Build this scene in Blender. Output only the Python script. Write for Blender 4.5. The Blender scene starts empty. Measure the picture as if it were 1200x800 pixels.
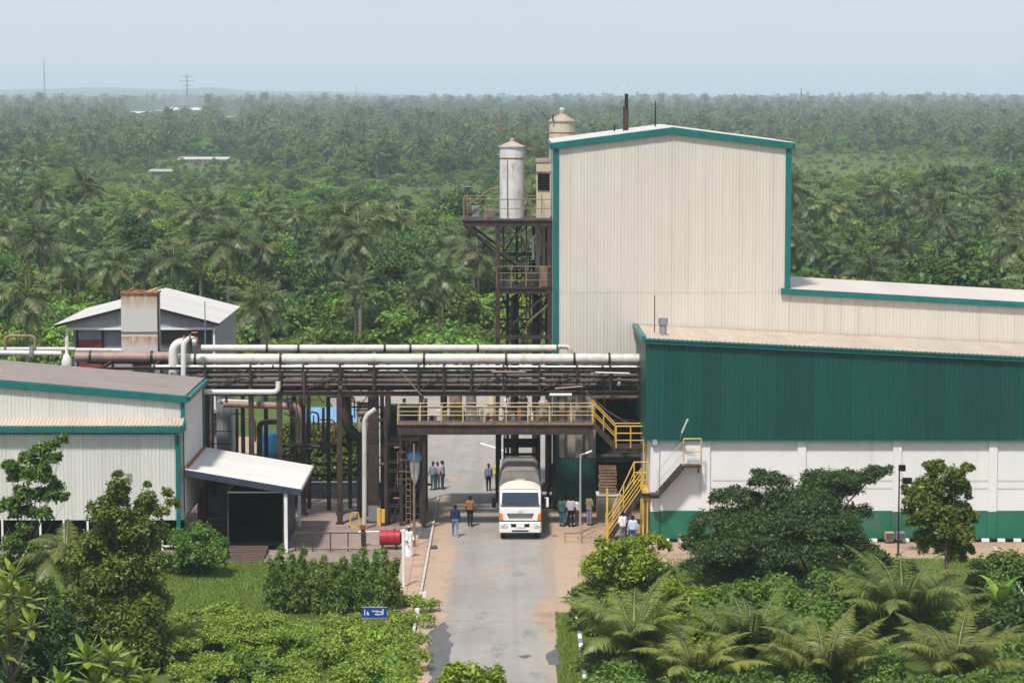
import bpy, bmesh, math, random
import numpy as np
from mathutils import Vector, Matrix, noise as mnoise
random.seed(11)
rng = np.random.default_rng(11)
scene = bpy.context.scene
COL = scene.collection
R = math.radians
# ---------------------------------------------------------------- camera
EYE, FPX, PITCH = 24.0, 3000.0, math.atan(290 / 3000)
cam_d = bpy.data.cameras.new('camera'); cam = bpy.data.objects.new('camera', cam_d); COL.objects.link(cam)
cam.location = (0, 0, EYE); cam.rotation_euler = (math.pi / 2 - PITCH, 0, 0)
cam_d.sensor_width = 36; cam_d.lens = 36 * FPX / 1200; cam_d.clip_start = 1; cam_d.clip_end = 60000
scene.camera = cam
# ---------------------------------------------------------------- sky, sun, exposure
SUN_EL, SUN_AZ = R(60), R(203)          # azimuth clockwise from +Y: behind the camera, a little to the left
world = bpy.data.worlds.new('World'); scene.world = world; world.use_nodes = True
wn, wl = world.node_tree.nodes, world.node_tree.links
sky = wn.new('ShaderNodeTexSky'); sky.sky_type = 'NISHITA'; sky.sun_disc = False
sky.sun_elevation = SUN_EL; sky.sun_rotation = SUN_AZ
sky.altitude = 0; sky.air_density = 1.0; sky.dust_density = 0.6; sky.ozone_density = 2.0
bg = wn['Background']; bg.inputs['Strength'].default_value = 0.10
veil = wn.new('ShaderNodeMix'); veil.data_type = 'RGBA'; veil.inputs[0].default_value = .82    # thin even haze cloud over the whole sky
cn_ = wn.new('ShaderNodeTexNoise'); cn_.inputs['Scale'].default_value = 2.2; cn_.inputs['Detail'].default_value = 5      # faint cloud texture, the same all over the sky
tc_ = wn.new('ShaderNodeTexCoord'); mp_ = wn.new('ShaderNodeMapping'); mp_.inputs['Scale'].default_value = (1, 1, 6); wl.new(tc_.outputs['Generated'], mp_.inputs[0]); wl.new(mp_.outputs[0], cn_.inputs['Vector'])
cm_ = wn.new('ShaderNodeMix'); cm_.data_type = 'RGBA'; cm_.inputs[6].default_value = (5.8, 6.5, 7.85, 1); cm_.inputs[7].default_value = (6.6, 7.2, 8.45, 1)
wl.new(cn_.outputs['Fac'], cm_.inputs[0]); wl.new(cm_.outputs[2], veil.inputs[7])
wl.new(sky.outputs[0], veil.inputs[6]); wl.new(veil.outputs[2], bg.inputs['Color'])
sun_d = bpy.data.lights.new('sun', 'SUN'); sun = bpy.data.objects.new('sun', sun_d); COL.objects.link(sun)
sun_d.energy = 4.2; sun_d.angle = R(5); sun_d.color = (1, .955, .88)
sdir = Vector((math.sin(SUN_AZ) * math.cos(SUN_EL), math.cos(SUN_AZ) * math.cos(SUN_EL), math.sin(SUN_EL)))
sun.rotation_euler = (-sdir).to_track_quat('-Z', 'Y').to_euler(); sun.location = (0, 0, 200)
scene.view_settings.view_transform = 'Standard'; scene.view_settings.look = 'None'
scene.view_settings.gamma = 1; scene.view_settings.exposure = 0.12; scene.view_settings.use_curve_mapping = False
scene.render.engine = 'CYCLES'
cy = scene.cycles
cy.use_denoising = True; cy.denoiser = 'OPENIMAGEDENOISE'
cy.max_bounces = 5; cy.diffuse_bounces = 2; cy.glossy_bounces = 2; cy.transmission_bounces = 3; cy.transparent_max_bounces = 4
cy.volume_bounces = 1; cy.sample_clamp_indirect = 6; cy.caustics_reflective = False; cy.caustics_refractive = False
cy.use_adaptive_sampling = True; cy.adaptive_threshold = 0.03

# ---------------------------------------------------------------- helpers: places
_ct, _st = math.cos(PITCH), math.sin(PITCH)
def ray(px, py):
    a, b = (px - 600) / FPX, (400 - py) / FPX
    return Vector((a, _ct + b * _st, -_st + b * _ct))
def W(px, py, Y):            # point seen at a picture position, on the upright plane at distance Y
    d = ray(px, py); t = Y / d.y
    return Vector((d.x * t, Y, EYE + d.z * t))
def G(px, py, z=0.0):        # point seen at a picture position, on the level z
    d = ray(px, py); t = (z - EYE) / d.z
    return Vector((d.x * t, d.y * t, z))
def zat(py, Y): return W(600, py, Y).z
def xat(px, py, Y): return W(px, py, Y).x
def project(p):              # picture position of a point
    v = Vector(p) - Vector((0, 0, EYE))
    dz = v.y * _ct - v.z * _st; du = v.y * _st + v.z * _ct
    return 600 + FPX * v.x / dz, 400 - FPX * du / dz

# ---------------------------------------------------------------- helpers: objects
def tag(o, label=None, cat=None, group=None, kind=None):
    if label: o['label'] = label
    if cat: o['category'] = cat
    if group: o['group'] = group
    if kind: o['kind'] = kind
    return o
def empty(name, loc=(0, 0, 0), rz=0, label=None, cat=None, group=None):
    o = bpy.data.objects.new(name, None); COL.objects.link(o); o.location = loc; o.rotation_euler = (0, 0, rz)
    o.empty_display_size = .2
    return tag(o, label, cat, group)
def link(name, me, mat=None, parent=None, loc=None):
    o = bpy.data.objects.new(name, me); COL.objects.link(o)
    if mat is not None and not me.materials:
        for m in (mat if isinstance(mat, (list, tuple)) else [mat]): me.materials.append(M[m] if isinstance(m, str) else m)
    if parent is not None:
        o.parent = parent
        o.matrix_parent_inverse = Matrix.LocRotScale(parent.location, parent.rotation_euler, parent.scale).inverted() if loc is None else Matrix()
    if loc is not None: o.location = loc
    return o
def copy_tree(o, parent=None):
    c = o.copy(); COL.objects.link(c)
    if parent is not None: c.parent = parent
    for ch in o.children: copy_tree(ch, c)
    return c

class MB:
    """collects shapes, then builds ONE mesh object"""
    def __init__(s): s.v = []; s.f = []; s.mi = []; s.cur = 0
    def add(s, vs, fs):
        n = len(s.v); s.v += [tuple(v) for v in vs]; s.f += [tuple(i + n for i in f) for f in fs]; s.mi += [s.cur] * len(fs); return s
    def box(s, x0, y0, z0, x1, y1, z1):
        if x0 > x1: x0, x1 = x1, x0
        if y0 > y1: y0, y1 = y1, y0
        if z0 > z1: z0, z1 = z1, z0
        return s.add([(x0, y0, z0), (x1, y0, z0), (x1, y1, z0), (x0, y1, z0), (x0, y0, z1), (x1, y0, z1), (x1, y1, z1), (x0, y1, z1)],
                     [(0, 3, 2, 1), (4, 5, 6, 7), (0, 1, 5, 4), (1, 2, 6, 5), (2, 3, 7, 6), (3, 0, 4, 7)])
    def beam(s, p, q, w, h=None, up=(0, 0, 1)):
        p, q = Vector(p), Vector(q); h = w if h is None else h
        d = (q - p).normalized(); u = Vector(up)
        if abs(d.dot(u)) > .98: u = Vector((0, 1, 0))
        a = d.cross(u).normalized() * w / 2; b = a.cross(d).normalized() * h / 2
        vs = [p - a - b, p + a - b, p + a + b, p - a + b, q - a - b, q + a - b, q + a + b, q - a + b]
        return s.add(vs, [(0, 1, 2, 3), (7, 6, 5, 4), (0, 4, 5, 1), (1, 5, 6, 2), (2, 6, 7, 3), (3, 7, 4, 0)])
    def ibeam(s, p, q, w, h, t=.025, up=(0, 0, 1)):
        p, q = Vector(p), Vector(q); d = (q - p).normalized(); u = Vector(up)
        if abs(d.dot(u)) > .98: u = Vector((0, 1, 0))
        a = d.cross(u).normalized(); b = a.cross(d).normalized()
        s.beam(p + b * (h / 2 - t / 2), q + b * (h / 2 - t / 2), w, t, up)
        s.beam(p - b * (h / 2 - t / 2), q - b * (h / 2 - t / 2), w, t, up)
        return s.beam(p, q, t, h - 2 * t, up)
    def tube(s, pts, r, n=8, cap=True):
        pts = [Vector(p) for p in pts]; k = len(pts); rr = r if isinstance(r, (list, tuple)) else [r] * k
        t0 = (pts[1] - pts[0]).normalized(); u = Vector((0, 0, 1)) if abs(t0.z) < .9 else Vector((1, 0, 0))
        a = t0.cross(u).normalized(); vs = []; fs = []
        for i, p in enumerate(pts):
            t = ((pts[min(i + 1, k - 1)] - pts[i]).normalized() + (pts[i] - pts[max(i - 1, 0)]).normalized()).normalized()
            a = (a - t * a.dot(t)).normalized(); b = t.cross(a)
            for j in range(n):
                g = 2 * math.pi * j / n; vs.append(p + (a * math.cos(g) + b * math.sin(g)) * rr[i])
        for i in range(k - 1):
            for j in range(n):
                j2 = (j + 1) % n; fs.append((i * n + j, i * n + j2, (i + 1) * n + j2, (i + 1) * n + j))
        if cap: fs += [tuple(range(n - 1, -1, -1)), tuple(range((k - 1) * n, k * n))]
        return s.add(vs, fs)
    def lathe(s, c, prof, n=20, cap=True):
        c = Vector(c); vs = []; fs = []; k = len(prof)
        for r, z in prof:
            for j in range(n):
                g = 2 * math.pi * j / n; vs.append((c.x + r * math.cos(g), c.y + r * math.sin(g), c.z + z))
        for i in range(k - 1):
            for j in range(n):
                j2 = (j + 1) % n; fs.append((i * n + j, i * n + j2, (i + 1) * n + j2, (i + 1) * n + j))
        if cap: fs += [tuple(range(n - 1, -1, -1)), tuple(range((k - 1) * n, k * n))]
        return s.add(vs, fs)
    def poly(s, pts): return s.add(pts, [tuple(range(len(pts)))])
    def prism(s, pts, d):                                   # polygon pushed along d
        n = len(pts); d = Vector(d); a = [Vector(p) for p in pts]
        fs = [tuple(range(n - 1, -1, -1)), tuple(range(n, 2 * n))] + [(i, (i + 1) % n, n + (i + 1) % n, n + i) for i in range(n)]
        return s.add(a + [p + d for p in a], fs)
    def sheet(s, p00, p10, p01, p11, ribs, depth=.03, out=None, wob=0):   # corrugated sheet: ribs run from p0* to p1*
        a0, a1, b0, b1 = (Vector(p) for p in (p00, p10, p01, p11))
        nrm = (b0 - a0).cross(a1 - a0).normalized()
        if out is not None and nrm.dot(Vector(out)) < 0: nrm = -nrm
        prof = []
        for i in range(ribs):
            prof += [((i + .0) / ribs, 0), ((i + .28) / ribs, 0), ((i + .42) / ribs, 1), ((i + .86) / ribs, 1)]
        prof.append((1, 0)); vs = []
        for t, h in prof:
            w = nrm * (depth * h + wob * math.sin(t * 3.14159))
            vs += [a0.lerp(b0, t) + w, a1.lerp(b1, t) + w]
        return s.add(vs, [(2 * i, 2 * i + 2, 2 * i + 3, 2 * i + 1) for i in range(len(prof) - 1)])
    def mesh(s, name, smooth=False):
        me = bpy.data.meshes.new(name); me.from_pydata(s.v, [], s.f)
        if any(s.mi): me.polygons.foreach_set('material_index', s.mi)
        if smooth: me.polygons.foreach_set('use_smooth', [True] * len(me.polygons))
        me.update(); return me
    def build(s, name, mat, parent=None, smooth=False, bevel=0, angle=None):
        o = link(name, s.mesh(name, smooth), mat, parent)
        if bevel:
            b = o.modifiers.new('edge', 'BEVEL'); b.width = bevel; b.segments = 2; b.limit_method = 'ANGLE'; b.angle_limit = R(40)
        if smooth and angle:
            try: o.data.set_sharp_from_angle(angle=R(angle))
            except Exception: pass
        return o

# ---------------------------------------------------------------- materials
M = {}
class NT:
    def __init__(s, name):
        s.m = bpy.data.materials.new(name); s.m.use_nodes = True; s.t = s.m.node_tree; s.n = s.t.nodes; s.l = s.t.links
        s.b = s.n['Principled BSDF']; M[name] = s.m
    def new(s, t, **kw):
        nd = s.n.new(t)
        for k, v in kw.items(): setattr(nd, k, v)
        return nd
    def put(s, sock, v):
        if hasattr(v, 'node'): s.l.new(v, sock)
        else:
            if isinstance(v, (tuple, list)) and len(v) == 3 and sock.type == 'RGBA': v = (*v, 1)
            sock.default_value = v
    def mix(s, f, a, b, mode='MIX'):
        nd = s.new('ShaderNodeMix', data_type='RGBA', blend_type=mode)
        s.put(nd.inputs[0], f); s.put(nd.inputs[6], a); s.put(nd.inputs[7], b); return nd.outputs[2]
    def math(s, op, a, b=0.0, c=0.0, clamp=False):
        nd = s.new('ShaderNodeMath', operation=op, use_clamp=clamp); s.put(nd.inputs[0], a); s.put(nd.inputs[1], b); s.put(nd.inputs[2], c); return nd.outputs[0]
    def noise(s, scale, detail=4, rough=.55, vec=None, stretch=None):
        nd = s.new('ShaderNodeTexNoise'); nd.inputs['Scale'].default_value = scale; nd.inputs['Detail'].default_value = detail; nd.inputs['Roughness'].default_value = rough
        v = vec if vec is not None else s.pos()
        if stretch:
            mp = s.new('ShaderNodeVectorMath', operation='MULTIPLY'); s.l.new(v, mp.inputs[0]); mp.inputs[1].default_value = stretch; v = mp.outputs[0]
        s.l.new(v, nd.inputs['Vector']); return nd.outputs['Fac']
    def pos(s): return s.new('ShaderNodeNewGeometry').outputs['Position']
    def ramp(s, f, stops):
        nd = s.new('ShaderNodeValToRGB'); e = nd.color_ramp.elements
        while len(e) < len(stops): e.new(.5)
        for q, (p, c) in zip(e, stops): q.position = p; q.color = (*c, 1) if len(c) == 3 else c
        s.l.new(f, nd.inputs[0]); return nd.outputs[0]
    def rng(s, f, a, b, c=0.0, d=1.0):
        nd = s.new('ShaderNodeMapRange'); s.put(nd.inputs[0], f)
        for i, v in enumerate((a, b, c, d)): nd.inputs[i + 1].default_value = v
        return nd.outputs[0]
    def objrand(s): return s.new('ShaderNodeObjectInfo').outputs['Random']
    def island(s): return s.new('ShaderNodeNewGeometry').outputs['Random Per Island']
    def bump(s, f, strength=.3, dist=.02):
        nd = s.new('ShaderNodeBump'); nd.inputs['Strength'].default_value = strength; nd.inputs['Distance'].default_value = dist
        s.l.new(f, nd.inputs['Height']); s.l.new(nd.outputs[0], s.b.inputs['Normal'])
    def done(s, col, rough=.6, metal=0.0, spec=.4):
        s.put(s.b.inputs['Base Color'], col); s.put(s.b.inputs['Roughness'], rough); s.put(s.b.inputs['Metallic'], metal)
        s.b.inputs['Specular IOR Level'].default_value = spec; return s.m

def plain(name, col, rough=.6, metal=0.0, var=.18, scale=1.5, dirt=None, dirt_amt=.35, spec=.4):
    t = NT(name); f = t.noise(scale, 5)
    c = t.mix(t.rng(f, .3, .7), tuple(x * (1 - var) for x in col), tuple(min(1, x * (1 + var)) for x in col))
    if dirt:
        g = t.noise(scale * 2.3, 6, .65, stretch=(1, 1, .35)); c = t.mix(t.rng(g, .5, .72, 0, dirt_amt), c, dirt)
    return t.done(c, t.rng(f, .3, .7, max(0, rough - .08), min(1, rough + .08)), metal, spec)

def cladding(name, col, dirt, amt=.35, rough=.45, var=.05, streak=(2.2, 2.2, .10)):
    t = NT(name)
    r = t.math('MULTIPLY_ADD', t.objrand(), 2 * var, 1 - var)
    nd = t.new('ShaderNodeVectorMath', operation='SCALE'); nd.inputs[0].default_value = col; t.l.new(r, nd.inputs['Scale'])
    g = t.noise(1.0, 6, .6, stretch=streak); h = t.noise(.35, 4)
    c = t.mix(t.math('MULTIPLY', t.rng(g, .42, .75), t.rng(h, .3, .7, amt * .4, amt)), nd.outputs[0], dirt)
    k = t.noise(5, 4, .7, stretch=(1, 1, .045)); c = t.mix(t.math('MULTIPLY', t.rng(k, .60, .74), t.rng(h, .42, .62, 0, amt)), c, tuple(x * .62 for x in dirt))       # rain streaks
    return t.done(c, rough)

cladding('cream_sheet', (.625, .575, .50), (.46, .40, .34), .5, var=.03)
cladding('white_sheet', (.63, .61, .575), (.50, .46, .42), .45)
cladding('green_sheet', (.002, .064, .054), (.008, .045, .040), .8, rough=.45, var=.17)
cladding('roof_cream', (.52, .43, .35), (.40, .27, .18), .75, var=.07, streak=(3, .25, 3))
cladding('roof_pale', (.50, .485, .46), (.36, .31, .26), .6, streak=(.4, 1.6, 1), var=.06)
cladding('roof_pink', (.50, .44, .40), (.48, .40, .35), .5, streak=(.5, 1.5, 1))
cladding('roof_brown', (.24, .20, .18), (.11, .09, .08), .6, streak=(.35, 2.2, 1), rough=.7, var=.04)
cladding('roof_white', (.60, .585, .55), (.50, .40, .30), .45, streak=(.4, 1.6, 1))
plain('trim_green', (.004, .135, .125), .4, var=.12, dirt=(.05, .10, .09), dirt_amt=.3)
plain('band_green', (.014, .145, .085), .55, var=.14, scale=.6, dirt=(.13, .11, .07), dirt_amt=.55)
plain('dark_green', (.006, .06, .048), .55, var=.2, dirt=(.05, .045, .03))
plain('brown_steel', (.044, .029, .025), .6, .1, var=.35, scale=2.2, dirt=(.13, .065, .04), dirt_amt=.6)
plain('dark_steel', (.022, .018, .018), .55, .1, var=.3, dirt=(.07, .04, .03))
plain('black_paint', (.008, .008, .009), .5, var=.3, spec=.2)
plain('shade_black', (.005, .005, .006), .9, var=.3, spec=.05)  # near-black that stands in for shade inside open-fronted places
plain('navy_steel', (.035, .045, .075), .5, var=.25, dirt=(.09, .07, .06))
plain('yellow_paint', (.62, .40, .07), .45, var=.15, dirt=(.22, .12, .05), dirt_amt=.5)
plain('yellow_pale', (.56, .46, .24), .5, var=.15, dirt=(.22, .14, .08), dirt_amt=.5)
plain('rail_tan', (.22, .155, .10), .55, var=.3, dirt=(.10, .05, .03), dirt_amt=.6)
plain('pipe_white', (.56, .53, .48), .45, var=.08, scale=.9, dirt=(.33, .26, .21), dirt_amt=.7)
plain('pipe_clean', (.68, .66, .62), .35, var=.05, dirt=(.5, .42, .35), dirt_amt=.3)
plain('pipe_brown', (.085, .055, .047), .55, var=.3, dirt=(.20, .12, .09), dirt_amt=.6)
plain('pipe_pink', (.34, .225, .19), .55, var=.2, dirt=(.16, .09, .07), dirt_amt=.5)
plain('concrete', (.36, .31, .26), .85, var=.18, scale=1.1, dirt=(.16, .12, .10), dirt_amt=.6)
plain('grey_metal', (.26, .27, .29), .45, .2, var=.15, dirt=(.15, .10, .08))
plain('galvanised', (.48, .49, .50), .4, .4, var=.1)
plain('white_paint', (.80, .79, .77), .45, var=.05, dirt=(.5, .44, .36), dirt_amt=.25)
plain('tank_white', (.62, .61, .61), .45, var=.1, scale=1.2, dirt=(.30, .22, .17), dirt_amt=.75)
plain('tank_cream', (.58, .50, .38), .5, var=.12, dirt=(.30, .18, .10), dirt_amt=.6)
plain('rust', (.30, .12, .05), .8, var=.45, scale=3, dirt=(.10, .05, .03), dirt_amt=.6)
plain('cap_rust', (.38, .31, .26), .65, var=.2, dirt=(.22, .13, .08), dirt_amt=.7)
plain('red_plastic', (.36, .012, .03), .5, var=.1)
plain('red_panel', (.22, .04, .03), .6, var=.2)
plain('blue_tarp', (.15, .34, .56), .5, var=.12)
plain('blue_tank', (.012, .10, .20), .45, var=.2)
plain('grey_panel', (.28, .28, .30), .6, var=.12, dirt=(.14, .13, .13))
plain('house_gable', (.40, .40, .41), .6, var=.15, dirt=(.22, .19, .18), dirt_amt=.6)
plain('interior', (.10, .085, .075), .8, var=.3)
plain('paving_pink', (.40, .27, .19), .9, var=.15, scale=.8, dirt=(.25, .17, .12), dirt_amt=.5)
plain('yard_concrete', (.27, .205, .17), .9, var=.2, scale=.35, dirt=(.14, .10, .08), dirt_amt=.6)
plain('kerb_pale', (.50, .44, .38), .85, var=.2, scale=2, dirt=(.3, .22, .16), dirt_amt=.6)
plain('slab_dark', (.085, .085, .09), .8, var=.2)
plain('deck_wood', (.10, .062, .052), .8, var=.3, scale=3)
plain('bark', (.13, .10, .075), .9, var=.35, scale=6)
plain('palm_bark', (.20, .17, .14), .9, var=.3, scale=5)
plain('crate_wood', (.27, .16, .10), .85, var=.3, scale=4)

def white_wall_mat():
    t = NT('white_wall'); g = t.noise(.5, 5, .6, stretch=(1, 1, .25)); h = t.noise(5, 4)
    c = t.mix(t.rng(g, .5, .78, 0, .35), (.74, .725, .71), (.55, .52, .48))
    c = t.mix(t.rng(h, .6, .8, 0, .15), c, (.55, .5, .45)); sp = t.new('ShaderNodeSeparateXYZ'); t.l.new(t.pos(), sp.inputs[0]); drip = t.noise(3.2, 5, .7, stretch=(1, 1, .05)); c = t.mix(t.math('MULTIPLY', t.rng(drip, .56, .72, 0, .5), t.rng(sp.outputs[2], 2.2, 5.6, .15, 1)), c, (.50, .45, .40))
    t.bump(h, .15, .01); return t.done(c, .75)
white_wall_mat()

def rusty_plate_mat():
    t = NT('rusty_plate'); p = t.pos(); sx = t.new('ShaderNodeSeparateXYZ'); t.l.new(p, sx.inputs[0]); z = sx.outputs[2]
    g = t.noise(1.6, 6, .7, stretch=(1.6, 1, .5)); k = t.noise(4.5, 5, .7, stretch=(1, 1, .18))
    top = t.math('MULTIPLY', t.rng(z, 11.6, 12.5), t.rng(g, .34, .6))
    mid = t.math('MULTIPLY', t.math('MULTIPLY', t.rng(z, 9.45, 10.12), t.math('LESS_THAN', z, 10.15)), t.rng(k, .36, .55))
    low = t.math('MULTIPLY', t.math('LESS_THAN', z, 9.3), t.rng(g, .5, .72, 0, .5))
    f = t.math('MAXIMUM', t.math('MAXIMUM', top, mid), t.math('MAXIMUM', low, t.rng(k, .66, .8, 0, .6)))
    c = t.mix(f, (.52, .50, .47), t.mix(t.rng(k, .4, .65), (.46, .21, .06), (.24, .09, .03)))
    return t.done(c, .7)
rusty_plate_mat()

def asphalt_mat(name='asphalt', verge=True):
    t = NT(name); p = t.pos(); sx = t.new('ShaderNodeSeparateXYZ'); t.l.new(p, sx.inputs[0]); x = sx.outputs[0]
    big = t.noise(.16, 5, .6); fine = t.noise(9, 4, .7); patch = t.noise(.55, 6, .6, stretch=(1, .35, 1)); lane = t.noise(.9, 4, .6, stretch=(1, .06, 1))
    c = t.ramp(big, [(.3, (.245, .222, .20)), (.55, (.325, .297, .265)), (.75, (.27, .246, .22))])
    c = t.mix(t.rng(lane, .45, .7, 0, .35), c, (.37, .35, .325))
    c = t.mix(t.rng(patch, .60, .66, 0, .45), c, (.15, .145, .145))
    edge = t.math('MAXIMUM', t.rng(x, -2.4, -4.1), t.rng(x, .9, 3.2))
    if not verge: edge = t.math('MULTIPLY', edge, 0.0)
    dust = t.math('MULTIPLY', t.rng(t.math('ADD', t.math('MULTIPLY', edge, .75), t.noise(.4, 6, .65)), .62, .95), .85, clamp=True)
    c = t.mix(dust, c, (.46, .31, .20))
    c = t.mix(t.math('MULTIPLY', t.rng(t.noise(.33, 4, .5), .60, .68), .7), c, (.42, .30, .215))
    c = t.mix(t.rng(fine, .3, .8, 0, .3), c, (.12, .115, .11))
    vo = t.new('ShaderNodeTexVoronoi', feature='DISTANCE_TO_EDGE'); vo.inputs['Scale'].default_value = .42
    ds = t.new('ShaderNodeVectorMath', operation='MULTIPLY_ADD'); nz = t.new('ShaderNodeTexNoise'); nz.inputs['Scale'].default_value = 1.1; nz.inputs['Detail'].default_value = 5; t.l.new(p, nz.inputs['Vector']); t.l.new(nz.outputs['Color'], ds.inputs[0]); ds.inputs[1].default_value = (1.6, 1.6, 0); t.l.new(p, ds.inputs[2]); t.l.new(ds.outputs[0], vo.inputs['Vector'])
    crack = t.math('MULTIPLY', t.math('LESS_THAN', vo.outputs['Distance'], .012), t.rng(t.noise(.25, 3), .45, .6, 0, .4)); c = t.mix(crack, c, (.07, .065, .06))
    trk_ = t.noise(1.0, 3, .5, stretch=(1.1, .012, 1)); c = t.mix(t.rng(trk_, .52, .66, 0, .28), c, (.17, .16, .15))
    t.bump(fine, .35, .01); return t.done(c, .85)
asphalt_mat(); asphalt_mat('asphalt_plain', False)
def earth_mat():
    t = NT('laterite'); a = t.noise(.35, 6, .6); b = t.noise(6, 5, .7)
    c = t.ramp(a, [(.3, (.24, .175, .135)), (.5, (.42, .285, .19)), (.7, (.34, .245, .18))]); c = t.mix(t.rng(b, .35, .8, 0, .35), c, (.18, .13, .10))
    t.bump(b, .4, .02); return t.done(c, .95)
earth_mat()
def grass_ground_mat():
    t = NT('grass_ground'); a = t.noise(.12, 6, .6); b = t.noise(3, 6, .7); d = t.noise(.0035, 5, .55)
    c = t.ramp(a, [(.3, (.055, .085, .018)), (.5, (.085, .122, .026)), (.7, (.12, .145, .045))])
    c = t.mix(t.rng(b, .35, .75, 0, .5), c, (.045, .075, .016)); c = t.mix(t.rng(d, .5, .62, 0, .5), c, (.12, .15, .05))
    t.bump(b, .6, .08); return t.done(c, .95, spec=.1)
grass_ground_mat()
def wet_mat():
    t = NT('wet_asphalt'); a = t.noise(1.2, 5); return t.done(t.mix(t.rng(a, .3, .7), (.085, .083, .085), (.13, .125, .12)), .5)
wet_mat()

# ---------------------------------------------------------------- the setting
def terrain(x, y):
    if y < 420: return 0.0
    k = min(1, (y - 420) / 1500)
    z = 1.6 * k * mnoise.noise((x * .004, y * .0025, 0))
    if y > 2000: z += 6 * min(1, (y - 2000) / 3000) * (mnoise.noise((x * .0022, y * .0007, 8)) + .2)
    if y > 6500:
        a = math.atan2(x, y)
        h = 26 * min(1, max(0, (-a - .03) / .09)) + 8 * mnoise.noise((a * 22, 3.1, 0)) + 5 + 12 * max(0, 1 - abs(a + .115) / .014)
        z += max(0, h) * min(1, (y - 6500) / 3500) * 1.15
    return z
def ground():
    ys = [-300, -100, 0, 60, 90, 120, 150, 200, 260, 340] + list(np.geomspace(420, 13000, 46)); nx = 72; b = MB(); vs = []; fs = []
    for y in ys:
        for i in range(nx + 1):
            x = (i / nx * 2 - 1) * (260 + max(0, y) * .5); vs.append((x, y, terrain(x, y)))
    for r in range(len(ys) - 1):
        for i in range(nx): a = r * (nx + 1) + i; fs.append((a, a + 1, a + nx + 2, a + nx + 1))
    b.add(vs, fs); tag(b.build('ground', 'grass_ground', smooth=True), 'green grassy ground reaching away to the horizon', kind='structure')
ground()
def sheet_flat(name, pts, z, mat, label, wob=0, step=.6):
    """a flat sheet with an uneven outline"""
    out = []
    for i, p in enumerate(pts):
        q = pts[(i + 1) % len(pts)]; L = math.dist(p, q); n = max(1, int(L / step)) if wob else 1
        for k in range(n):
            t = k / n; x, y = p[0] + (q[0] - p[0]) * t, p[1] + (q[1] - p[1]) * t
            if wob: x += wob * mnoise.noise((x * .9, y * .9, 5)); y += wob * mnoise.noise((x * .9, y * .9, 9))
            out.append((x, y, z))
    bm = bmesh.new(); f = bm.faces.new([bm.verts.new(p) for p in out]); bmesh.ops.triangulate(bm, faces=[f]); bmesh.ops.recalc_face_normals(bm, faces=bm.faces)
    if bm.faces[:] and sum(f.normal.z for f in bm.faces) < 0: bmesh.ops.reverse_faces(bm, faces=bm.faces)
    me = bpy.data.meshes.new(name); bm.to_mesh(me); bm.free()
    return tag(link(name, me, mat), label, kind='structure')
sheet_flat('dirt_verge', [(-4.6, 117.5), (1.6, 116.2), (3.6, 119), (5.6, 125), (7.2, 128.5), (12, 131.2), (60, 131.4), (60, 147), (3.2, 146.4), (-4.6, 142)], .004, 'laterite', 'reddish trampled earth along the road and before the white wall', .35)
sheet_flat('yard', [(-40, 130.2), (-5.7, 130.2), (-5.7, 156), (-40, 156)], .006, 'yard_concrete', 'brown concrete yard under the pipe rack')
sheet_flat('asphalt_plaza', [(-9, 146.6), (-4.3, 146.6), (-4.3, 144), (2.0, 146.6), (9.5, 151), (30, 157), (30, 205), (-15, 205), (-12.5, 186), (-10.5, 160)], .010, 'asphalt_plain', 'grey asphalt yard opening out beyond the bridge')
sheet_flat('far_path', [(-40, 172), (-14, 170), (-12.6, 178), (-40, 181)], .006, 'laterite', 'tan earth path beyond the clipped hedge', .4)
sheet_flat('road', [(-4.32, 60), (1.8, 60), (1.9, 110), (1.95, 114.5), (2.5, 117.3), (2.1, 119.2), (2.9, 122), (3.5, 128), (3.7, 136), (3.1, 146), (2.9, 152), (-4.32, 152)], .014, 'asphalt', 'worn grey asphalt road running under the bridge', .22)
sheet_flat('wet_patch', [(G(503, 738).x, G(503, 738).y), (G(523, 728).x, G(523, 728).y), (G(528, 750).x, G(528, 750).y), (G(524, 785).x, G(524, 785).y), (G(511, 812).x, G(511, 812).y), (G(503, 812).x, G(503, 812).y)], .018, 'wet_asphalt', 'dark damp patch at the left edge of the road', .25, .3)
sheet_flat('pothole_patch', [(G(p, q).x, G(p, q).y) for p, q in ((632, 706), (645, 700), (652, 712), (648, 728), (655, 745), (651, 752), (640, 736), (628, 730), (622, 722))], .018, 'laterite', 'broken brown road edge with bare earth', .25, .25)
sheet_flat('pothole_patch', [(G(p, q).x, G(p, q).y) for p, q in ((640, 766), (655, 758), (662, 772), (660, 780), (645, 778))], .018, 'wet_asphalt', 'dark broken patch at the right road edge', .2, .25)
sheet_flat('pothole_patch', [(G(p, q).x, G(p, q).y) for p, q in ((606, 769), (616, 767), (622, 769), (614, 772))], .018, 'wet_asphalt', 'small dark pothole in the road', .1, .2)
mk = MB()
pts = [G(p, q, .016) for p, q in ((563, 519), (580, 524), (596, 530), (612, 538), (625, 549))]
for a, c in zip(pts, pts[1:]): mk.poly([a + Vector((0, -.35, 0)), c + Vector((0, -.35, 0)), c + Vector((0, .35, 0)), a + Vector((0, .35, 0))])
tag(mk.build('road_marking', 'white_paint'), 'faded white curved line on the far asphalt', kind='structure')
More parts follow.
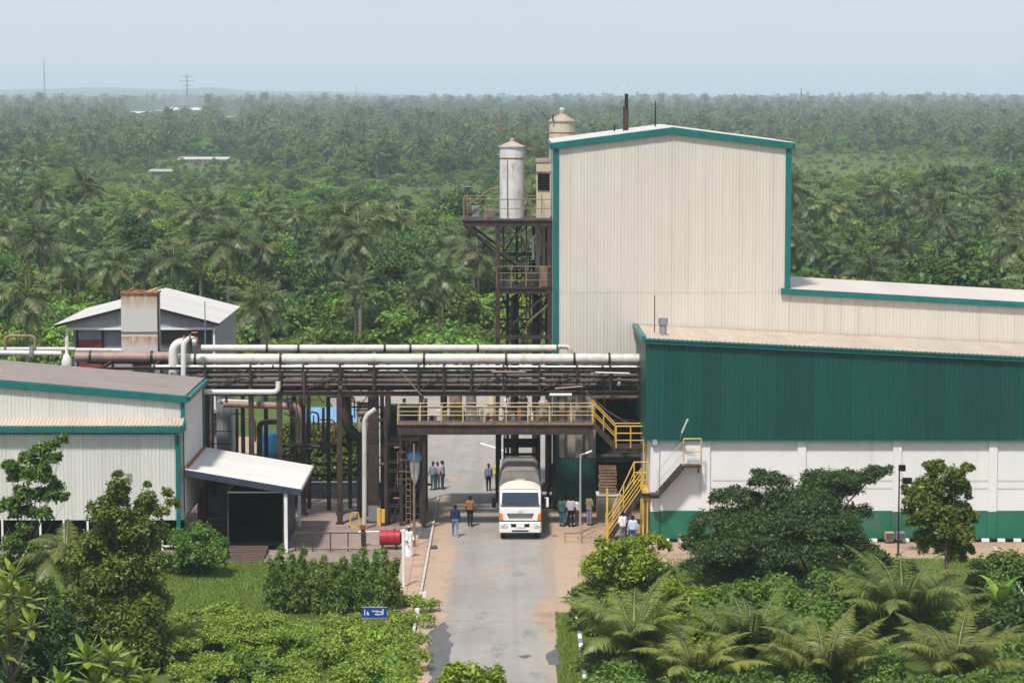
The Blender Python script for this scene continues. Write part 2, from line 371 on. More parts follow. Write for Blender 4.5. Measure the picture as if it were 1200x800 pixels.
# left footway with slabs and kerb stones
fw = tag(MB().box(-5.7, 117.5, -.05, -4.47, 150, .10).build('footway', 'paving_pink'), 'pinkish footway beside the road on its left', kind='structure')
for k in range(24):
    y0 = 118.2 + k * 1.3
    for i in range(2):
        o = MB().box(-5.66 + i * .6, y0, .10, -5.08 + i * .6, y0 + 1.26, .125 + .006 * ((k * 7 + i * 3) % 4)).build('slab', 'slab_dark' if (k in (14, 15, 16, 17) and i == 1) or (k in (15, 16)) else 'paving_pink', fw, bevel=.01)
kb = tag(MB().box(-4.465, 108, -.05, -4.325, 151, .05).build('kerb', 'concrete'), 'low pale kerb along the left road edge', kind='structure')
for k in range(43):
    o = MB().box(-4.46, 108.02 + k, .05, -4.33, 108.97 + k, .145).build('kerb_stone', 'kerb_pale', kb, bevel=.015)
# right kerb: white blocks by the grass strip
kb = tag(MB().box(2.93, 100, -.05, 3.07, 119, .02).build('kerb', 'concrete'), 'kerb by the grass strip right of the road', kind='structure')
for k in range(19):
    o = MB().box(2.91, 100.05 + k, .02, 3.09, 100.9 + k, .17).build('kerb_stone', 'white_paint' if k % 2 else 'grey_metal', kb, bevel=.015)
# black and white kerb at the foot of the long wall
yk = 136.0
kb = tag(MB().box(7.6, yk - .02, -.05, 48, yk + .18, .03).build('kerb', 'concrete'), 'kerb of black and white stones along the long wall', kind='structure')
for k in range(90):
    o = MB().box(7.62 + k * .43, yk - .03, .03, 8.035 + k * .43, yk + .17, .20).build('kerb_stone', 'white_paint' if k % 2 else 'black_paint', kb, bevel=.015)
# ================================================================ long green-and-white building on the right (R1)
Y1 = 136.4
r1 = empty('long_building', (20, 140, 0), label='long building with dark green upper cladding over a white wall with green base', cat='building')
xl, xr = xat(762, 560, Y1), 48.0
zb, zw = zat(598, Y1), zat(514, Y1)
def z1(x): a, b = W(757, 400, Y1 - .3), W(1200, 421.5, Y1 - .3); return a.z + (b.z - a.z) * (x - a.x) / (b.x - a.x)
MB().box(xl, Y1, 0, xr, 146.7, zw).build('wall', 'white_wall', r1)
MB().box(xl - .02, Y1 - .02, 0, xr, Y1 + 8, zb).build('painted_base', 'band_green', r1)
pil = [xl + .02] + [xat(p, 560, Y1) for p in (822, 934, 1046, 1158)]
while pil[-1] < 44: pil.append(pil[-1] + pil[4] - pil[3])
for i, x in enumerate(pil):
    w = .46
    o = MB().box(x, Y1 - .12, zb - .04, x + w, Y1 + .05, zw - .01).build('pilaster', 'white_wall', r1, bevel=.01)
    MB().box(x - .005, Y1 - .13, .01, x + w + .005, Y1 + .04, zb - .05).build('pilaster_base', 'band_green', o)
xc0 = xat(757, 460, Y1 - .3); n = 40; wsh = 1.0
MB().prism([(xc0 + .12, Y1 - .16, zw - .02), (xr - .1, Y1 - .16, zw - .02), (xr - .1, Y1 - .16, z1(xr) - .15), (xc0 + .12, Y1 - .16, z1(xc0) - .15)], (0, 10.2, 0)).build('upper_wall', 'dark_green', r1)
for i in range(n):
    a, c = xc0 + i * wsh, xc0 + (i + 1) * wsh - .004
    MB().sheet((a, Y1 - .24 - .006 * (i % 2), zw - .05), (a, Y1 - .24 - .006 * (i % 2), z1(a) - .04), (c, Y1 - .24 - .006 * (i % 2), zw - .05), (c, Y1 - .24 - .006 * (i % 2), z1(c) - .04), 4, .02, (0, -1, 0)).build('cladding_sheet', 'green_sheet', r1)
MB().box(xc0 - .02, Y1 - .2, zw - .12, xc0 + .10, 146.6, z1(xc0) - .02).build('side_cladding', 'green_sheet', r1)
MB().beam((xc0, Y1 - .26, zw - .06), (xr, Y1 - .26, zw - .06), .10, .05).build('drip_trim', 'trim_green', r1)
# fascia: two-step verge trim, roof sheets running front to back
MB().beam((xc0 - .1, Y1 - .36, z1(xc0) + .03), (xr, Y1 - .36, z1(xr) + .03), .16, .26).build('fascia', 'trim_green', r1, bevel=.015)
MB().beam((xc0 - .1, Y1 - .46, z1(xc0) + .13), (xr, Y1 - .46, z1(xr) + .13), .10, .10).build('gutter', 'trim_green', r1, bevel=.015)
rise = -.28
MB().beam((xc0 - .12, Y1 - .3, z1(xc0) + .14), (xc0 - .12, 146.85, z1(xc0) + .14 + rise), .24, .30).build('verge_trim', 'trim_green', r1, bevel=.015)
for i in range(n):
    a, c = xc0 + .02 + i * wsh, xc0 + .02 + (i + 1) * wsh
    za, zc = z1(a) + .16, z1(c) + .16
    MB().sheet((a, Y1 - .42, za), (a, 146.9, za + rise), (c, Y1 - .42, zc), (c, 146.9, zc + rise), 4, .045, (0, 0, 1)).build('roof_sheet', 'roof_cream', r1)
MB().beam((xc0, 146.86, z1(xc0) + .2 + rise), (xr, 146.86, z1(xr) + .2 + rise), .10, .12).build('wall_flashing', 'roof_cream', r1)
p = W(777, 396, 139.5)
tag(MB().lathe((p.x, 139.5, z1(p.x) + .1), [(.2, 0), (.2, .55), (.26, .56), (.26, .9), (.22, .92)], 14).build('roof_vent', 'grey_metal', smooth=True, angle=40), 'short grey round vent pipe on the cream roof', 'vent')
p = W(767, 392, 141); tag(MB().tube([(p.x, 141, z1(p.x)), (p.x, 141, zat(346, 141))], .03, 6).build('mast', 'dark_steel'), 'thin dark rod standing beside the roof vent', 'mast')
# small round bulkhead lamp on the corner pilaster
p = W(767.5, 518, Y1 - .15); fl = empty('bulkhead_lamp', p, label='small round grey lamp on the corner of the white wall', cat='lamp')
MB().tube([p + Vector((0, .05, 0)), p + Vector((0, -.18, -.02))], [.20, .17], 12).build('housing', 'grey_metal', fl, smooth=True, angle=40)
MB().tube([p + Vector((0, -.185, -.02)), p + Vector((0, -.2, -.02))], .13, 12).build('lens', 'galvanised', fl)
# conduit lines on the wall
for q in (562, 571):
    tag(MB().tube([W(835, q, Y1 - .04), (46, Y1 - .04, zat(q, Y1) - .05)], .009, 5).build('conduit', 'concrete'), 'thin %s cable run along the white wall' % ('upper' if q == 562 else 'lower'), 'cable')

# ================================================================ tall cream building (R2)
Y2 = 147.0
r2 = empty('tall_building', (8, 152, 0), label='tall cream corrugated building with green trim and a lower wing', cat='building')
L2, X2, D2 = xat(649, 300, Y2), xat(926, 250, Y2), 159.0
ze, zp = zat(170.5, Y2), zat(154.5, Y2); xm = (L2 + X2) / 2
zlow = zat(424, Y2)
def ztop(x): return ze + (zp - ze) * (1 - abs(x - xm) / (X2 - xm))
MB().prism([(L2 + .1, Y2 + .1, zlow), (X2 - .1, Y2 + .1, zlow), (X2 - .1, Y2 + .1, ze - .05), (xm, Y2 + .1, zp - .05), (L2 + .1, Y2 + .1, ze - .05)], (0, D2 - Y2 - .2, 0)).build('wall', 'cream_sheet', r2)
nsh = 14; w = (X2 - L2) / nsh
for i in range(nsh):
    a, c = L2 + i * w, L2 + (i + 1) * w - .004; yy = Y2 + .02 - .006 * (i % 2)
    zlap = zat(341, Y2)
    MB().sheet((a, yy, zlow), (a, yy, zlap), (c, yy, zlow), (c, yy, zlap), 5, .014, (0, -1, 0)).build('cladding_sheet', 'cream_sheet', r2)
    MB().sheet((a, yy - .012, zlap - .08), (a, yy - .012, ztop(a) - .03), (c, yy - .012, zlap - .08), (c, yy - .012, ztop(c) - .03), 5, .014, (0, -1, 0)).build('cladding_sheet', 'cream_sheet', r2)
MB().box(L2 - .03, Y2 + .05, zlow, L2 + .09, D2, ze - .06).build('side_cladding', 'cream_sheet', r2)
def wing(x): a, b = W(922, 341, Y2), W(1200, 357, Y2); return a.z + (b.z - a.z) * (x - a.x) / (b.x - a.x)
xw = 48.0; n = 32
MB().prism([(X2 + .02, Y2 + .1, 0), (xw, Y2 + .1, 0), (xw, Y2 + .1, wing(xw) - .1), (X2 + .02, Y2 + .1, wing(X2) - .1)], (0, D2 - Y2 - 1.8, 0)).build('wing_wall', 'cream_sheet', r2)
for i in range(n):
    a, c = X2 + .01 + i * 1.0, X2 + .01 + (i + 1) * 1.0 - .004; yy = Y2 + .02 - .006 * (i % 2)
    zz = z1(a) - .2
    MB().sheet((a, yy, zz), (a, yy, wing(a) - .03), (c, yy, zz), (c, yy, wing(c) - .03), 5, .014, (0, -1, 0)).build('cladding_sheet', 'cream_sheet', r2)
for i in range(16):
    a, c = X2 + .05 + i * 2, X2 + .05 + (i + 1) * 2
    MB().sheet((a, Y2 - .12, wing(a) + .15), (c, Y2 - .12, wing(c) + .15), (a, D2 - 1.6, wing(a) + .15), (c, D2 - 1.6, wing(c) + .15), 40, .03, (0, 0, 1)).build('roof_sheet', 'roof_pink', r2)
MB().beam((X2 - .5, Y2 - .14, wing(X2 - .3)), (xw, Y2 - .14, wing(xw)), .2, .34).build('wing_verge_trim', 'trim_green', r2, bevel=.015)
for xx, nm in ((L2 + .12, 'corner_trim'), (X2 - .12, 'corner_trim')):
    MB().box(xx - .17, Y2 - .07, zlow if xx < xm else wing(X2) - .1, xx + .17, Y2 + .03, ze - .2).build(nm, 'trim_green', r2, bevel=.01)
for sgn in (-1, 1):
    xa = L2 - .15 if sgn < 0 else X2 + .15
    za = ze - .03
    MB().beam((xa, Y2 - .12, za), (xm - .003 * -sgn, Y2 - .12, zp + .06), .22, .36).build('verge_trim', 'trim_green', r2, bevel=.015)
    for i in range(6):
        y0, y1 = Y2 - .2 + i * 2.1, Y2 - .2 + (i + 1) * 2.1
        MB().sheet((xm, y0, zp + .27), (xa, y0, za + .18), (xm, y1, zp + .27), (xa, y1, za + .18), 8, .03, (0, 0, 1)).build('roof_sheet', 'roof_pale', r2)
    MB().box(xa - .08, Y2 - .02, za - .2, xa + .08, D2 + .2, za + .12).build('eave_gutter', 'trim_green', r2, bevel=.015)
# ground storey: concrete piers, dark green sheets, open bay with a dim store room
xg0, xg1 = xat(653, 560, 146), xat(698, 560, 146)
for a in (xg0, xg0 + 1.05, xg1 - .42):
    MB().box(a, 146.12, 0, a + .42, 146.7, zlow - .02).build('concrete_pier', 'concrete', r2, bevel=.02)
MB().box(xg0 + .4, 146.55, 2.9, xg1 - .4, 146.75, zlow - .4).build('infill_wall', 'concrete', r2)
for i in range(4):
    a = xg0 + .02 + i * .54
    MB().sheet((a, 146.0, 0), (a, 146.0, zat(536, 146)), (a + .535, 146.0, 0), (a + .535, 146.0, zat(536, 146)), 3, .03, (0, -1, 0)).build('lower_sheet', 'dark_green', r2)
MB().box(xg0 - .02, 146.05, 0, xg0 + .1, 158, zlow).build('passage_wall', 'dark_green', r2)
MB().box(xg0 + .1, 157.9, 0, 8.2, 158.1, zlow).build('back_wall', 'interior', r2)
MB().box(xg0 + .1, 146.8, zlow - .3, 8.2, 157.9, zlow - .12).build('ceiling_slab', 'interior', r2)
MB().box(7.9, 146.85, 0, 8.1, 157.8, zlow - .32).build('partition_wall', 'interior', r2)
MB().box(xg0 + .12, 145.2, .0, 7.88, 157.8, .03).build('bay_floor', 'yard_concrete', r2)
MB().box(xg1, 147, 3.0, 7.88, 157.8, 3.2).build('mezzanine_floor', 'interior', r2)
for k, zz in enumerate((2.95, 5.1, 6.8)):
    MB().ibeam((xg1, 146.9, zz), (7.85, 146.9, zz), .2, .3).build('tie_beam', 'brown_steel', r2)
# things in the open bay
for k in range(9):
    z0 = .05 + k * .19; c = W(712, 585, 144.5)
    pt = empty('wooden_pallet', (c.x, 144.5, 1.35 + z0 * .9), label=['lowest wooden pallet of the stack behind the yellow stair', 'second wooden pallet from the bottom of the stack', 'third wooden pallet from the bottom of the stack', 'fourth wooden pallet from the bottom of the stack', 'middle wooden pallet of the stack of nine', 'fourth wooden pallet from the top of the stack', 'third wooden pallet from the top of the stack', 'second wooden pallet from the top of the stack', 'topmost wooden pallet of the stack behind the yellow stair'][k], cat='pallet', group='pallets stacked in the open bay')
    zz = 1.35 + z0 * .9; jx = .03 * math.sin(k * 2.3)
    for q in range(5): MB().box(c.x - .5 + jx + q * .205, 144.0, zz + .10, c.x - .5 + jx + q * .205 + .17, 145, zz + .13).build('plank', 'crate_wood', pt)
    for q in range(3): MB().box(c.x - .5 + jx, 144 + q * .44, zz, c.x + .49 + jx, 144.12 + q * .44, zz + .097).build('bearer', 'crate_wood', pt)
c = W(712, 585, 144.5)
cr = empty('white_plinth', (c.x, 144.5, 0), label='pale concrete plinth under the pallet stack', cat='plinth')
MB().box(c.x - .62, 143.8, 0, c.x + .7, 145.3, 1.28).build('block', 'concrete', cr, bevel=.03)
MB().box(c.x - .66, 143.76, 1.28, c.x + .74, 145.34, 1.36).build('top_slab', 'white_wall', cr, bevel=.01)

# ================================================================ left building (L1)
Y3 = 133.0
l1 = empty('left_building', (-22, 137, 0), label='white clad building with green trim and a low brown roof', cat='building')
xe = xat(215, 470, Y3); xlft = -44.0; D3 = 141.0
def z3(x): a, b = W(0, 449, Y3), W(215, 467, Y3); return a.z + (b.z - a.z) * (x - a.x) / (b.x - a.x)
xridge = -30.5
def z3r(x): return z3(x) if x > xridge else z3(2 * xridge - x)
zl = zat(500, Y3); zcl = zat(609, Y3 - .6)
MB().prism([(xlft, Y3 + .06, zcl - .1), (xe - .05, Y3 + .06, zcl - .1), (xe - .05, Y3 + .06, z3(xe) - .1), (xridge, Y3 + .06, z3(xridge) - .1), (xlft, Y3 + .06, z3r(xlft) - .1)], (0, D3 - Y3 - .1, 0)).build('wall', 'white_sheet', l1)
for i in range(26):
    c = xe - i * 1.0; a = c - .996; yy = Y3 - .006 * (i % 2)
    if a < xlft: break
    MB().sheet((a, yy, zl - .2), (a, yy, z3r(a) - .06), (c, yy, zl - .2), (c, yy, z3r(c) - .06), 5, .016, (0, -1, 0)).build('cladding_sheet', 'white_sheet', l1)
    yy -= .6
    MB().sheet((a - .2, yy, zcl), (a - .2, yy, zl - .32), (c - .2, yy, zcl), (c - .2, yy, zl - .32), 5, .016, (0, -1, 0)).build('cladding_sheet', 'white_sheet', l1)
MB().box(xlft, Y3 - .55, zcl, xe - .22, Y3 - .02, zl - .35).build('lower_wall', 'white_sheet', l1)
for i in range(8):
    y0, y1 = Y3 + i * 1.0, Y3 + (i + 1) * 1.0 - .004
    MB().sheet((xe + .01, y0, 0.0 if i > 5 else 2.0), (xe + .01, y0, z3(xe) - .1), (xe + .01, y1, 0.0 if i > 5 else 2.0), (xe + .01, y1, z3(xe) - .1), 5, .03, (1, 0, 0)).build('side_sheet', 'white_sheet', l1)
MB().box(xe - .14, Y3 - .07, zl, xe + .07, Y3 - .04, z3(xe) - .15).build('corner_trim', 'trim_green', l1)
MB().box(xe - .36, Y3 - .72, 0, xe - .14, Y3 - .645, zl - .35).build('corner_trim', 'trim_green', l1, bevel=.01)
MB().box(xe + .03, D3 - .2, 0, xe + .13, D3 + .05, z3(xe) - .1).build('corner_trim', 'trim_green', l1)
MB().beam((xe + .25, Y3 - .14, z3(xe + .25)), (xridge, Y3 - .14, z3(xridge)), .22, .36).build('verge_trim', 'trim_green', l1, bevel=.02)
MB().beam((xridge, Y3 - .14, z3(xridge)), (xlft, Y3 - .14, z3r(xlft)), .22, .36).build('verge_trim', 'trim_green', l1, bevel=.02)
MB().box(xe + .07, Y3 - .14, z3(xe) - .12, xe + .36, D3 + .3, z3(xe) + .13).build('eave_gutter', 'trim_green', l1, bevel=.03)
MB().beam((xe + .25, D3 + .2, z3(xe + .25) + .1), (xridge, D3 + .2, z3(xridge) + .1), .2, .2).build('back_verge_trim', 'trim_green', l1)
for i in range(5):
    for k in range(4):
        y0 = Y3 - .15 + k * 2.09; a, c = xe + .12 - i * 2.6, xe + .12 - (i + 1) * 2.6 - .03
        dz = .19 + .006 * i
        MB().sheet((a, y0, z3(a) + dz), (c, y0, z3(c) + dz + .01), (a, y0 + 2.09, z3(a) + dz), (c, y0 + 2.09, z3(c) + dz + .01), 8, .025, (0, 0, 1)).build('roof_sheet', 'roof_white' if i == 4 and k < 2 else 'roof_brown', l1)
MB().prism([(xridge, Y3, z3(xridge) + .1), (xlft, Y3, z3r(xlft) + .1), (xlft, Y3, z3r(xlft) + .16), (xridge, Y3, z3(xridge) + .16)], (0, 8, 0)).build('roof_slope', 'roof_brown', l1)
# low pent roof along the front
zq = zat(499, Y3 - .9)
for i in range(14):
    c = xe + .05 - i * 1.0; a = c - 1.0
    MB().sheet((a, Y3 - 1.0, zq), (a, Y3 - .02, zq + .30), (c, Y3 - 1.0, zq), (c, Y3 - .02, zq + .30), 5, .04, (0, 0, 1)).build('pent_roof_sheet', 'roof_cream', l1)
MB().box(xlft, Y3 - 1.12, zq - .33, xe + .02, Y3 - .98, zq - .02).build('pent_fascia', 'trim_green', l1, bevel=.02)
MB().prism([(xe + .05, Y3 - 1.1, zq - .3), (xe + .05, Y3 - .1, zq - .3), (xe + .05, Y3 - .1, zq + .25), (xe + .05, Y3 - 1.1, zq)], (.08, 0, 0)).build('pent_end_trim', 'trim_green', l1)
# open dark strip at the foot with white posts and a low rail
MB().box(xlft, Y3 + 1.2, 0, xe - .2, Y3 + 1.4, zcl + .4).build('inner_wall', 'shade_black', l1)  # black face: shade behind the open strip is put into its colour
MB().box(xlft, Y3 - .7, 0, xe - .3, Y3 - .45, .22).build('plinth', 'concrete', l1)
for px in (3, 47.5, 75, 103, 131, 160, 190):
    x = xat(px, 630, Y3 - .6); MB().box(x - .05, Y3 - .64, .2, x + .05, Y3 - .55, zcl).build('post', 'white_paint', l1)
MB().box(xlft, Y3 - .68, .42, xe - .3, Y3 - .62, .5).build('low_rail', 'white_paint', l1)
p = W(151, 558, Y3 - .66)
for dx, dz in ((-.08, -.1), (.08, -.1), (-.08, .1), (.08, .1)): MB().box(p.x + dx - .06, p.y - .03, p.z + dz - .07, p.x + dx + .06, p.y, p.z + dz + .07).build('vent_plate', 'grey_panel', l1)

# ================================================================ canopy beside it
cn = empty('entrance_canopy', (-14, 137, 0), label='lean-to canopy with a white sloping roof and dark blue beam', cat='canopy')
fl_, fr_, br_, bl_ = W(213, 551, 132.7), W(352, 574, 132.7), None, None
fr_.x, fl_.x = xat(352, 574, 132.7), xe + .06
zL, zR = fl_.z, fr_.z; yb = 141.2
for i in range(6):
    t0, t1 = i / 6, (i + 1) / 6
    y0, y1 = 132.7 + (yb - 132.7) * t0, 132.7 + (yb - 132.7) * t1
    MB().sheet((fl_.x, y0, zL + .05), (fr_.x, y0, zR + .05), (fl_.x, y1, zL + .05), (fr_.x, y1, zR + .05), 6, .02, (0, 0, 1)).build('roof_sheet', 'roof_white', cn)
MB().beam((fl_.x, 132.72, zL - .14), (fr_.x + .03, 132.72, zR - .14), .12, .32).build('front_beam', 'navy_steel', cn, bevel=.01)
MB().beam((fl_.x, yb - .1, zL - .14), (fr_.x, yb - .1, zR - .14), .12, .3).build('rear_beam', 'navy_steel', cn)
MB().beam((fr_.x, 132.8, zR - .02), (fr_.x, yb, zR - .02), .14, .16).build('edge_gutter', 'galvanised', cn)
MB().beam((fl_.x + .06, 132.8, zL + .09), (fl_.x + .06, yb, zL + .09), .14, .10).build('rust_flashing', 'rust', cn)
for k in range(5):
    y = 134.2 + k * 1.6; MB().beam((fl_.x, y, zL - .08), (fr_.x, y, zR - .08), .07, .14).build('rafter', 'navy_steel', cn)
px1 = xat(335, 600, 132.9)
MB().box(px1 - .09, 132.8, .02, px1 + .09, 132.95, zR - .1).build('post', 'white_paint', cn, bevel=.01)
MB().box(px1 - .05, yb - .2, .02, px1 + .1, yb - .05, zR - .1).build('post', 'white_paint', cn, bevel=.01)
# dark booth below the canopy
bt = empty('dark_booth', (-12.5, 136, 0), label='dark open-fronted booth standing under the white canopy', cat='booth')
bx0, bx1 = xat(268, 600, 133.6), xat(331, 600, 133.6)
zbt = zat(577, 133.6)
MB().box(bx0 - .08, 133.6, .0, bx0, 140.6, zbt - .05).build('side_wall', 'navy_steel', bt); MB().box(bx0, 140.4, .0, bx1, 140.6, zbt - .05).build('back_wall', 'shade_black', bt)  # inside faces are black, so the booth's shade is painted in
MB().box(bx0, 133.7, zbt - .12, bx1, 140.4, zbt - .02).build('ceiling', 'shade_black', bt); MB().box(bx0, 133.6, .26, bx1, 140.4, .32).build('floor_board', 'shade_black', bt)
MB().box(bx0 + .01, 133.7, .33, bx0 + .05, 140.3, zbt - .13).build('shade_lining', 'shade_black', bt); MB().box(bx1 - .05, 133.7, .33, bx1 - .01, 140.3, zbt - .13).build('shade_lining', 'shade_black', bt)  # black lining carries the painted shade along both inner sides
MB().box(bx1 + .002, 133.6, .0, bx1 + .09, 140.6, zat(577, 133.6) - .05).build('side_wall', 'navy_steel', bt)
MB().box(bx0 - .05, 133.5, zat(577, 133.6), bx1 + .05, 133.7, zat(577, 133.6) + .06).build('lintel', 'white_paint', bt)
# wooden ramp steps in front
st = empty('entrance_steps', (xat(290, 655, 131), 131, 0), label='brown wooden steps leading up to the dark booth', cat='steps')
for k in range(7):
    y0 = 133.3 - k * .46; z = .32 - k * .045
    MB().box(xat(264, 650, 132), y0 - .45, 0, xat(312, 650, 132), y0 - .01, z).build('step', 'deck_wood', st, bevel=.01)
# clutter below the canopy's left bay: red cabinet, pale wall, stacked benches
rc = empty('red_cabinet', (-16.2, 138, 0), label='red metal cabinet in the shade left of the dark booth', cat='cabinet')
p = W(238, 596, 139.5); MB().box(p.x - .28, 139.3, .0, p.x + .22, 139.9, 2.4).build('body', 'red_plastic', rc, bevel=.02)
MB().box(p.x - .25, 139.27, .9, p.x - .03, 139.3, 2.3).build('door', 'red_plastic', rc, bevel=.005); MB().box(p.x - .01, 139.27, .9, p.x + .2, 139.3, 2.3).build('door', 'red_plastic', rc, bevel=.005)
pw = empty('pale_partition', (-15, 140, 0), label='pale stained wall in the shade beside the red cabinet', cat='wall')
MB().box(xat(244, 590, 140.2), 140.2, 0, xat(268, 590, 140.2), 140.4, 3.3).build('wall_face', 'concrete', pw)
MB().box(xat(248, 590, 140.15), 140.13, 1.9, xat(254, 590, 140.15), 140.19, 2.7).build('window', 'black_paint', pw)
for k in range(4):
    c = W(258, 612, 135.2); z = .2 + k * .33; jj = .05 * math.sin(k * 1.9)
    bn = empty('wooden_bench', (c.x, 135.2, z), label=['lowest dark bench stacked left of the booth', 'second bench from the bottom of the stack left of the booth', 'third bench from the bottom of the stack left of the booth', 'top bench of the stack left of the booth'][k], cat='bench', group='benches stacked beside the booth')
    MB().box(c.x - .62 + jj, 135.0, z + .25, c.x + .5 + jj, 135.35, z + .30).build('seat', 'deck_wood', bn)
    for sx in (-.52, .36):
        MB().box(c.x + sx + jj, 135.02, z if k else .01, c.x + sx + .06 + jj, 135.33, z + .25).build('leg', 'deck_wood', bn)

# ================================================================ raised house behind on the left (L2)
Y4 = 150.0; D4 = 161.0
hs = empty('roof_house', (-22, 155, 0), label='raised grey house with a white gable roof behind the rusty box', cat='house')
hl, hr, hm = xat(78, 380, Y4), xat(253, 380, Y4), xat(165, 352, Y4)
zle, zre, zap = zat(379, Y4), zat(376, Y4), zat(355, Y4)
ol, orr = xat(65, 380, Y4), xat(258, 378, Y4)
for sgn in (-1, 1):
    ex, ez = (ol, zle - .05) if sgn < 0 else (orr, zre - .1)
    for i in range(6):
        y0, y1 = Y4 - .5 + i * 1.95, Y4 - .5 + (i + 1) * 1.95
        MB().sheet((hm, y0, zap + .03), (ex, y0, ez), (hm, y1, zap + .03), (ex, y1, ez), 8, .03, (0, 0, 1)).build('roof_sheet', 'roof_pale', hs)
    MB().beam((hm, Y4 - .42, zap - .06), (ex, Y4 - .42, ez - .09), .06, .16).build('barge_board', 'dark_steel', hs)
MB().prism([(hl, Y4, zre - .45), (hr, Y4, zre - .45), (hr, Y4, zre - .1), (hm, Y4, zap - .12), (hl, Y4, zle - .1)], (0, .08, 0)).build('gable_wall', 'house_gable', hs)
MB().box(hl, Y4 - .06, zre - .52, hr, Y4 + .1, zre - .40).build('tie_beam', 'white_paint', hs)
MB().box(hl + .3, Y4 + .5, 0, hr - .1, D4 - .3, zre - .45).build('wall', 'grey_panel', hs)
MB().box(hr - .08, Y4 + .02, 6, hr + .02, D4 - .3, zre - .2).build('side_wall', 'grey_metal', hs)
for px in (79, 251): x = xat(px, 395, Y4); MB().box(x - .06, Y4 - .1, 5.5, x + .06, Y4, zre - .45).build('post', 'white_paint', hs)
for px in (89, 119, 222): x = xat(px, 395, Y4); MB().box(x - .06, Y4 + .38, 5.5, x + .06, Y4 + .49, zre - .46).build('mullion', 'dark_steel', hs)
zz0 = zat(398, Y4 + .4)
MB().box(xat(90.5, 400, Y4), Y4 + .42, 6, xat(117.5, 400, Y4), Y4 + .49, zz0).build('red_panel', 'red_panel', hs)
MB().box(xat(90.5, 400, Y4), Y4 + .43, zz0 + .01, xat(117.5, 400, Y4), Y4 + .49, zre - .5).build('panel', 'grey_panel', hs)
MB().box(xat(188, 400, Y4), Y4 + .43, 6, xat(221, 400, Y4), Y4 + .49, zre - .5).build('panel', 'interior', hs)
MB().box(xat(223.5, 400, Y4), Y4 + .43, 6, xat(246, 400, Y4), Y4 + .49, zre - .5).build('panel', 'slab_dark', hs)
MB().box(hl - .2, Y4 - .3, 5.3, hr + .2, D4, 5.5).build('floor_slab', 'concrete', hs)
p = W(240, 353, 149.2); tag(MB().tube([(p.x, 149.2, 7.5), (p.x, 149.2, p.z)], .035, 6).build('vent_pipe', 'grey_metal'), 'thin grey pipe rising before the white house roof', 'pipe')
# rusty box hopper
rb = empty('rusty_hopper', (xat(164, 400, 146.2), 147, 8), label='tall grey metal box with rust streaks above the pipes', cat='hopper')
a, c = W(141.5, 344, 146.2), W(185, 421, 146.2)
MB().box(a.x, 146.2, c.z, c.x, 147.5, a.z).build('body', 'rusty_plate', rb)
MB().box(c.x + .003, 146.16, c.z - .03, c.x + .09, 146.3, a.z + .05).build('edge_angle', 'dark_steel', rb)
zm = zat(389, 146.2); MB().box(a.x - .02, 146.14, zm - .03, c.x + .02, 146.2, zm + .03).build('seam_strip', 'rust', rb)
MB().box(a.x - .04, 146.1, a.z, c.x + .06, 147.6, a.z + .08).build('top_rim', 'rust', rb)
MB().box(a.x + .6, 146.4, 0, a.x + 1.6, 147.3, c.z).build('pedestal', 'pipe_brown', rb)
for k, (dx, l) in enumerate(((.1, .5), (.35, .3), (.9, .45), (1.5, .5))): MB().beam((a.x + dx, 146.5, a.z + .09), (a.x + dx + l, 146.9, a.z + .16 + .1 * (k % 2)), .10, .08).build('scrap_piece', 'rust' if k < 3 else 'roof_cream', rb)
# ================================================================ railings and stairs
def railing(parent, pts, h=1.05, mat='yellow_paint', r=.03, n_post=None, step=1.15, mids=(.5,), post_r=None, toe=False):
    """handrail along a polyline of floor points: posts one by one, rails per run"""
    pts = [Vector(p) for p in pts]; up = Vector((0, 0, 1))
    for a, b in zip(pts, pts[1:]):
        L = (b - a).length; n = max(1, round(L / step))
        for i in range(n + (b == pts[-1])):
            q = a.lerp(b, i / n); MB().tube([q, q + up * h], post_r or r, 6).build('rail_post', mat, parent)
        MB().tube([a + up * h, b + up * h], r, 6).build('top_rail', mat, parent)
        for m in mids: MB().tube([a + up * h * m, b + up * h * m], r * .8, 6).build('mid_rail', mat, parent)
        if toe: MB().beam(a + up * .07, b + up * .07, .02, .12).build('toe_board', mat, parent)
def flight(parent, a, b, side, n, smat='brown_steel', tmat='brown_steel'):
    """stringers and treads from a (foot) to b (head); side = vector across"""
    a, b, side = Vector(a), Vector(b), Vector(side)
    for o in (Vector(), side): MB().beam(a + o, b + o, .06, .24).build('stringer', smat, parent)
    d = Vector((b.x - a.x, b.y - a.y, 0)).normalized() * .13
    for i in range(1, n + 1):
        c = a.lerp(b, i / (n + .3)); u = side.normalized() * .035
        MB().prism([c - d + u, c + d + u, c + d + side - u, c - d + side - u], (0, 0, .035)).build('tread', tmat, parent)

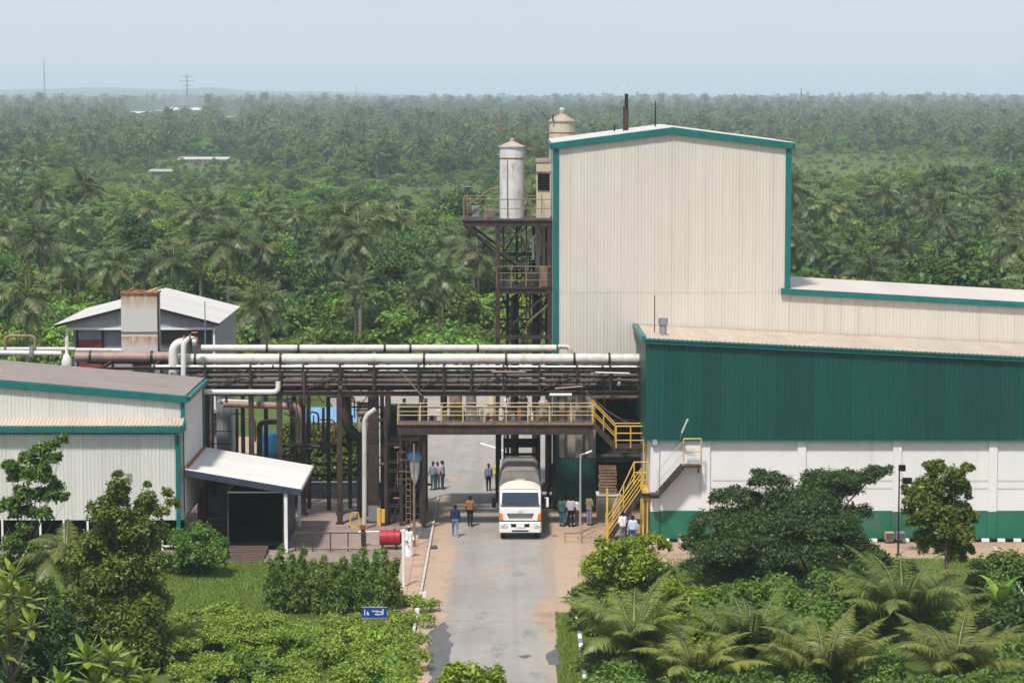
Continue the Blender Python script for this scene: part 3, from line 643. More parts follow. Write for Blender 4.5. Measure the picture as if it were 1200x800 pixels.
# ================================================================ steel tower with platforms
YT0, YT1 = 150.0, 154.5
tw = empty('steel_tower', (1.2, 152, 0), label='dark rusty steel platform tower left of the tall building', cat='tower')
xa, xb, xp = xat(583, 300, YT0), xat(646, 300, YT0), xat(543, 260, YT0)
zt, zm_ = zat(259, YT0), zat(338, YT0)
for x in (xa, xb - .1):
    for y in (YT0, YT1): MB().ibeam((x, y, 0), (x, y, zt - .12), .24, .24, .03, (0, 1, 0)).build('column', 'brown_steel', tw)
xi = xat(595, 360, YT0 + 2)
MB().ibeam((xi, YT0 + 2, 0), (xi, YT0 + 2, zm_), .2, .2, .03, (0, 1, 0)).build('column', 'dark_steel', tw)
for y in (YT0 - .05, YT1): MB().ibeam((xp, y, zt - .14), (xb + .15, y, zt - .14), .2, .34, .03).build('platform_beam', 'brown_steel', tw)
for x in (xp, xa, (xa + xb) / 2, xb): MB().ibeam((x, YT0, zt - .14), (x, YT1, zt - .14), .16, .28, .03).build('cross_beam', 'brown_steel', tw)
MB().box(xp - .08, YT0 - .14, zt + .035, xb + .2, YT1 + .1, zt + .075).build('platform_deck', 'brown_steel', tw)
railing(tw, [(xp, YT1, zt + .07), (xp, YT0 - .08, zt + .07), (xb + .1, YT0 - .08, zt + .07)], 1.2, 'rail_tan', .03, step=1.25, mids=(.55,))
railing(tw, [(xp, YT1 + .05, zt + .07), (xb + .1, YT1 + .05, zt + .07)], 1.2, 'rail_tan', .03, step=1.25)
MB().beam((xp + .1, YT0, zt - .3), (xa, YT0, zat(293, YT0)), .13).build('knee_brace', 'dark_steel', tw)
MB().beam((xp + .1, YT1, zt - .3), (xa, YT1, zat(293, YT0)), .13).build('knee_brace', 'dark_steel', tw)
def br(px0, py0, px1, py1, y=YT0, w=.11, m='brown_steel', nm='brace'): MB().beam(W(px0, py0, y), W(px1, py1, y), w).build(nm, m, tw)
br(586, 289, 618, 266); br(588, 295, 620, 320, w=.16); br(628, 268, 643, 292); br(588, 296, 606, 311, YT1)
br(588, 355, 612, 342, YT1); br(600, 380, 640, 345); br(618, 378, 652, 348, w=.09, m='rail_tan'); br(588, 352, 625, 390, YT1); br(590, 388, 630, 352, YT1 - 1)
br(583, 297, 646, 297, YT1, .14, nm='tie_beam'); br(583, 395, 650, 395, YT0, .22, nm='tie_beam'); br(583, 395, 650, 395, YT1, .22, nm='tie_beam'); br(583, 374, 650, 374, YT1, .12, nm='tie_beam')
for y in (YT0 - .04, YT1): MB().ibeam((xa - .1, y, zm_ - .15), (xb + .2, y, zm_ - .15), .18, .32, .03).build('platform_beam', 'brown_steel', tw)
MB().box(xa - .12, YT0 - .12, zm_ + .015, xb + .2, YT1 + .05, zm_ + .05).build('platform_deck', 'brown_steel', tw)
railing(tw, [(xa - .05, YT1, zm_ + .05), (xa - .05, YT0 - .1, zm_ + .05), (xb + .2, YT0 - .1, zm_ + .05)], 1.25, 'rail_tan', .03, step=.9, mids=(.35, .68))
railing(tw, [(xa, YT1 + .05, zm_ + .05), (xb + .2, YT1 + .05, zm_ + .05)], 1.6, 'dark_steel', .04, step=.5, mids=(.3, .6, .8))
zc = zat(302, YT1 - .5)
MB().box(xat(612, 300, YT1), YT1 - 1.2, zc - .05, xb, YT1, zc).build('cat_walk', 'brown_steel', tw)
railing(tw, [(xat(620, 300, YT1), YT1 - 1.2, zc), (xb, YT1 - 1.2, zc)], .9, 'rail_tan', .03, step=.5, mids=(.33, .66))
for x in (xa + (xb - xa) * .36, xa + (xb - xa) * .68): MB().ibeam((x, YT1 - .6, 0), (x, YT1 - .6, zt - .3), .16, .16, .025, (0, 1, 0)).build('inner_column', 'dark_steel', tw)
for p0, q0, p1, q1, y in ((586, 342, 612, 395, YT1), (612, 342, 586, 395, YT1), (614, 345, 645, 395, YT1 - .6), (645, 345, 614, 395, YT1 - .6), (588, 300, 640, 335, YT1), (640, 298, 600, 335, YT1 - .6), (545, 264, 583, 300, YT1 - 2), (612, 262, 590, 296, YT1)): br(p0, q0, p1, q1, y, .09, 'dark_steel')
for q in (318, 360, 384): br(584, q, 648, q, YT1 - .6, .11, 'dark_steel', 'tie_beam')
for px in (606, 611): MB().beam(W(px, 395, YT0 + .4), W(px, 262, YT0 + .4), .04).build('ladder_rail', 'dark_steel', tw)
for k in range(21): z = zat(392, YT0) + k * .32; MB().tube([(xat(606, 330, YT0 + .4), YT0 + .4, z), (xat(611, 330, YT0 + .4), YT0 + .4, z)], .018, 5).build('rung', 'dark_steel', tw)
for k, (px, q0, q1) in enumerate(((617, 262, 395), (634, 300, 395), (640, 262, 340), (621, 340, 398), (590, 264, 335))): MB().tube([W(px, q0, YT0 + 1 + .3 * k), W(px, q1, YT0 + 1 + .3 * k)], .055 + .02 * (k % 2), 8).build('riser', ('rail_tan', 'pipe_brown', 'dark_steel')[k % 3], tw)
MB().box(xat(614, 335, YT0 + 1), YT0 + 1, zm_ + .05, xat(628, 335, YT0 + 1), YT0 + 2, zm_ + .9).build('gear_box', 'brown_steel', tw, bevel=.03)
MB().box(xat(632, 335, YT0 + 1), YT0 + .8, zm_ + .05, xat(643, 335, YT0 + 1), YT0 + 1.6, zm_ + 1.2).build('gear_box', 'rail_tan', tw, bevel=.03)
MB().box(xat(553, 255, 153), 152.8, zt + .08, xat(562, 255, 153), 153.4, zt + .75).build('control_box', 'grey_metal', tw, bevel=.02); MB().box(xat(568, 255, 153), 152.6, zt + .08, xat(580, 255, 153), 153.2, zt + .55).build('control_box', 'rail_tan', tw, bevel=.02)
# valve stands on the platform's outer end
vs_ = empty('valve_stand', (xat(548, 230, 152), 152, zt + .08), label='small pipe stand on the outer end of the top platform', cat='stand')
p = W(548, 240, 152.5); MB().tube([(p.x, 152.5, zt + .08), (p.x, 152.5, zat(222, 152.5))], .06, 8).build('pipe', 'rail_tan', vs_)
MB().lathe((p.x, 152.5, zat(222, 152.5)), [(.10, 0), (.26, .12), (.28, .14), (.28, .17)], 12).build('hood', 'grey_metal', vs_)
MB().tube([W(549, 240, 152.5), W(575, 222, 152.5), W(584, 221, 152.5)], .05, 8).build('branch_pipe', 'rail_tan', vs_)
# ---- vessels
def tank(name, px, py_top, py_bot, w, Y, z0, label, mat, capm='cap_rust', cone=.3, seams=(), n=28):
    c = W(px, py_top, Y); r = w / 2 / FPX * Y; zt_ = c.z
    t = empty(name, (c.x, Y, z0), label=label, cat='tank')
    MB().lathe((c.x, Y, z0), [(r, 0), (r, zt_ - z0)], n).build('shell', mat, t, smooth=True, angle=40)
    MB().lathe((c.x, Y, zt_), [(r + .06, -.05), (r + .06, .02), (r * .25, cone), (r * .2, cone + .02), (r * .2, cone + .16), (r * .1, cone + .2)], n).build('roof_cone', capm, t, smooth=True, angle=30)
    for s_ in seams: MB().lathe((c.x, Y, zat(s_, Y)), [(r + .015, 0), (r + .03, .02), (r + .03, .05), (r + .015, .07)], n).build('band', 'rust', t)
    return t, c, r
t, c, r = tank('white_silo', 600, 172, 250, 29, 152.0, zt + .08, 'tall white cylindrical tank on the top platform', 'tank_white', seams=(186,))
MB().tube([(c.x - .28, 152 - r - .03, zt + .2), (c.x - .28, 152 - r - .03, zat(186, 152))], .025, 6).build('drain_pipe', 'rust', t)
t, c, r = tank('cream_silo', 658.5, 142, 300, 30, 162.0, 10, 'round cream silo with rusty cap peeping over the tall roof', 'tank_cream', seams=(156, 165), cone=.42)
MB().lathe((c.x, 162, c.z + .42), [(.12, 0), (.12, .25), (.16, .26), (.16, .38), (.05, .42)], 12).build('cap_vent', 'tank_white', t)
MB().tube([W(648, 142, 162 - .8), W(648, 134, 161.2)], .05, 6).build('vent_stub', 'dark_steel', t)
for k in range(4):
    g = R(45 + 90 * k); MB().ibeam((c.x + r * .8 * math.cos(g), 162 + r * .8 * math.sin(g), 0), (c.x + r * .8 * math.cos(g), 162 + r * .8 * math.sin(g), 10), .2, .2, .03, (0, 1, 0)).build('support_leg', 'brown_steel', t)
cs = empty('cream_column', (xat(636, 250, 152.5), 153, zm_), label='square cream duct column with a black louvre beside the white tank', cat='duct')
a, b = xat(628.5, 250, 152.2), xat(645, 250, 152.2)
MB().box(a, 152.2, zat(330, 152.2), b, 153.2, zat(190, 152.2)).build('body', 'tank_cream', cs)
MB().box(a - .06, 152.14, zat(190, 152.2), b + .06, 153.26, zat(186, 152.2)).build('cap', 'cap_rust', cs)
MB().box(a - .03, 152.15, zat(203, 152.2), b + .03, 153.24, zat(201, 152.2)).build('band', 'rust', cs)
for k in range(6):
    z0 = zat(223, 152.2) + k * .165; MB().box(a + .08, 152.14, z0, b - .06, 152.2, z0 + .155).build('slat', 'black_paint', cs)
for py in (228, 262, 280): MB().box(a + .30, 152.17, zat(py + 22, 152.2), a + .34, 152.2, zat(py, 152.2)).build('seam', 'rust', cs)
ts = tag(MB().tube([W(625, 276, 151), W(625, 304, 151)], .07, 8).build('steel_cylinder', 'pipe_clean'), 'thin bright vertical pipe below the top platform', 'pipe')
# three brown process columns inside the tower
for k, (px, wpx, y) in enumerate(((603, 10, 153.2), (629, 9, 152.6), (643, 8, 153.6))):
    c = W(px, 345, y); r = wpx / 2 / FPX * y
    v = empty('process_vessel', (c.x, y, 0), label=['slim brown vessel inside the tower nearest its outer column', 'slim brown vessel in the middle of the tower', 'slim brown vessel in the tower next to the tall building'][k], cat='vessel', group='brown vessels inside the tower')
    MB().lathe((c.x, y, 0), [(r, 0), (r, c.z - .3), (r * .75, c.z - .1), (r * .3, c.z)], 14).build('shell', 'brown_steel', v, smooth=True, angle=40)
    for q in (352, 372, 388): MB().lathe((c.x, y, zat(q, y)), [(r + .02, 0), (r + .06, .03), (r + .06, .08), (r + .02, .11)], 14).build('flange', 'dark_steel', v)
# chimneys and rods above the tall roof
sk = empty('flue_stack', (xat(733, 130, 153), 153, 21), label='thin dark flue rising above the tall roof', cat='chimney')
c = W(733.3, 126, 153); z0 = 21.2
MB().lathe((c.x, 153, z0), [(.17, 0), (.17, c.z - z0), (.19, c.z - z0 + .01), (.19, c.z - z0 + .06)], 14).build('lower_pipe', 'brown_steel', sk, smooth=True, angle=40)
MB().lathe((c.x + .04, 153, c.z + .05), [(.11, 0), (.11, zat(110, 153) - c.z - .05)], 12).build('upper_pipe', 'dark_steel', sk, smooth=True, angle=40)
zz = zat(110, 153)
MB().tube([(c.x - .02, 153, zz - .2), (c.x - .25, 153, zz), (c.x - .28, 153, zz + .42), (c.x + .06, 153, zz + .42), (c.x + .06, 153, zz + .15)], .03, 6).build('bracket', 'pipe_clean', sk)
MB().box(c.x - .3, 152.95, zz + .40, c.x + .1, 153.05, zz + .46).build('hood', 'pipe_clean', sk)
p = W(720, 147, 155); tag(MB().tube([(p.x, 155, 21), (p.x, 155, p.z)], .06, 6).build('vent_stub', 'dark_steel'), 'short dark stub beside the flue on the tall roof', 'pipe')
p = W(768, 118, 153); tag(MB().tube([(p.x, 153, 21.5), (p.x, 153, zat(132, 153)), (p.x, 153, p.z)], [.05, .05, .03], 6).build('lightning_rod', 'dark_steel'), 'thin lightning rod at the crest of the tall roof', 'rod')
an = empty('antenna_mast', (xat(586.5, 165, 153.8), 153.8, zt), label='thin mast with side brackets beside the white tank', cat='mast')
p = W(586.5, 123, 153.8); MB().tube([(p.x, 153.8, zt + .08), (p.x, 153.8, p.z)], .04, 6).build('pole', 'rail_tan', an)
for q, d in ((148, .35), (152, .45)): MB().tube([(p.x, 153.8, zat(q, 153.8)), (p.x + d, 153.8, zat(q - 1, 153.8)), (p.x + d + .05, 153.8, zat(q - 5, 153.8))], .025, 5).build('bracket', 'rail_tan', an)

# ================================================================ pipe rack over the road
YR0, YR1 = 142.0, 145.2
pr = empty('pipe_rack', (-4, 143.5, 0), label='long rusty steel pipe rack crossing above the road', cat='pipe rack')
xs, xe2 = xat(90, 450, YR0), xat(751, 450, YR0)
zr_top, zr_mid, zr_low = zat(432, YR0), zat(446, YR0), zat(461, YR0)
for y in (YR0, YR1):
    MB().ibeam((xs, y, zr_low), (xe2, y, zr_low), .2, .26, .03).build('main_girder', 'brown_steel', pr)
    MB().ibeam((xs, y, zr_top + .02), (xe2, y, zr_top + .02), .16, .14, .02).build('upper_girder', 'brown_steel', pr)
stations = [xat(p, 450, YR0) for p in (122, 180, 240, 293, 328, 355, 398, 438, 490, 520, 552, 590, 632, 676, 715, 748)]
for i, x in enumerate(stations):
    for y in (YR0, YR1): MB().ibeam((x, y, zr_low + .13), (x, y, zr_top - .05), .13, .13, .02, (0, 1, 0)).build('rack_post', 'brown_steel', pr)
    for z in (zr_low + .16, zr_mid, zr_top + .1): MB().ibeam((x, YR0 - .1, z), (x, YR1 + .1, z), .12, .16, .02).build('cross_beam', 'brown_steel', pr)
for a, b in ((0, 1), (2, 3), (5, 6), (8, 9), (10, 11), (12, 13), (13, 14)):
    MB().beam((stations[a], YR0, zr_low + .1), (stations[b], YR0, zr_top), .07).build('brace', 'brown_steel', pr)
for px, w, y in ((295, .28, YR0), (328, .3, YR0), (355, .34, YR1), (398, .3, YR0), (438, .58, YR0 + .7), (455, .24, YR0), (494, .26, YR0 - .6), (240, .3, YR0), (295, .28, YR1), (328, .3, YR1), (398, .3, YR1), (455, .3, YR1 + 1)):
    x = xat(px, 540, y)
    top = zr_top + .3 if w > .5 else zr_low
    o = MB().ibeam((x, y, 0), (x, y, top), w, w, .04, (0, 1, 0)) if w < .5 else MB().box(x - w / 2, y - w / 2, 0, x + w / 2, y + w / 2, top)
    o = o.build('column', 'brown_steel', pr)
    MB().box(x - w * .8, y - w * .8, .01, x + w * .8, y + w * .8, .06).build('base_plate', 'dark_steel', o)
    if w > .5:
        MB().box(x - w / 2 - .006, y - w / 2 - .006, .07, x + w / 2 + .006, y + w / 2 + .006, zat(591, y)).build('painted_foot', 'grey_metal', o)
        for q in (458, 502, 517): MB().box(x - w / 2 - .03, y - w / 2 - .03, zat(q, y), x + w / 2 + .03, y + w / 2 + .03, zat(q - 2, y)).build('splice_plate', 'brown_steel', o)
# tangle of hangers, drops, valves and small braces in the rack
rq = random.Random(4)
for k in range(46):
    px = rq.uniform(236, 746); x = xat(px, 450, YR0); y = rq.choice((YR0 - .12, YR0 + .5, YR0 + 1.6, YR1))
    if k % 4 == 0: MB().tube([(x, y, zr_top - .1), (x, y, zr_low - rq.uniform(.1, .9))], rq.uniform(.03, .06), 6).build('drop_pipe', rq.choice(('pipe_brown', 'rail_tan', 'dark_steel')), pr)
    elif k % 4 == 1: MB().beam((x, y, zr_low + .1), (x + rq.uniform(-.5, .5), y, zr_top), .05).build('hanger', 'brown_steel', pr)
    elif k % 4 == 2: z = rq.uniform(zr_low + .2, zr_top - .1); MB().lathe((x, y, z - .12), [(.05, 0), (.13, .05), (.13, .18), (.05, .24), (.03, .42), (.12, .43), (.12, .46)], 8).build('valve', rq.choice(('rust', 'grey_metal', 'pipe_brown')), pr)
    else: z = rq.uniform(zr_low + .2, zr_top); MB().tube([(x, y, z), (x + rq.uniform(.8, 2.4), y, z + rq.uniform(-.12, .12))], rq.uniform(.03, .07), 6).build('side_pipe', rq.choice(('pipe_brown', 'pipe_clean', 'rail_tan', 'pipe_pink')), pr)
for px in (333, 350):
    for k in range(7): q = 470 + k * 14; MB().beam(W(333, q, YR0 + .2), W(352, q + (10 if k % 2 else -8), YR0 + .2), .06).build('lattice_bar', 'dark_steel', pr) if px == 333 else None
for p0, q0, p1, q1 in ((336, 462, 345, 540), (342, 470, 338, 520), (346, 465, 350, 515), (372, 462, 380, 470), (410, 470, 432, 462)): MB().tube([W(p0, q0, YR0 + .4), W((p0 + p1) / 2 + 3, (q0 + q1) / 2 + 6, YR0 + .4), W(p1, q1, YR0 + .4)], .03, 6).build('slack_hose', 'black_paint', pr)
for px, y in ((285, 146.6), (312, 147), (345, 147.5), (362, 147.2), (385, 146.8), (410, 147.3), (448, 147)): x = xat(px, 520, y); MB().ibeam((x, y, 0), (x, y, zr_low), .22, .22, .03, (0, 1, 0)).build('rear_column', 'dark_steel', pr)
MB().ibeam((xat(280, 500, 147), 147, zr_low - .1), (xat(500, 500, 147), 147, zr_low - .1), .2, .3, .03).build('rear_girder', 'dark_steel', pr)
MB().ibeam((xat(330, 540, 146), 146, zat(540, 146)), (xat(356, 540, 146), 146, zat(540, 146)), .16, .2, .03).build('rear_girder', 'dark_steel', pr)

def pipe(label, pts, r, mat, Y=None, flanges=(), name='pipe', bands='dark_steel', n=14):
    t = empty(name, pts[0], label=label, cat='pipe')
    MB().tube(pts, r, n).build('pipe_run', mat, t, smooth=True, angle=50)
    for q in flanges:
        q = Vector(q); MB().tube([q - Vector((.06, 0, 0)), q + Vector((.06, 0, 0))], r * 1.22, n).build('flange', bands, t, smooth=True, angle=40)
    return t
def bend(a, b, c, k=5, rad=.5):
    a, b, c = Vector(a), Vector(b), Vector(c); p = b + (a - b).normalized() * rad; q = b + (c - b).normalized() * rad
    return [p * (1 - t) ** 2 + b * 2 * t * (1 - t) + q * t * t for t in (i / k for i in range(k + 1))]
def hx(px, py, y): return W(px, py, y)
y = 144.6; pipe('long pale pipe, uppermost of the rack, ending at the tall building', [hx(236, 408, y), hx(652, 408, y)], .21, 'pipe_white', flanges=[hx(p, 408, y) for p in (313, 350, 451, 481, 560)])
y = 144.8; pipe('short beige elbow turning down at the corner of the tall building', [hx(654, 406, y)] + bend(hx(656, 406, y), hx(668, 406, y), hx(668, 420, y), rad=.3) + [hx(668, 425, y)], .13, 'tank_cream')
y = 143.2; z_ = 420.5; pipe('thick white main pipe running the whole length of the rack', [hx(205, z_, y), hx(749, z_, y)], .30, 'pipe_white', flanges=[hx(p, z_, y) for p in (229, 329, 497, 593, 673, 714)])
pipe('thick brownish pink pipe leading in behind the rusty box', [hx(88, 418, 145.0), hx(206, 418, 145.0)], .29, 'pipe_pink', flanges=[hx(p, 418, 145.0) for p in (106, 178)])
y = 142.4; pipe('thin white pipe just under the thick main pipe', [hx(178, 429.5, y), hx(750, 430.5, y)], .10, 'pipe_clean', flanges=[hx(p, 430, y) for p in (320, 497, 594, 706)])
rows = [('dark brown', 436, 143.9, .10, 'pipe_brown', 205, 749), ('reddish brown', 440, 142.5, .13, 'pipe_brown', 232, 749), ('dull pinkish', 446, 142.3, .15, 'pipe_brown', 205, 749), ('slim brown', 451, 142.2, .085, 'pipe_brown', 232, 676), ('sagging dark', 455, 142.6, .11, 'dark_steel', 232, 749), ('lowest brown', 459.5, 142.1, .10, 'pipe_brown', 330, 680)]
for k, (nm, q, y, r, mt, p0, p1) in enumerate(rows):
    pipe('%s pipe in the rack, %s below the white pipes' % (nm, ['first', 'second', 'third', 'fourth', 'fifth', 'sixth'][k]), [hx(p0, q, y)] + [hx(p0 + (p1 - p0) * t, q + .5 * math.sin(t * 21 + k), y) for t in (.2, .4, .6, .8)] + [hx(p1, q, y)], r, mt, flanges=[hx(p0 + (p1 - p0) * t, q, y) for t in (.13, .37, .61, .83)], n=10)
y = 141.7; pipe('white pipe with an upward elbow left of the rack', [hx(233, 459, y), hx(318, 459, y)] + bend(hx(318, 459, y), hx(326, 459, y), hx(326, 448, y), rad=.3) + [hx(326, 447, y)], .14, 'pipe_clean')
y = 141.75; pipe('short pale pipe below the rack near the green wall', [hx(644, 462.5, y), hx(670, 462.5, y)], .09, 'pipe_clean')
pipe('pale horizontal pipe end in the dim bay beside the green cladding', [hx(695, 464, 143.8), hx(748, 464, 143.8)], .16, 'pipe_pink')
y = 141.6; pipe('white vertical riser pipe beside the thick brown column', [hx(427, 623, 140.3), hx(427, 500, 140.3)] + bend(hx(427, 500, 140.3), hx(427, 489, 140.3), hx(434, 483, 140.3), rad=.35) + [hx(440, 479, 140.3)], .13, 'pipe_white')
pipe('pinkish pipe on the left under the rack', [hx(262, 473, 144.2), hx(322, 475, 144.2)] + bend(hx(322, 475, 144.2), hx(350, 476, 144.2), hx(350, 520, 144.2), rad=.4) + [hx(350, 520, 144.2)], .20, 'pipe_pink')
pipe('white pipe stub above the left grass', [hx(258, 470, 145.5), hx(298, 472, 145.5)], .17, 'pipe_clean')
pipe('thick dark duct elbow left of the brown column', [hx(404, 462, 144.6), hx(404, 482, 144.6)] + bend(hx(404, 482, 144.6), hx(407, 505, 144.6), hx(424, 512, 144.6), rad=.7) + bend(hx(416, 509, 144.6), hx(424, 512, 144.6), hx(424, 560, 144.6), rad=.4) + [hx(424, 612, 144.6)], .30, 'brown_steel')
pipe('dark bent pipe beside the blue tank', [hx(304, 560, 146.5), hx(304, 505, 146.5)] + bend(hx(304, 505, 146.5), hx(304, 494, 146.5), hx(318, 494, 146.5), rad=.4) + [hx(326, 494, 146.5)], .16, 'pipe_brown')
pipe('slim sloping rod crossing the rack above the walkway', [hx(470, 436, 141.4), hx(500, 470, 141.4)], .035, 'rail_tan', n=6)
pipe('small sloping strut under the pale pipe near the dim bay', [hx(685, 458, 141.6), hx(712, 482, 141.6), hx(738, 497, 141.6)], .05, 'pipe_brown', n=6)
pp = empty('process_piping', W(370, 560, 146), label='tangle of dark brown process pipes under the rack left of the road', cat='pipework'); rt = random.Random(12)
for k in range(46):
    px, q = rt.uniform(238, 470), rt.uniform(463, 560); y = rt.uniform(145.4, 148.6); a = W(px, q, y); mt = rt.choice(('pipe_brown', 'brown_steel', 'dark_steel', 'pipe_brown', 'rust', 'pipe_pink')); r_ = rt.uniform(.03, .10)
    if 355 < px < 432 and q > 495: q = rt.uniform(463, 492); a = W(px, q, y)
    if k % 3 == 0: MB().tube([a, W(px, min(590, q + rt.uniform(20, 70)), y)], r_, 7).build('upright_pipe', mt, pp)
    elif k % 3 == 1: MB().tube([a, W(min(475, px + rt.uniform(15, 50)), q, y)], r_, 7).build('level_pipe', mt, pp)
    else: e = rt.uniform(10, 22); MB().tube([a] + bend(a, W(px + e, q, y), W(px + e, q + e * 1.6, y), rad=.3) + [W(px + e, q + e * 1.6, y)], r_ * .8, 7).build('bent_pipe', mt, pp)
# two white goosenecks above the left roof
for k, (px, top, r, y, dx) in enumerate(((203, 402, .26, 142.5, 12), (215, 397, .15, 142.0, 7))):
    pts = [hx(px, 452, y), hx(px, top + 12, y)] + bend(hx(px, top + 12, y), hx(px + 1, top, y), hx(px + dx, top - 1, y), rad=.5, k=6) + [hx(px + dx, top - 1, y)]
    t = pipe(['thick white gooseneck pipe above the left roof', 'thin white gooseneck pipe right of the thick one'][k], pts, r, 'pipe_clean')
    q = hx(px + dx, top - 1, y); MB().tube([q + Vector((0, 0, 0)), q + Vector((.08, 0, 0))], r * 1.5, 14).build('flange', 'rust', t)
vv = empty('gate_valve', hx(224, 405, 142), label='rusty round valve where the goosenecks meet the main pipe', cat='valve')
q = hx(226, 402, 142); MB().tube([q, q + Vector((.2, 0, 0))], .32, 16).build('body', 'grey_metal', vv); MB().tube([q + Vector((.21, 0, 0)), q + Vector((.26, 0, 0))], .36, 16).build('flange', 'rust', vv)
st_ = MB().tube([q + Vector((.1, 0, .3)), q + Vector((.1, 0, .6))], .04, 6).build('stem', 'rust', vv); MB().tube([q + Vector((.1, 0, .58)), q + Vector((.1, 0, .62))], .2, 12).build('hand_wheel', 'rust', st_)
pipe('white pipe low behind the brown roof ending in a bulb', [hx(0, 413, 142.6), hx(72, 414, 142.6)], .14, 'pipe_clean')
pipe('pale pipe at the far left behind the roof', [hx(-30, 409, 146), hx(88, 409, 146)], .12, 'pipe_white')
pipe('white pipe passing in front of the grey house', [hx(86, 410, 148.3), hx(200, 411, 148.3)], .13, 'pipe_white')
vb = empty('white_separator', hx(78, 420, 142.8), label='white bulb shaped vessel at the left end of the pipes', cat='vessel')
c = hx(78, 424, 142.8); MB().lathe((c.x, 142.8, c.z - .6), [(.26, 0), (.3, .5), (.28, .75), (.16, 1.0), (.07, 1.12), (.07, 2.0)], 16).build('shell', 'pipe_clean', vb, smooth=True, angle=50)
pipe('brown hoop pipe above the far left of the roof', [hx(6, 415, 142.8), hx(6, 400, 142.8)] + bend(hx(6, 400, 142.8), hx(7, 393.5, 142.8), hx(14, 393.5, 142.8), rad=.3) + bend(hx(30, 393.5, 142.8), hx(41, 393.5, 142.8), hx(41, 402, 142.8), rad=.3) + [hx(41, 414, 142.8)], .08, 'rail_tan')
pipe('short grey pipe stub above the far left of the roof', [hx(37, 418, 142.5), hx(37, 406, 142.5)], .14, 'grey_metal')

# ================================================================ walkway bridge
YB0, YB1 = 139.6, 141.2
wk = empty('walkway_bridge', (-1, 140.4, 0), label='brown steel walkway with yellow railings spanning the road', cat='walkway')
x0, x1 = xat(466, 500, YB0), xat(695, 500, YB0); zd = zat(497, YB0)
for y in (YB0, YB1): MB().ibeam((x0, y, zd - .30), (x1, y, zd - .30), .2, .52, .03).build('girder', 'brown_steel', wk)
for k in range(22):
    a = x0 + (x1 - x0) * k / 22; MB().box(a, YB0 - .08, zd - .035, a + (x1 - x0) / 22 - .02, YB1 + .08, zd).build('deck_plate', 'pipe_brown', wk)
for k in range(8):
    a = x0 + (x1 - x0) * k / 7.0; MB().ibeam((a, YB0 + .1, zd - .2), (a, YB1 - .1, zd - .2), .1, .2, .02).build('cross_beam', 'brown_steel', wk)
for y, off in ((YB0 - .03, 0), (YB1, .5)):
    railing(wk, [(x0, y, zd), (x1, y, zd)], .98, 'yellow_pale', .028, step=1.18, mids=(.52,))
MB().beam((x0, YB0 - .12, zd + .05), (x1, YB0 - .12, zd + .05), .02, .12).build('toe_board', 'rail_tan', wk)
for px, y in ((470, YB1 + .3), (497, YB0 + .3), (497, YB1 + .2)):
    x = xat(px, 560, y); MB().ibeam((x, y, 0), (x, y, zd - .55), .2, .2, .03, (0, 1, 0)).build('support_column', 'dark_steel', wk)
# equipment seen above the deck behind the railing
for k, (px, w, q0, y, mt) in enumerate(((428, 20, 470, 148, 'concrete'), (534, 15, 456, 147, 'pipe_pink'), (520, 8, 458, 149, 'black_paint'), (552, 12, 460, 149, 'grey_metal'), (576, 9, 462, 148.5, 'tank_cream'), (593, 10, 466, 149.5, 'galvanised'), (613, 11, 464, 148.2, 'brown_steel'), (637, 12, 468, 149.4, 'galvanised'))):
    c = W(px, q0, y); r = w / 2 / FPX * y
    v = empty('vertical_vessel', (c.x, y, 0), label='%s vertical vessel behind the walkway railing, %s from its left end' % ({'concrete': 'dusty tan', 'pipe_pink': 'pinkish brown', 'black_paint': 'black', 'grey_metal': 'grey', 'tank_cream': 'cream', 'galvanised': 'silvery', 'brown_steel': 'dark brown'}[mt], ['first', 'third', 'second', 'fourth', 'fifth', 'sixth', 'seventh', 'eighth'][k]), cat='vessel', group='vessels behind the walkway')
    zb_ = 0 if px < 500 else 5.0
    MB().lathe((c.x, y, zb_), [(r, 0), (r, c.z - zb_ - .12), (r * .6, c.z - zb_), (.03, c.z - zb_ + .03)], 14).build('shell', mt, v, smooth=True, angle=40)
    for q in (472, 486): MB().lathe((c.x, y, zat(q + 3 * (k % 3), y)), [(r + .01, 0), (r + .05, .02), (r + .05, .07), (r + .01, .09)], 14).build('flange', 'rust', v)
# the raised machine floor those vessels stand on
mf = empty('machine_floor', (-.5, 148, 0), label='raised dark machine floor behind the walkway over the road', cat='platform')
a, b = xat(500, 500, 146.6), xat(652, 500, 146.6)
MB().box(a, 146.6, 4.86, b, 150.4, 5.0).build('floor_plate', 'dark_steel', mf)
for y in (146.7, 150.3): MB().ibeam((a, y, 4.68), (b, y, 4.68), .2, .34, .03).build('girder', 'dark_steel', mf)
for px in (499, 650):
    for y in (147.0, 150.0): x = xat(px, 540, y); MB().ibeam((x, y, 0), (x, y, 4.52), .22, .22, .03, (0, 1, 0)).build('column', 'dark_steel', mf)
for k in range(20):
    a_ = a + .2 + k * .36; h = .5 + .35 * ((k * 37) % 10) / 10
    MB().box(a_, 146.9 + (k % 3) * .5, 5.001, a_ + .2, 147.2 + (k % 3) * .5, 5 + h).build('valve_block', ['pipe_brown', 'pipe_clean', 'rail_tan', 'grey_metal', 'rust'][k % 5], mf)
railing(mf, [(a, 146.6, 5.0), (b, 146.6, 5.0)], 1.0, 'rail_tan', .03, step=1.4)

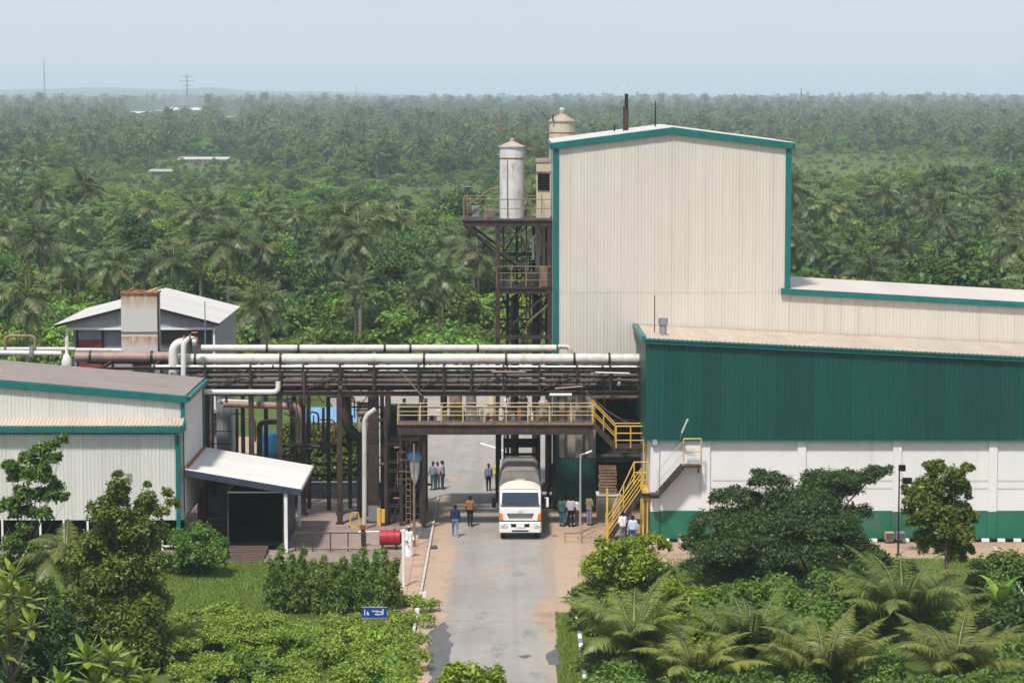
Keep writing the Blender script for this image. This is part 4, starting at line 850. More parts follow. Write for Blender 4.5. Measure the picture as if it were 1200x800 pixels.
# ================================================================ stairs right of the bridge
zL2 = zat(524.5, YB0); xl0, xl1 = xat(722, 520, YB0), xat(756, 520, YB0)
s1 = empty('upper_stair', (xl0, 140, 0), label='short stair with yellow rails from the walkway down to a landing', cat='stairs')
flight(s1, (xl0, YB0, zL2 - .05), (x1, YB0, zd - .05), (0, 1.3, 0), 6)
MB().box(xl0, YB0 - .05, zL2 - .06, xl1, YB1, zL2).build('landing', 'brown_steel', s1)
MB().ibeam((xl0, YB0, zL2 - .16), (xl1, YB0, zL2 - .16), .1, .2, .02).build('landing_beam', 'brown_steel', s1)
railing(s1, [(x1, YB0 - .03, zd), (xl0, YB0 - .03, zL2)], 1.15, 'yellow_paint', .04, step=3)
railing(s1, [(xl0, YB0 - .05, zL2), (xl1, YB0 - .05, zL2)], 1.2, 'yellow_paint', .04, step=.8, mids=(.35, .68))
railing(s1, [(x1, YB1, zd), (xl0, YB1, zL2), (xl1, YB1, zL2)], 1.15, 'yellow_paint', .035, step=1.2)
for px in (754, 758): x = xat(px, 540, YB0 - .1); MB().beam((x, YB0 - .12, 2.45), (x, YB0 - .12, zL2 + 1.25), .07).build('ladder_rail', 'yellow_paint', s1)
# main yellow stair from the ground
s2 = empty('yellow_stair', (6, 137.5, 0), label='steep yellow railed stair rising from the ground to the corner of the white wall', cat='stairs')
zl2 = zat(577, 136.0); fx0, fx1 = xat(712, 630, 137), xat(752, 577, 137)
flight(s2, (fx0, 136.3, .05), (fx1, 136.3, zl2 - .05), (0, 1.2, 0), 11)
MB().box(fx1, 136.2, zl2 - .06, xl - .05, 138.9, zl2).build('landing', 'yellow_paint', s2)
MB().ibeam((fx1, 136.2, zl2 - .2), (xl + .5, 136.2, zl2 - .2), .1, .24, .02).build('landing_beam', 'brown_steel', s2)
for yy in (136.27, 137.5): railing(s2, [(fx0, yy, .05), (fx1, yy, zl2)], 1.1, 'yellow_paint', .038, step=2.6, mids=(.28, .52, .76))
for yy in (138.4,): railing(s2, [(fx0 + .35, yy, .3), (fx1 - .35, yy, zl2 + .05), (xl - .1, yy, zl2 + .05)], 1.25, 'yellow_paint', .042, step=1.6, mids=(.55,))
MB().beam((fx0 - .06, 136.27, 0), (fx0 - .06, 136.27, zat(572, 136.27)), .11).build('newel_post', 'yellow_paint', s2)
MB().beam((fx0 - .06, 137.5, 0), (fx0 - .06, 137.5, 1.4), .10).build('newel_post', 'yellow_paint', s2)
for x in (fx1 + .05, xl - .15):
    for yy in (136.35, 138.7): MB().beam((x, yy, 0), (x, yy, zl2 - .1), .09).build('support_post', 'yellow_paint', s2)
for zz in (zl2 + .25, zl2 + .62): MB().tube([(fx1 - .1, 138.85, zz), (xl - .1, 138.85, zz)], .04, 6).build('guard_bar', 'yellow_paint', s2)
# stair on the white wall
s3 = empty('wall_stair', (xl + 1, 135.8, 0), label='brown stair with yellow railed top landing on the white wall', cat='stairs')
zh = zat(545, 135.5); bx_, hx_ = xat(771, 577, 135.5), xat(801, 545, 135.5); ex_ = xat(822, 545, 135.5)
MB().box(xl - .05, 135.5, zl2 - .12, bx_, 136.25, zl2 - .02).build('lower_landing', 'brown_steel', s3)
flight(s3, (bx_, 135.55, zl2 - .08), (hx_, 135.55, zh - .08), (0, .68, 0), 7)
MB().box(hx_ - .05, 135.5, zh - .12, ex_, 136.26, zh - .02).build('upper_landing', 'brown_steel', s3)
MB().beam((ex_ - .12, 135.85, zh - .12), (ex_ - .12, 136.25, zh - .5), .08).build('bracket', 'brown_steel', s3)
railing(s3, [(hx_, 135.52, zh), (ex_ - .02, 135.52, zh)], zat(514, 135.5) - zh, 'yellow_paint', .04, step=3, mids=(.52,))
railing(s3, [(bx_, 135.52, zl2), (hx_, 135.52, zh)], 1.3, 'yellow_pale', .022, step=1.6, mids=(.5,))
MB().box(xat(803, 530, 136.25), 136.22, zh - .02, xat(821, 530, 136.25), 136.27, zw - .1).build('doorway', 'white_paint', s3)

# ================================================================ dark process frame left of the road
df = empty('process_scaffold', (-6.5, 143, 0), label='dark steel frame full of ladders left of the road', cat='scaffold')
xa_, xb_ = xat(452, 560, 141.4), xat(496, 560, 141.4)
for x in (xa_, xat(470, 560, 141.4), xb_):
    for y in (141.4, 146.0): MB().ibeam((x, y, 0), (x, y, 6.6), .18, .18, .025, (0, 1, 0)).build('column', 'brown_steel', df)
for q in (520, 541, 551, 574, 592):
    z = zat(q, 141.4)
    for y in (141.4, 146.0): MB().ibeam((xa_, y, z), (xb_, y, z), .12, .16, .02).build('floor_beam', 'brown_steel', df)
    MB().box(xa_, 142.2, z + .05, xb_, 145.9, z + .08).build('floor_plate', 'dark_steel', df)
for (p0, q0, p1, q1) in ((458, 612, 478, 560), (462, 575, 470, 520), (478, 600, 494, 560)): MB().beam(W(p0, q0, 141.3), W(p1, q1, 141.3), .07).build('brace', 'brown_steel', df)
for px in (476, 481): MB().beam(W(px, 612, 141.2), W(px, 515, 141.2), .035).build('ladder_rail', 'rail_tan', df)
for k in range(14): z = .4 + k * .33; MB().tube([(xat(476, 560, 141.2), 141.2, z), (xat(481, 560, 141.2), 141.2, z)], .02, 5).build('rung', 'rail_tan', df)
for q in (548, 571): railing(df, [(xat(466, q, 141.3), 141.3, zat(q, 141.3)), (xb_, 141.3, zat(q, 141.3))], .9, 'rail_tan', .022, step=.5)
for k, (p0, q0, w, h) in enumerate(((464, 552, .7, .8), (478, 535, .8, .6), (486, 590, .7, .9), (466, 600, .6, .9), (484, 522, .6, .5))):
    c = W(p0, q0, 143.2); MB().lathe((c.x, 143.2, c.z - h), [(w * .45, 0), (w * .5, .1), (w * .5, h - .1), (w * .3, h)], 12).build('machine_casing', ['brown_steel', 'dark_steel', 'black_paint', 'grey_metal', 'pipe_brown'][k], df, smooth=True, angle=40)
MB().box(xa_ + .1, 145.2, .1, xb_ - .05, 145.9, 6.3).build('back_panel', 'dark_steel', df)
rs = random.Random(6)
for k in range(34):
    px, q = rs.uniform(453, 494), rs.uniform(515, 612); y = rs.uniform(141.6, 144.5); v = rs.random()
    if v < .4: MB().tube([W(px, q, y), W(px, q - rs.uniform(15, 60), y)], rs.uniform(.03, .09), 7).build('small_pipe', rs.choice(('brown_steel', 'rail_tan', 'dark_steel', 'pipe_brown')), df)
    elif v < .75: MB().tube([W(px, q, y), W(px + rs.uniform(6, 20) * rs.choice((-1, 1)), q, y)], rs.uniform(.03, .08), 7).build('small_pipe', rs.choice(('brown_steel', 'rail_tan', 'pipe_clean', 'pipe_brown')), df)
    else: c = W(px, q, y); MB().box(c.x - .15, y - .1, c.z - .2, c.x + .18, y + .2, c.z + .15).build('junction_box', rs.choice(('grey_metal', 'brown_steel', 'black_paint')), df, bevel=.02)
wb = empty('hanging_bundle', W(485, 540, 141.9), label='pale blue and white bundle hanging on the dark steel frame', cat='bundle')
c = W(486, 545, 141.0); MB().lathe((c.x, 141.0, c.z - 1.1), [(.05, 0), (.18, .35), (.26, .8), (.3, 1.3)], 12).build('sack', 'white_paint', wb, smooth=True); MB().lathe((c.x, 141.0, c.z + .22), [(.33, 0), (.42, .15), (.40, .42), (.2, .55)], 12).build('top_wrap', 'blue_tarp', wb, smooth=True)
MB().tube([(c.x - .4, 141.0, c.z + .72), (c.x + .4, 141.0, c.z + .72)], .03, 6).build('hanger', 'rail_tan', wb)
# ================================================================ things seen between the columns on the left
bt_ = empty('blue_tank', W(315, 540, 150), label='round topped blue tank seen between the brown columns', cat='tank')
c = W(315, 506, 150); MB().lathe((c.x, 150, 0), [(.5, 0), (.5, c.z - .15), (.42, c.z - .03), (.2, c.z + .03), (.02, c.z + .04)], 20).build('shell', 'blue_tank', bt_, smooth=True, angle=50)
MB().lathe((c.x, 150, c.z * .55), [(.51, 0), (.525, .03), (.525, .08), (.51, .1)], 20).build('band', 'dark_steel', bt_)
MB().tube([(c.x + .3, 149.5, 1.0), (c.x + .3, 149.5, 1.2)], .08, 8).build('tap', 'pipe_clean', bt_)
gs = empty('grey_cabin', W(262, 500, 147), label='grey metal cabinet tower beside the left building', cat='cabinet')
a, b = xat(254, 500, 147), xat(271, 500, 147)
MB().box(a, 147, 0, b, 148.2, zat(470, 147)).build('body', 'grey_metal', gs, bevel=.02)
MB().box(a + .05, 146.96, .3, (a + b) / 2 - .01, 147, zat(474, 147)).build('door', 'grey_metal', gs, bevel=.005); MB().box((a + b) / 2 + .01, 146.96, .3, b - .05, 147, zat(474, 147)).build('door', 'grey_metal', gs, bevel=.005)
ds = empty('dark_duct', W(242, 500, 145), label='dark upright duct against the left building', cat='duct')
MB().box(xat(235, 500, 145), 144.6, 0, xat(250, 500, 145), 145.4, zat(458, 145)).build('body', 'dark_steel', ds); MB().tube([W(247, 540, 144.4), W(247, 462, 144.4)], .07, 8).build('pipe', 'pipe_pink', ds)
for q in (505, 520, 535): MB().beam(W(232, q, 144.3), W(272, q, 144.3), .05).build('bar', 'dark_steel', ds)
# blue roofed shed and far white wall
sh = empty('blue_roof_shed', W(390, 490, 165), label='low white shed with a bright blue roof beyond the columns', cat='shed')
a, b = xat(352, 485, 165), xat(424, 485, 165); z0, z1_ = zat(497, 165), zat(476, 165)
MB().box(a + .3, 165.3, 0, b - .2, 169, z0 + .05).build('wall', 'white_wall', sh)
for i in range(8):
    p, q = a + (b - a) * i / 8, a + (b - a) * (i + 1) / 8 - .01; MB().sheet((p, 165, z0 + .1), (p, 169.5, z0 + .55), (q, 165, z0 + .1), (q, 169.5, z0 + .55), 3, .03, (0, 0, 1)).build('roof_sheet', 'blue_tarp', sh)
for px in (377, 392): MB().box(xat(px, 500, 165.2), 165.15, 0, xat(px + 5, 500, 165.2), 165.28, z0 - .1).build('door', 'blue_tank', sh)
fw_ = empty('far_white_wall', W(440, 490, 186), label='long whitish boundary wall at the far side of the yard', cat='wall')
for i in range(16):
    xx = -34 + i * 4.0; MB().box(xx, 205, 0, xx + 3.96, 205.25, 2.3 + .02 * (i % 3)).build('wall_bay', 'white_wall', fw_); MB().box(xx - .12, 204.9, 0, xx + .12, 205.35, 2.5).build('pier', 'concrete', fw_)
lw = empty('low_blue_wall', W(380, 585, 152), label='low dark blue wall at the foot of the clipped hedge', cat='wall')
for i in range(5): xx = xat(350, 580, 151) + i * 1.3; MB().box(xx, 151, 0, xx + 1.28, 151.15, .95).build('panel', 'navy_steel', lw, bevel=.01)
MB().box(xat(350, 580, 151), 150.95, .955, xat(350, 580, 151) + 6.5, 151.2, 1.02).build('coping', 'grey_metal', lw)

# ================================================================ white truck
def t_glass():
    t = NT('truck_glass'); return t.done((.02, .035, .055), .08, 0, .8)
t_glass()
plain('truck_white', (.80, .79, .77), .25, var=.03, scale=3, spec=.5, dirt=(.48, .40, .33), dirt_amt=.4); plain('truck_cream', (.72, .64, .50), .4, var=.08, dirt=(.45, .36, .26))
plain('tarp_grey', (.23, .21, .185), .8, var=.2, dirt=(.14, .12, .10)); plain('orange_lens', (.70, .17, .02), .25, var=.05); plain('lamp_lens', (.60, .58, .52), .15, var=.1); plain('rubber', (.015, .015, .015), .85, var=.3)
tp = G(609.7, 632.5); TX, TY = tp.x, tp.y
tk = empty('truck', (TX, TY, 0), label='white cab lorry with a cream roof fairing facing the camera on the road', cat='truck')
def trk(b, name, mat, parent=None, **kw):
    me_v = [(x + TX, y + TY, z) for x, y, z in b.v]; b.v = me_v; return b.build(name, mat, parent or tk, **kw)
hw = 1.12
def cab_ring(y, z0, z1, w, k):   # rounded rectangle section at depth y
    return [(-w, y, z0), (w, y, z0), (w, y, z1 - k), (w - k, y, z1), (-w + k, y, z1), (-w, y, z1 - k)]
b = MB(); secs = [cab_ring(.06, .62, 1.86, hw - .05, .02), cab_ring(.0, .62, 1.86, hw - .09, .04)]
# cab body: side profile pushed across, front raked above the windscreen foot
prof = [(0.0, .60), (-.02, 1.15), (.0, 1.78), (.10, 1.88), (.30, 2.56), (.42, 2.68), (1.75, 2.72), (1.85, 2.60), (1.85, .60)]
b = MB().prism([(-hw, y, z) for y, z in prof], (2 * hw, 0, 0)); cab = trk(b, 'cab', 'truck_white', bevel=.07)
# windscreen, set proud on the raked front
def rake(z): t = (z - 1.88) / .68; return .10 + .20 * t
b = MB(); cols = 9
for r_ in range(5):
    z = 1.86 + .70 * r_ / 4
    for i in range(cols): u = i / (cols - 1) * 2 - 1; b.v.append((u * (hw - .035 - .05 * r_ / 4), rake(z) - .05 + .06 * abs(u) ** 4, z))
for r_ in range(4):
    for i in range(cols - 1): a = r_ * cols + i; b.f.append((a, a + 1, a + cols + 1, a + cols)); b.mi.append(0)
trk(b, 'windscreen', 'truck_glass', smooth=True)
for s_ in (-1, 1):
    trk(MB().prism([(s_ * (hw + .012), .38, 1.85), (s_ * (hw + .012), 1.45, 1.85), (s_ * (hw + .012), 1.45, 2.5), (s_ * (hw + .012), .58, 2.5)], (s_ * .012, 0, 0)), 'side_window', 'truck_glass')
    d = trk(MB().box(s_ * hw, .30, .75, s_ * (hw + .012), 1.55, 1.83), 'door', 'truck_white'); trk(MB().box(s_ * (hw + .012), 1.3, 1.55, s_ * (hw + .035), 1.45, 1.6), 'handle', 'black_paint', d)
    trk(MB().prism([(s_ * (hw - .20), -.06, 1.08), (s_ * (hw + .0), -.03, 1.08), (s_ * (hw + .02), .0, 1.52), (s_ * (hw - .16), -.05, 1.42)], (0, .06, 0)), 'indicator', 'orange_lens', bevel=.01)
    h_ = trk(MB().tube([(s_ * .82, -.06, .80), (s_ * .82, -.125, .80)], .13, 14), 'headlight', 'lamp_lens', smooth=True, angle=40)
    trk(MB().box(s_ * .98 - .1, -.125, .70, s_ * .98 + .1, -.06, .84), 'side_lamp', 'lamp_lens', h_, bevel=.02)
    m_ = trk(MB().tube([(s_ * hw, .35, 2.45), (s_ * (hw + .28), .15, 2.42), (s_ * (hw + .30), .12, 1.75), (s_ * hw, .3, 1.7)], .018, 6), 'mirror_arm', 'black_paint')
    trk(MB().box(s_ * (hw + .30) - .12, .04, 1.78, s_ * (hw + .30) + .12, .12, 2.32), 'mirror', 'black_paint' if s_ < 0 else 'truck_white', m_, bevel=.04)
    if s_ > 0: trk(MB().box(hw + .17, .03, 1.80, hw + .28, .038, 2.30), 'mirror_glass', 'black_paint', m_)
    trk(MB().box(s_ * .25 - .28, .02, 1.86, s_ * .25 + .28, .06, 1.90), 'wiper_cowl', 'grey_panel')
    trk(MB().beam((s_ * .55 - .2, .04, 1.90), (s_ * .25 - .1, .08, 2.02), .03, .02), 'wiper', 'black_paint')
trk(MB().prism([(-.62, -.045, 1.22), (.62, -.045, 1.22), (.72, -.04, 1.46), (-.72, -.04, 1.46)], (0, .05, 0)), 'grille', 'black_paint', bevel=.01)
for k in range(3): trk(MB().box(-.62, -.062, 1.25 + k * .07, .62, -.047, 1.285 + k * .07), 'slat', 'grey_panel')
em = MB(); em.box(-.09, -.075, 1.46, .09, -.05, 1.50); em.box(-.09, -.075, 1.56, .09, -.05, 1.60); em.box(-.10, -.075, 1.50, -.06, -.05, 1.56); em.box(.06, -.075, 1.50, .10, -.05, 1.56)
trk(em, 'emblem', 'galvanised')
trk(MB().box(-hw - .005, -.035, 1.02, hw + .005, .3, 1.07), 'panel_gap', 'black_paint'); trk(MB().box(-hw + .05, -.02, 1.86, hw - .05, .08, 1.90), 'cowl_gap', 'slab_dark')
bp = trk(MB().prism([(-hw - .02, 0, .42), (-hw + .05, -.1, .40), (hw - .05, -.1, .40), (hw + .02, 0, .42), (hw + .02, .5, .42), (-hw - .02, .5, .42)], (0, 0, .60)), 'bumper', 'truck_white', bevel=.05)
trk(MB().box(-.50, -.115, .74, .50, -.09, .90), 'bumper_slot', 'black_paint', bp); trk(MB().box(-.22, -.13, .71, .22, -.116, .92), 'number_plate', 'white_paint', bp)
trk(MB().box(-.45, -.11, .48, .45, -.09, .56), 'lower_slot', 'black_paint', bp)
def wheel(x, y, r=.48, w=.28):
    t_ = trk(MB().tube([(x - w / 2, y, r), (x - w / 2 + .03, y, r), (x + w / 2 - .03, y, r), (x + w / 2, y, r)], [r * .9, r, r, r * .9], 22), 'wheel', 'rubber', smooth=True, angle=40)
    trk(MB().tube([(x - w / 2 - .01, y, r), (x + w / 2 + .01, y, r)], r * .55, 16), 'rim', 'grey_metal', t_)
for x in (-.92, .92):
    wheel(x, .75)
    for y in (4.9, 6.1): wheel(x, y)
# fairing, cargo body with arched tarpaulin
b = MB(); n = 8; rows_ = [(.45, .02), (.8, .16), (1.3, .28), (1.72, .30)]
for y, h in rows_:
    for i in range(n + 1): u = i / n * 2 - 1; b.v.append((u * (hw - .03), y, 2.70 + h * (1 - abs(u) ** 3.2)))
for r_ in range(len(rows_) - 1):
    for i in range(n): a = r_ * (n + 1) + i; b.f.append((a, a + 1, a + n + 2, a + n + 1)); b.mi.append(0)
trk(b, 'fairing', 'truck_cream', smooth=True)
trk(MB().box(-hw - .02, 2.0, .95, hw + .02, 7.6, 1.15), 'chassis', 'dark_steel')
for k in range(6):
    for s_ in (-1, 1): trk(MB().box(s_ * (hw + .06), 2.0 + k * .93, 1.15, s_ * (hw + .02), 2.9 + k * .93, 2.35), 'side_panel', 'tarp_grey')
b = MB(); n = 12; ny = 8
for j in range(ny + 1):
    y = 1.98 + 5.6 * j / ny
    for i in range(n + 1):
        u = i / n * 2 - 1; sag = .05 * math.sin(j * math.pi) - .06 * (j % 2); b.v.append((u * (hw + .07), y, 2.30 + (1.2 + sag) * (1 - abs(u) ** 9)))
for j in range(ny):
    for i in range(n): a = j * (n + 1) + i; b.f.append((a, a + 1, a + n + 2, a + n + 1)); b.mi.append(0)
trk(b, 'tarpaulin', 'tarp_grey', smooth=True)
trk(MB().prism([(u * (hw + .06), 1.97, 2.30 + 1.18 * (1 - abs(u) ** 9)) for u in [i / 12 * 2 - 1 for i in range(13)]] + [(hw + .06, 1.97, 1.15), (-hw - .06, 1.97, 1.15)], (0, .03, 0)), 'headboard', 'tarp_grey')
trk(MB().box(-.28, 1.90, 2.62, .26, 1.965, 3.02), 'front_patch', 'truck_cream'); trk(MB().box(-.50, 1.9, 2.7, -.34, 1.965, 2.98), 'front_hatch', 'slab_dark')

# ================================================================ dark lorry with an open cage frame, behind the truck
y0 = 149.0; dl = empty('cage_lorry', (W(610, 560, y0).x, y0, 0), label='black lorry with an open cage frame half hidden behind the white truck', cat='truck')
a, b_ = xat(591, 540, y0), xat(629, 540, y0); zt1 = zat(514, y0)
for x in (a, b_):
    for y in (y0, y0 + 5): MB().beam((x, y, 1.2), (x, y, zt1), .12).build('cage_post', 'black_paint', dl)
    for z in (zt1, zat(531, y0), zat(542, y0)): MB().beam((x, y0, z), (x, y0 + 5, z), .08).build('side_rail', 'black_paint', dl)
MB().box(a - .05, y0 - .06, zat(524, y0), b_ + .05, y0 + .02, zt1 + .03).build('headboard', 'black_paint', dl)
MB().beam((a, y0 - .02, zat(532, y0)), (b_, y0 - .02, zat(532, y0)), .10, .16).build('cage_bar', 'black_paint', dl); MB().beam((a, y0 - .02, zat(541, y0)), (b_, y0 - .02, zat(541, y0)), .07).build('cage_bar', 'black_paint', dl)
MB().beam((b_ - .35, y0 - .02, zat(532, y0)), (b_, y0 - .02, zat(541, y0)), .06).build('cage_brace', 'black_paint', dl)
MB().box(a - .1, y0 + .1, 1.0, b_ + .1, y0 + 6, 1.3).build('flatbed', 'dark_steel', dl)
MB().box(a - .05, y0 - 1.7, .6, b_ + .05, y0 - .15, 2.3).build('cab', 'black_paint', dl, bevel=.08)
for x in (a + .1, b_ - .1):
    for y in (y0 - 1, y0 + 3.6, y0 + 4.7): MB().tube([(x - .14, y, .48), (x + .14, y, .48)], .48, 18).build('wheel', 'rubber', dl)
# second cage post pair standing left of it, and dark machinery on the right of the passage
gp = empty('gate_post', (W(585, 540, 147.5).x, 147.5, 0), label='thick black hanging post under the machine floor beside the lorry', cat='post')
MB().box(xat(582.5, 530, 147.4), 147.3, zat(538, 147.4), xat(587.5, 530, 147.4), 147.6, 4.5).build('post_shaft', 'black_paint', gp); MB().box(xat(581.5, 530, 147.4), 147.25, 4.3, xat(588.5, 530, 147.4), 147.65, 4.5).build('top_plate', 'black_paint', gp)
for k, (px, q, y, w, h) in enumerate(((640, 600, 147.5, 13, 1.5), (646, 585, 149, 12, 2.4))):
    c = W(px, q, y); pm = empty('pump_set', (c.x, y, 0), label=['dark pump set on the ground right of the white truck', 'taller dark machine behind the pump set by the green wall'][k], cat='machine')
    r = w / 2 / FPX * y
    MB().box(c.x - r, y - .4, 0, c.x + r, y + .4, .35).build('base', 'dark_steel', pm); MB().lathe((c.x, y, .35), [(r * .8, 0), (r * .9, .2), (r * .9, h - .6), (r * .5, h - .35)], 12).build('casing', 'brown_steel', pm, smooth=True, angle=40)
    MB().tube([(c.x, y - .3, .6), (c.x + .1, y - .5, 1.0), (c.x + .1, y - .5, h)], .08, 8).build('hose', 'black_paint', pm); MB().tube([(c.x - r, y - .35, .9), (c.x + r, y - .35, .9)], .12, 10).build('motor', 'galvanised', pm)
# ================================================================ street lamps
def lamp(base, h, arm, label, dark=False, mat='galvanised'):
    t = empty('street_lamp', base, label=label, cat='street lamp'); p = Vector(base); arm = Vector(arm)
    MB().tube([p, p + Vector((0, 0, h * .35)), p + Vector((0, 0, h))], [.085, .065, .045], 10).build('pole', mat, t, smooth=True, angle=50)
    MB().box(p.x - .15, p.y - .15, p.z, p.x + .15, p.y + .15, p.z + .06).build('base_plate', 'grey_metal', t)
    a = p + Vector((0, 0, h - .05)); MB().tube([a, a + arm * .55], .03, 6).build('arm', mat, t)
    hd_ = MB().beam(a + arm * .45, a + arm, .16, .09).build('lamp_head', 'white_paint' if not dark else 'black_paint', t, bevel=.02); MB().beam(a + arm * .55 - Vector((0, 0, .05)), a + arm * .97 - Vector((0, 0, .05)), .11, .02).build('lens', 'lamp_lens', hd_)
    return t
g = G(680, 624); lamp(g, zat(532, g.y), (.62, -.1, .25), 'pale street lamp on a pole right of the white truck')
g = W(797, 512, Y1 - .4); wl_ = empty('wall_lamp', g, label='white tube lamp on an angled arm at the edge of the green cladding', cat='lamp')
MB().tube([W(797, 514, Y1 - .27), W(799, 506, 135.7), W(801, 503, 135.5)], .03, 6).build('arm', 'galvanised', wl_); MB().beam(W(799, 507, 135.6), W(806, 491, 135.2), .10, .07).build('lamp_head', 'white_paint', wl_, bevel=.02)
g = G(1052.5, 650); dk = empty('floodlight_mast', g, label='slim dark mast with floodlights in front of the white wall', cat='mast')
zt2 = zat(546, g.y); MB().tube([g, (g.x, g.y, zt2 * .5), (g.x, g.y, zt2)], [.055, .045, .035], 8).build('pole', 'dark_steel', dk); MB().box(g.x - .14, g.y - .14, 0, g.x + .14, g.y + .14, .05).build('base_plate', 'dark_steel', dk)
for k, (px, q, w) in enumerate(((1057, 548, 8), (1063, 563, 11), (1060, 571, 8))):
    c = W(px, q, g.y - .15); f_ = MB().tube([(g.x, g.y, c.z), (c.x - .1, g.y - .1, c.z)], .025, 5).build('bracket', 'dark_steel', dk)
    MB().box(c.x - w / 45, g.y - .3, c.z - .16, c.x + w / 45, g.y - .05, c.z + .16).build('floodlight', 'black_paint', f_, bevel=.03)
# meter boxes by the wall
for k, px in enumerate((1043, 1056)):
    c = W(px, 633, 135.7); mb = empty('meter_box', (c.x, 135.7, 0), label=['grey-brown box on the kerb left of the slim dark mast', 'grey louvred box on the kerb right of the slim dark mast'][k], cat='box')
    MB().box(c.x - .27, 135.6, .2, c.x + .2, 135.95, .62).build('body', ['paving_pink', 'grey_metal'][k], mb, bevel=.01)
    for i in range(4): MB().box(c.x - .24, 135.575, .26 + i * .085, c.x + .17, 135.598, .31 + i * .085).build('slat', 'slab_dark', mb)
tag(MB().tube([W(1165, 640, 130), W(1185, 672, 122), W(1206, 706, 115)], .025, 5).build('guy_wire', 'white_paint'), 'white rope slanting down at the right edge beyond the tree', 'rope')

# ================================================================ gate area on the left of the road
g = G(473, 690); gp = empty('gate_post', g, label='tall white post at the corner of the hedge', cat='post')
MB().tube([g, (g.x, g.y, zat(622, g.y))], .085, 10).build('post_shaft', 'white_paint', gp, smooth=True, angle=40); MB().lathe((g.x, g.y, zat(622, g.y)), [(.1, 0), (.1, .04), (.02, .1)], 10).build('cap', 'white_paint', gp)
gy = G(425, 640).y; ba = empty('road_barrier', (xat(425, 640, gy), gy, 0), label='white barrier arm with a dark pivot post before the red drum', cat='barrier')
c = xat(425.5, 640, gy); MB().box(c - .1, gy - .1, 0, c + .1, gy + .1, .95).build('pivot_post', 'dark_steel', ba, bevel=.01)
MB().tube([(c - .25, gy, zat(623, gy)), (xat(472, 623, gy), gy, zat(622, gy))], .045, 8).build('arm', 'white_paint', ba); MB().box(c - .13, gy - .14, .9, c + .13, gy + .14, 1.15).build('counterweight', 'red_panel', ba, bevel=.02)
# red drum lying on a stand
dy = G(457, 643).y; rd = empty('red_drum', (xat(457, 640, dy), dy, 0), label='bright red drum lying on its side behind the barrier arm', cat='drum')
x0_, x1_ = xat(445, 632, dy), xat(469, 632, dy); zc_ = .62; b = MB()
b.tube([(x0_, dy, zc_), (x0_ + .02, dy, zc_), (x0_ + .35, dy, zc_), (x0_ + .37, dy, zc_), (x0_ + .41, dy, zc_), (x0_ + .43, dy, zc_), (x0_ + .73, dy, zc_), (x0_ + .75, dy, zc_), (x0_ + .79, dy, zc_), (x0_ + .81, dy, zc_), (x1_ - .02, dy, zc_), (x1_, dy, zc_)], [.38, .4, .4, .42, .42, .4, .4, .42, .42, .4, .4, .38], 24)
b.build('shell', 'red_plastic', rd, smooth=True, angle=35)
for x in (x0_ + .15, x1_ - .2): MB().box(x - .05, dy - .35, 0, x + .05, dy + .35, zc_ - .34).build('cradle_leg', 'dark_steel', rd)
MB().tube([(x1_ - .3, dy - .1, zc_ + .38), (x1_ - .3, dy - .1, zc_ + .5)], .06, 8).build('bung', 'red_plastic', rd)
MB().lathe((x1_ + .03, dy, zc_ - .3), [(.1, 0), (.12, .05), (.12, .5), (.05, .55)], 10).build('end_fitting', 'red_panel', rd)
# yellow guards at the column feet
for k, (px, q) in enumerate(((416, 618), (447, 616))):
    g = G(px, q); yg = empty('column_guard', g, label=['yellow hoop guard left of the white riser pipe', 'yellow block guard right of the thick brown column'][k], cat='guard')
    if k == 0:
        for dx in (-.32, .3): MB().beam((g.x + dx, g.y, 0), (g.x + dx * .6, g.y, .85), .07).build('guard_leg', 'yellow_paint', yg)
        MB().beam((g.x - .42, g.y, .06), (g.x + .4, g.y, .06), .07, .12).build('guard_base', 'yellow_paint', yg); MB().beam((g.x - .2, g.y, .85), (g.x + .2, g.y, .85), .07).build('guard_top', 'yellow_paint', yg)
    else:
        MB().box(g.x - .25, g.y - .15, 0, g.x - .03, g.y + .15, 1.0).build('guard_block', 'yellow_paint', yg, bevel=.02); MB().box(g.x + .0, g.y - .12, .2, g.x + .2, g.y + .12, .95).build('guard_plate', 'yellow_paint', yg, bevel=.02)
# low grey railing in front of the yard
g0, g1 = G(346, 646), G(428, 648); lr = empty('yard_railing', g0, label='low dark railing along the front of the brown yard', cat='railing')
railing(lr, [(g0.x, g0.y, 0), (g1.x, g0.y, 0)], 1.0, 'brown_steel', .035, step=.85, mids=(.12,))
g = G(406, 668); stl = empty('small_trestle', g, label='little pale trestle standing behind the hedge', cat='trestle')
for dx in (-.2, .2): MB().beam((g.x + dx * 1.3, g.y, 0), (g.x + dx * .8, g.y, 1.15), .06).build('trestle_leg', 'concrete', stl)
MB().beam((g.x - .3, g.y, 1.15), (g.x + .3, g.y, 1.15), .08).build('trestle_top', 'concrete', stl)
# tall thin pole by the frame and a small concrete foot
g = G(485.5, 643); pl = empty('utility_pole', g, label='slim grey wooden pole beside the person in white', cat='pole')
MB().tube([g, (g.x, g.y, zat(520, g.y))], [.075, .05], 8).build('shaft', 'rail_tan', pl); MB().tube([(g.x - .05, g.y, .05), (xat(510, 642, g.y), g.y, .05)], .04, 6).build('foot_bar', 'dark_steel', pl); MB().lathe((xat(509, 642, g.y), g.y, 0), [(.16, 0), (.18, .12), (.12, .2)], 10).build('foot_weight', 'slab_dark', pl)
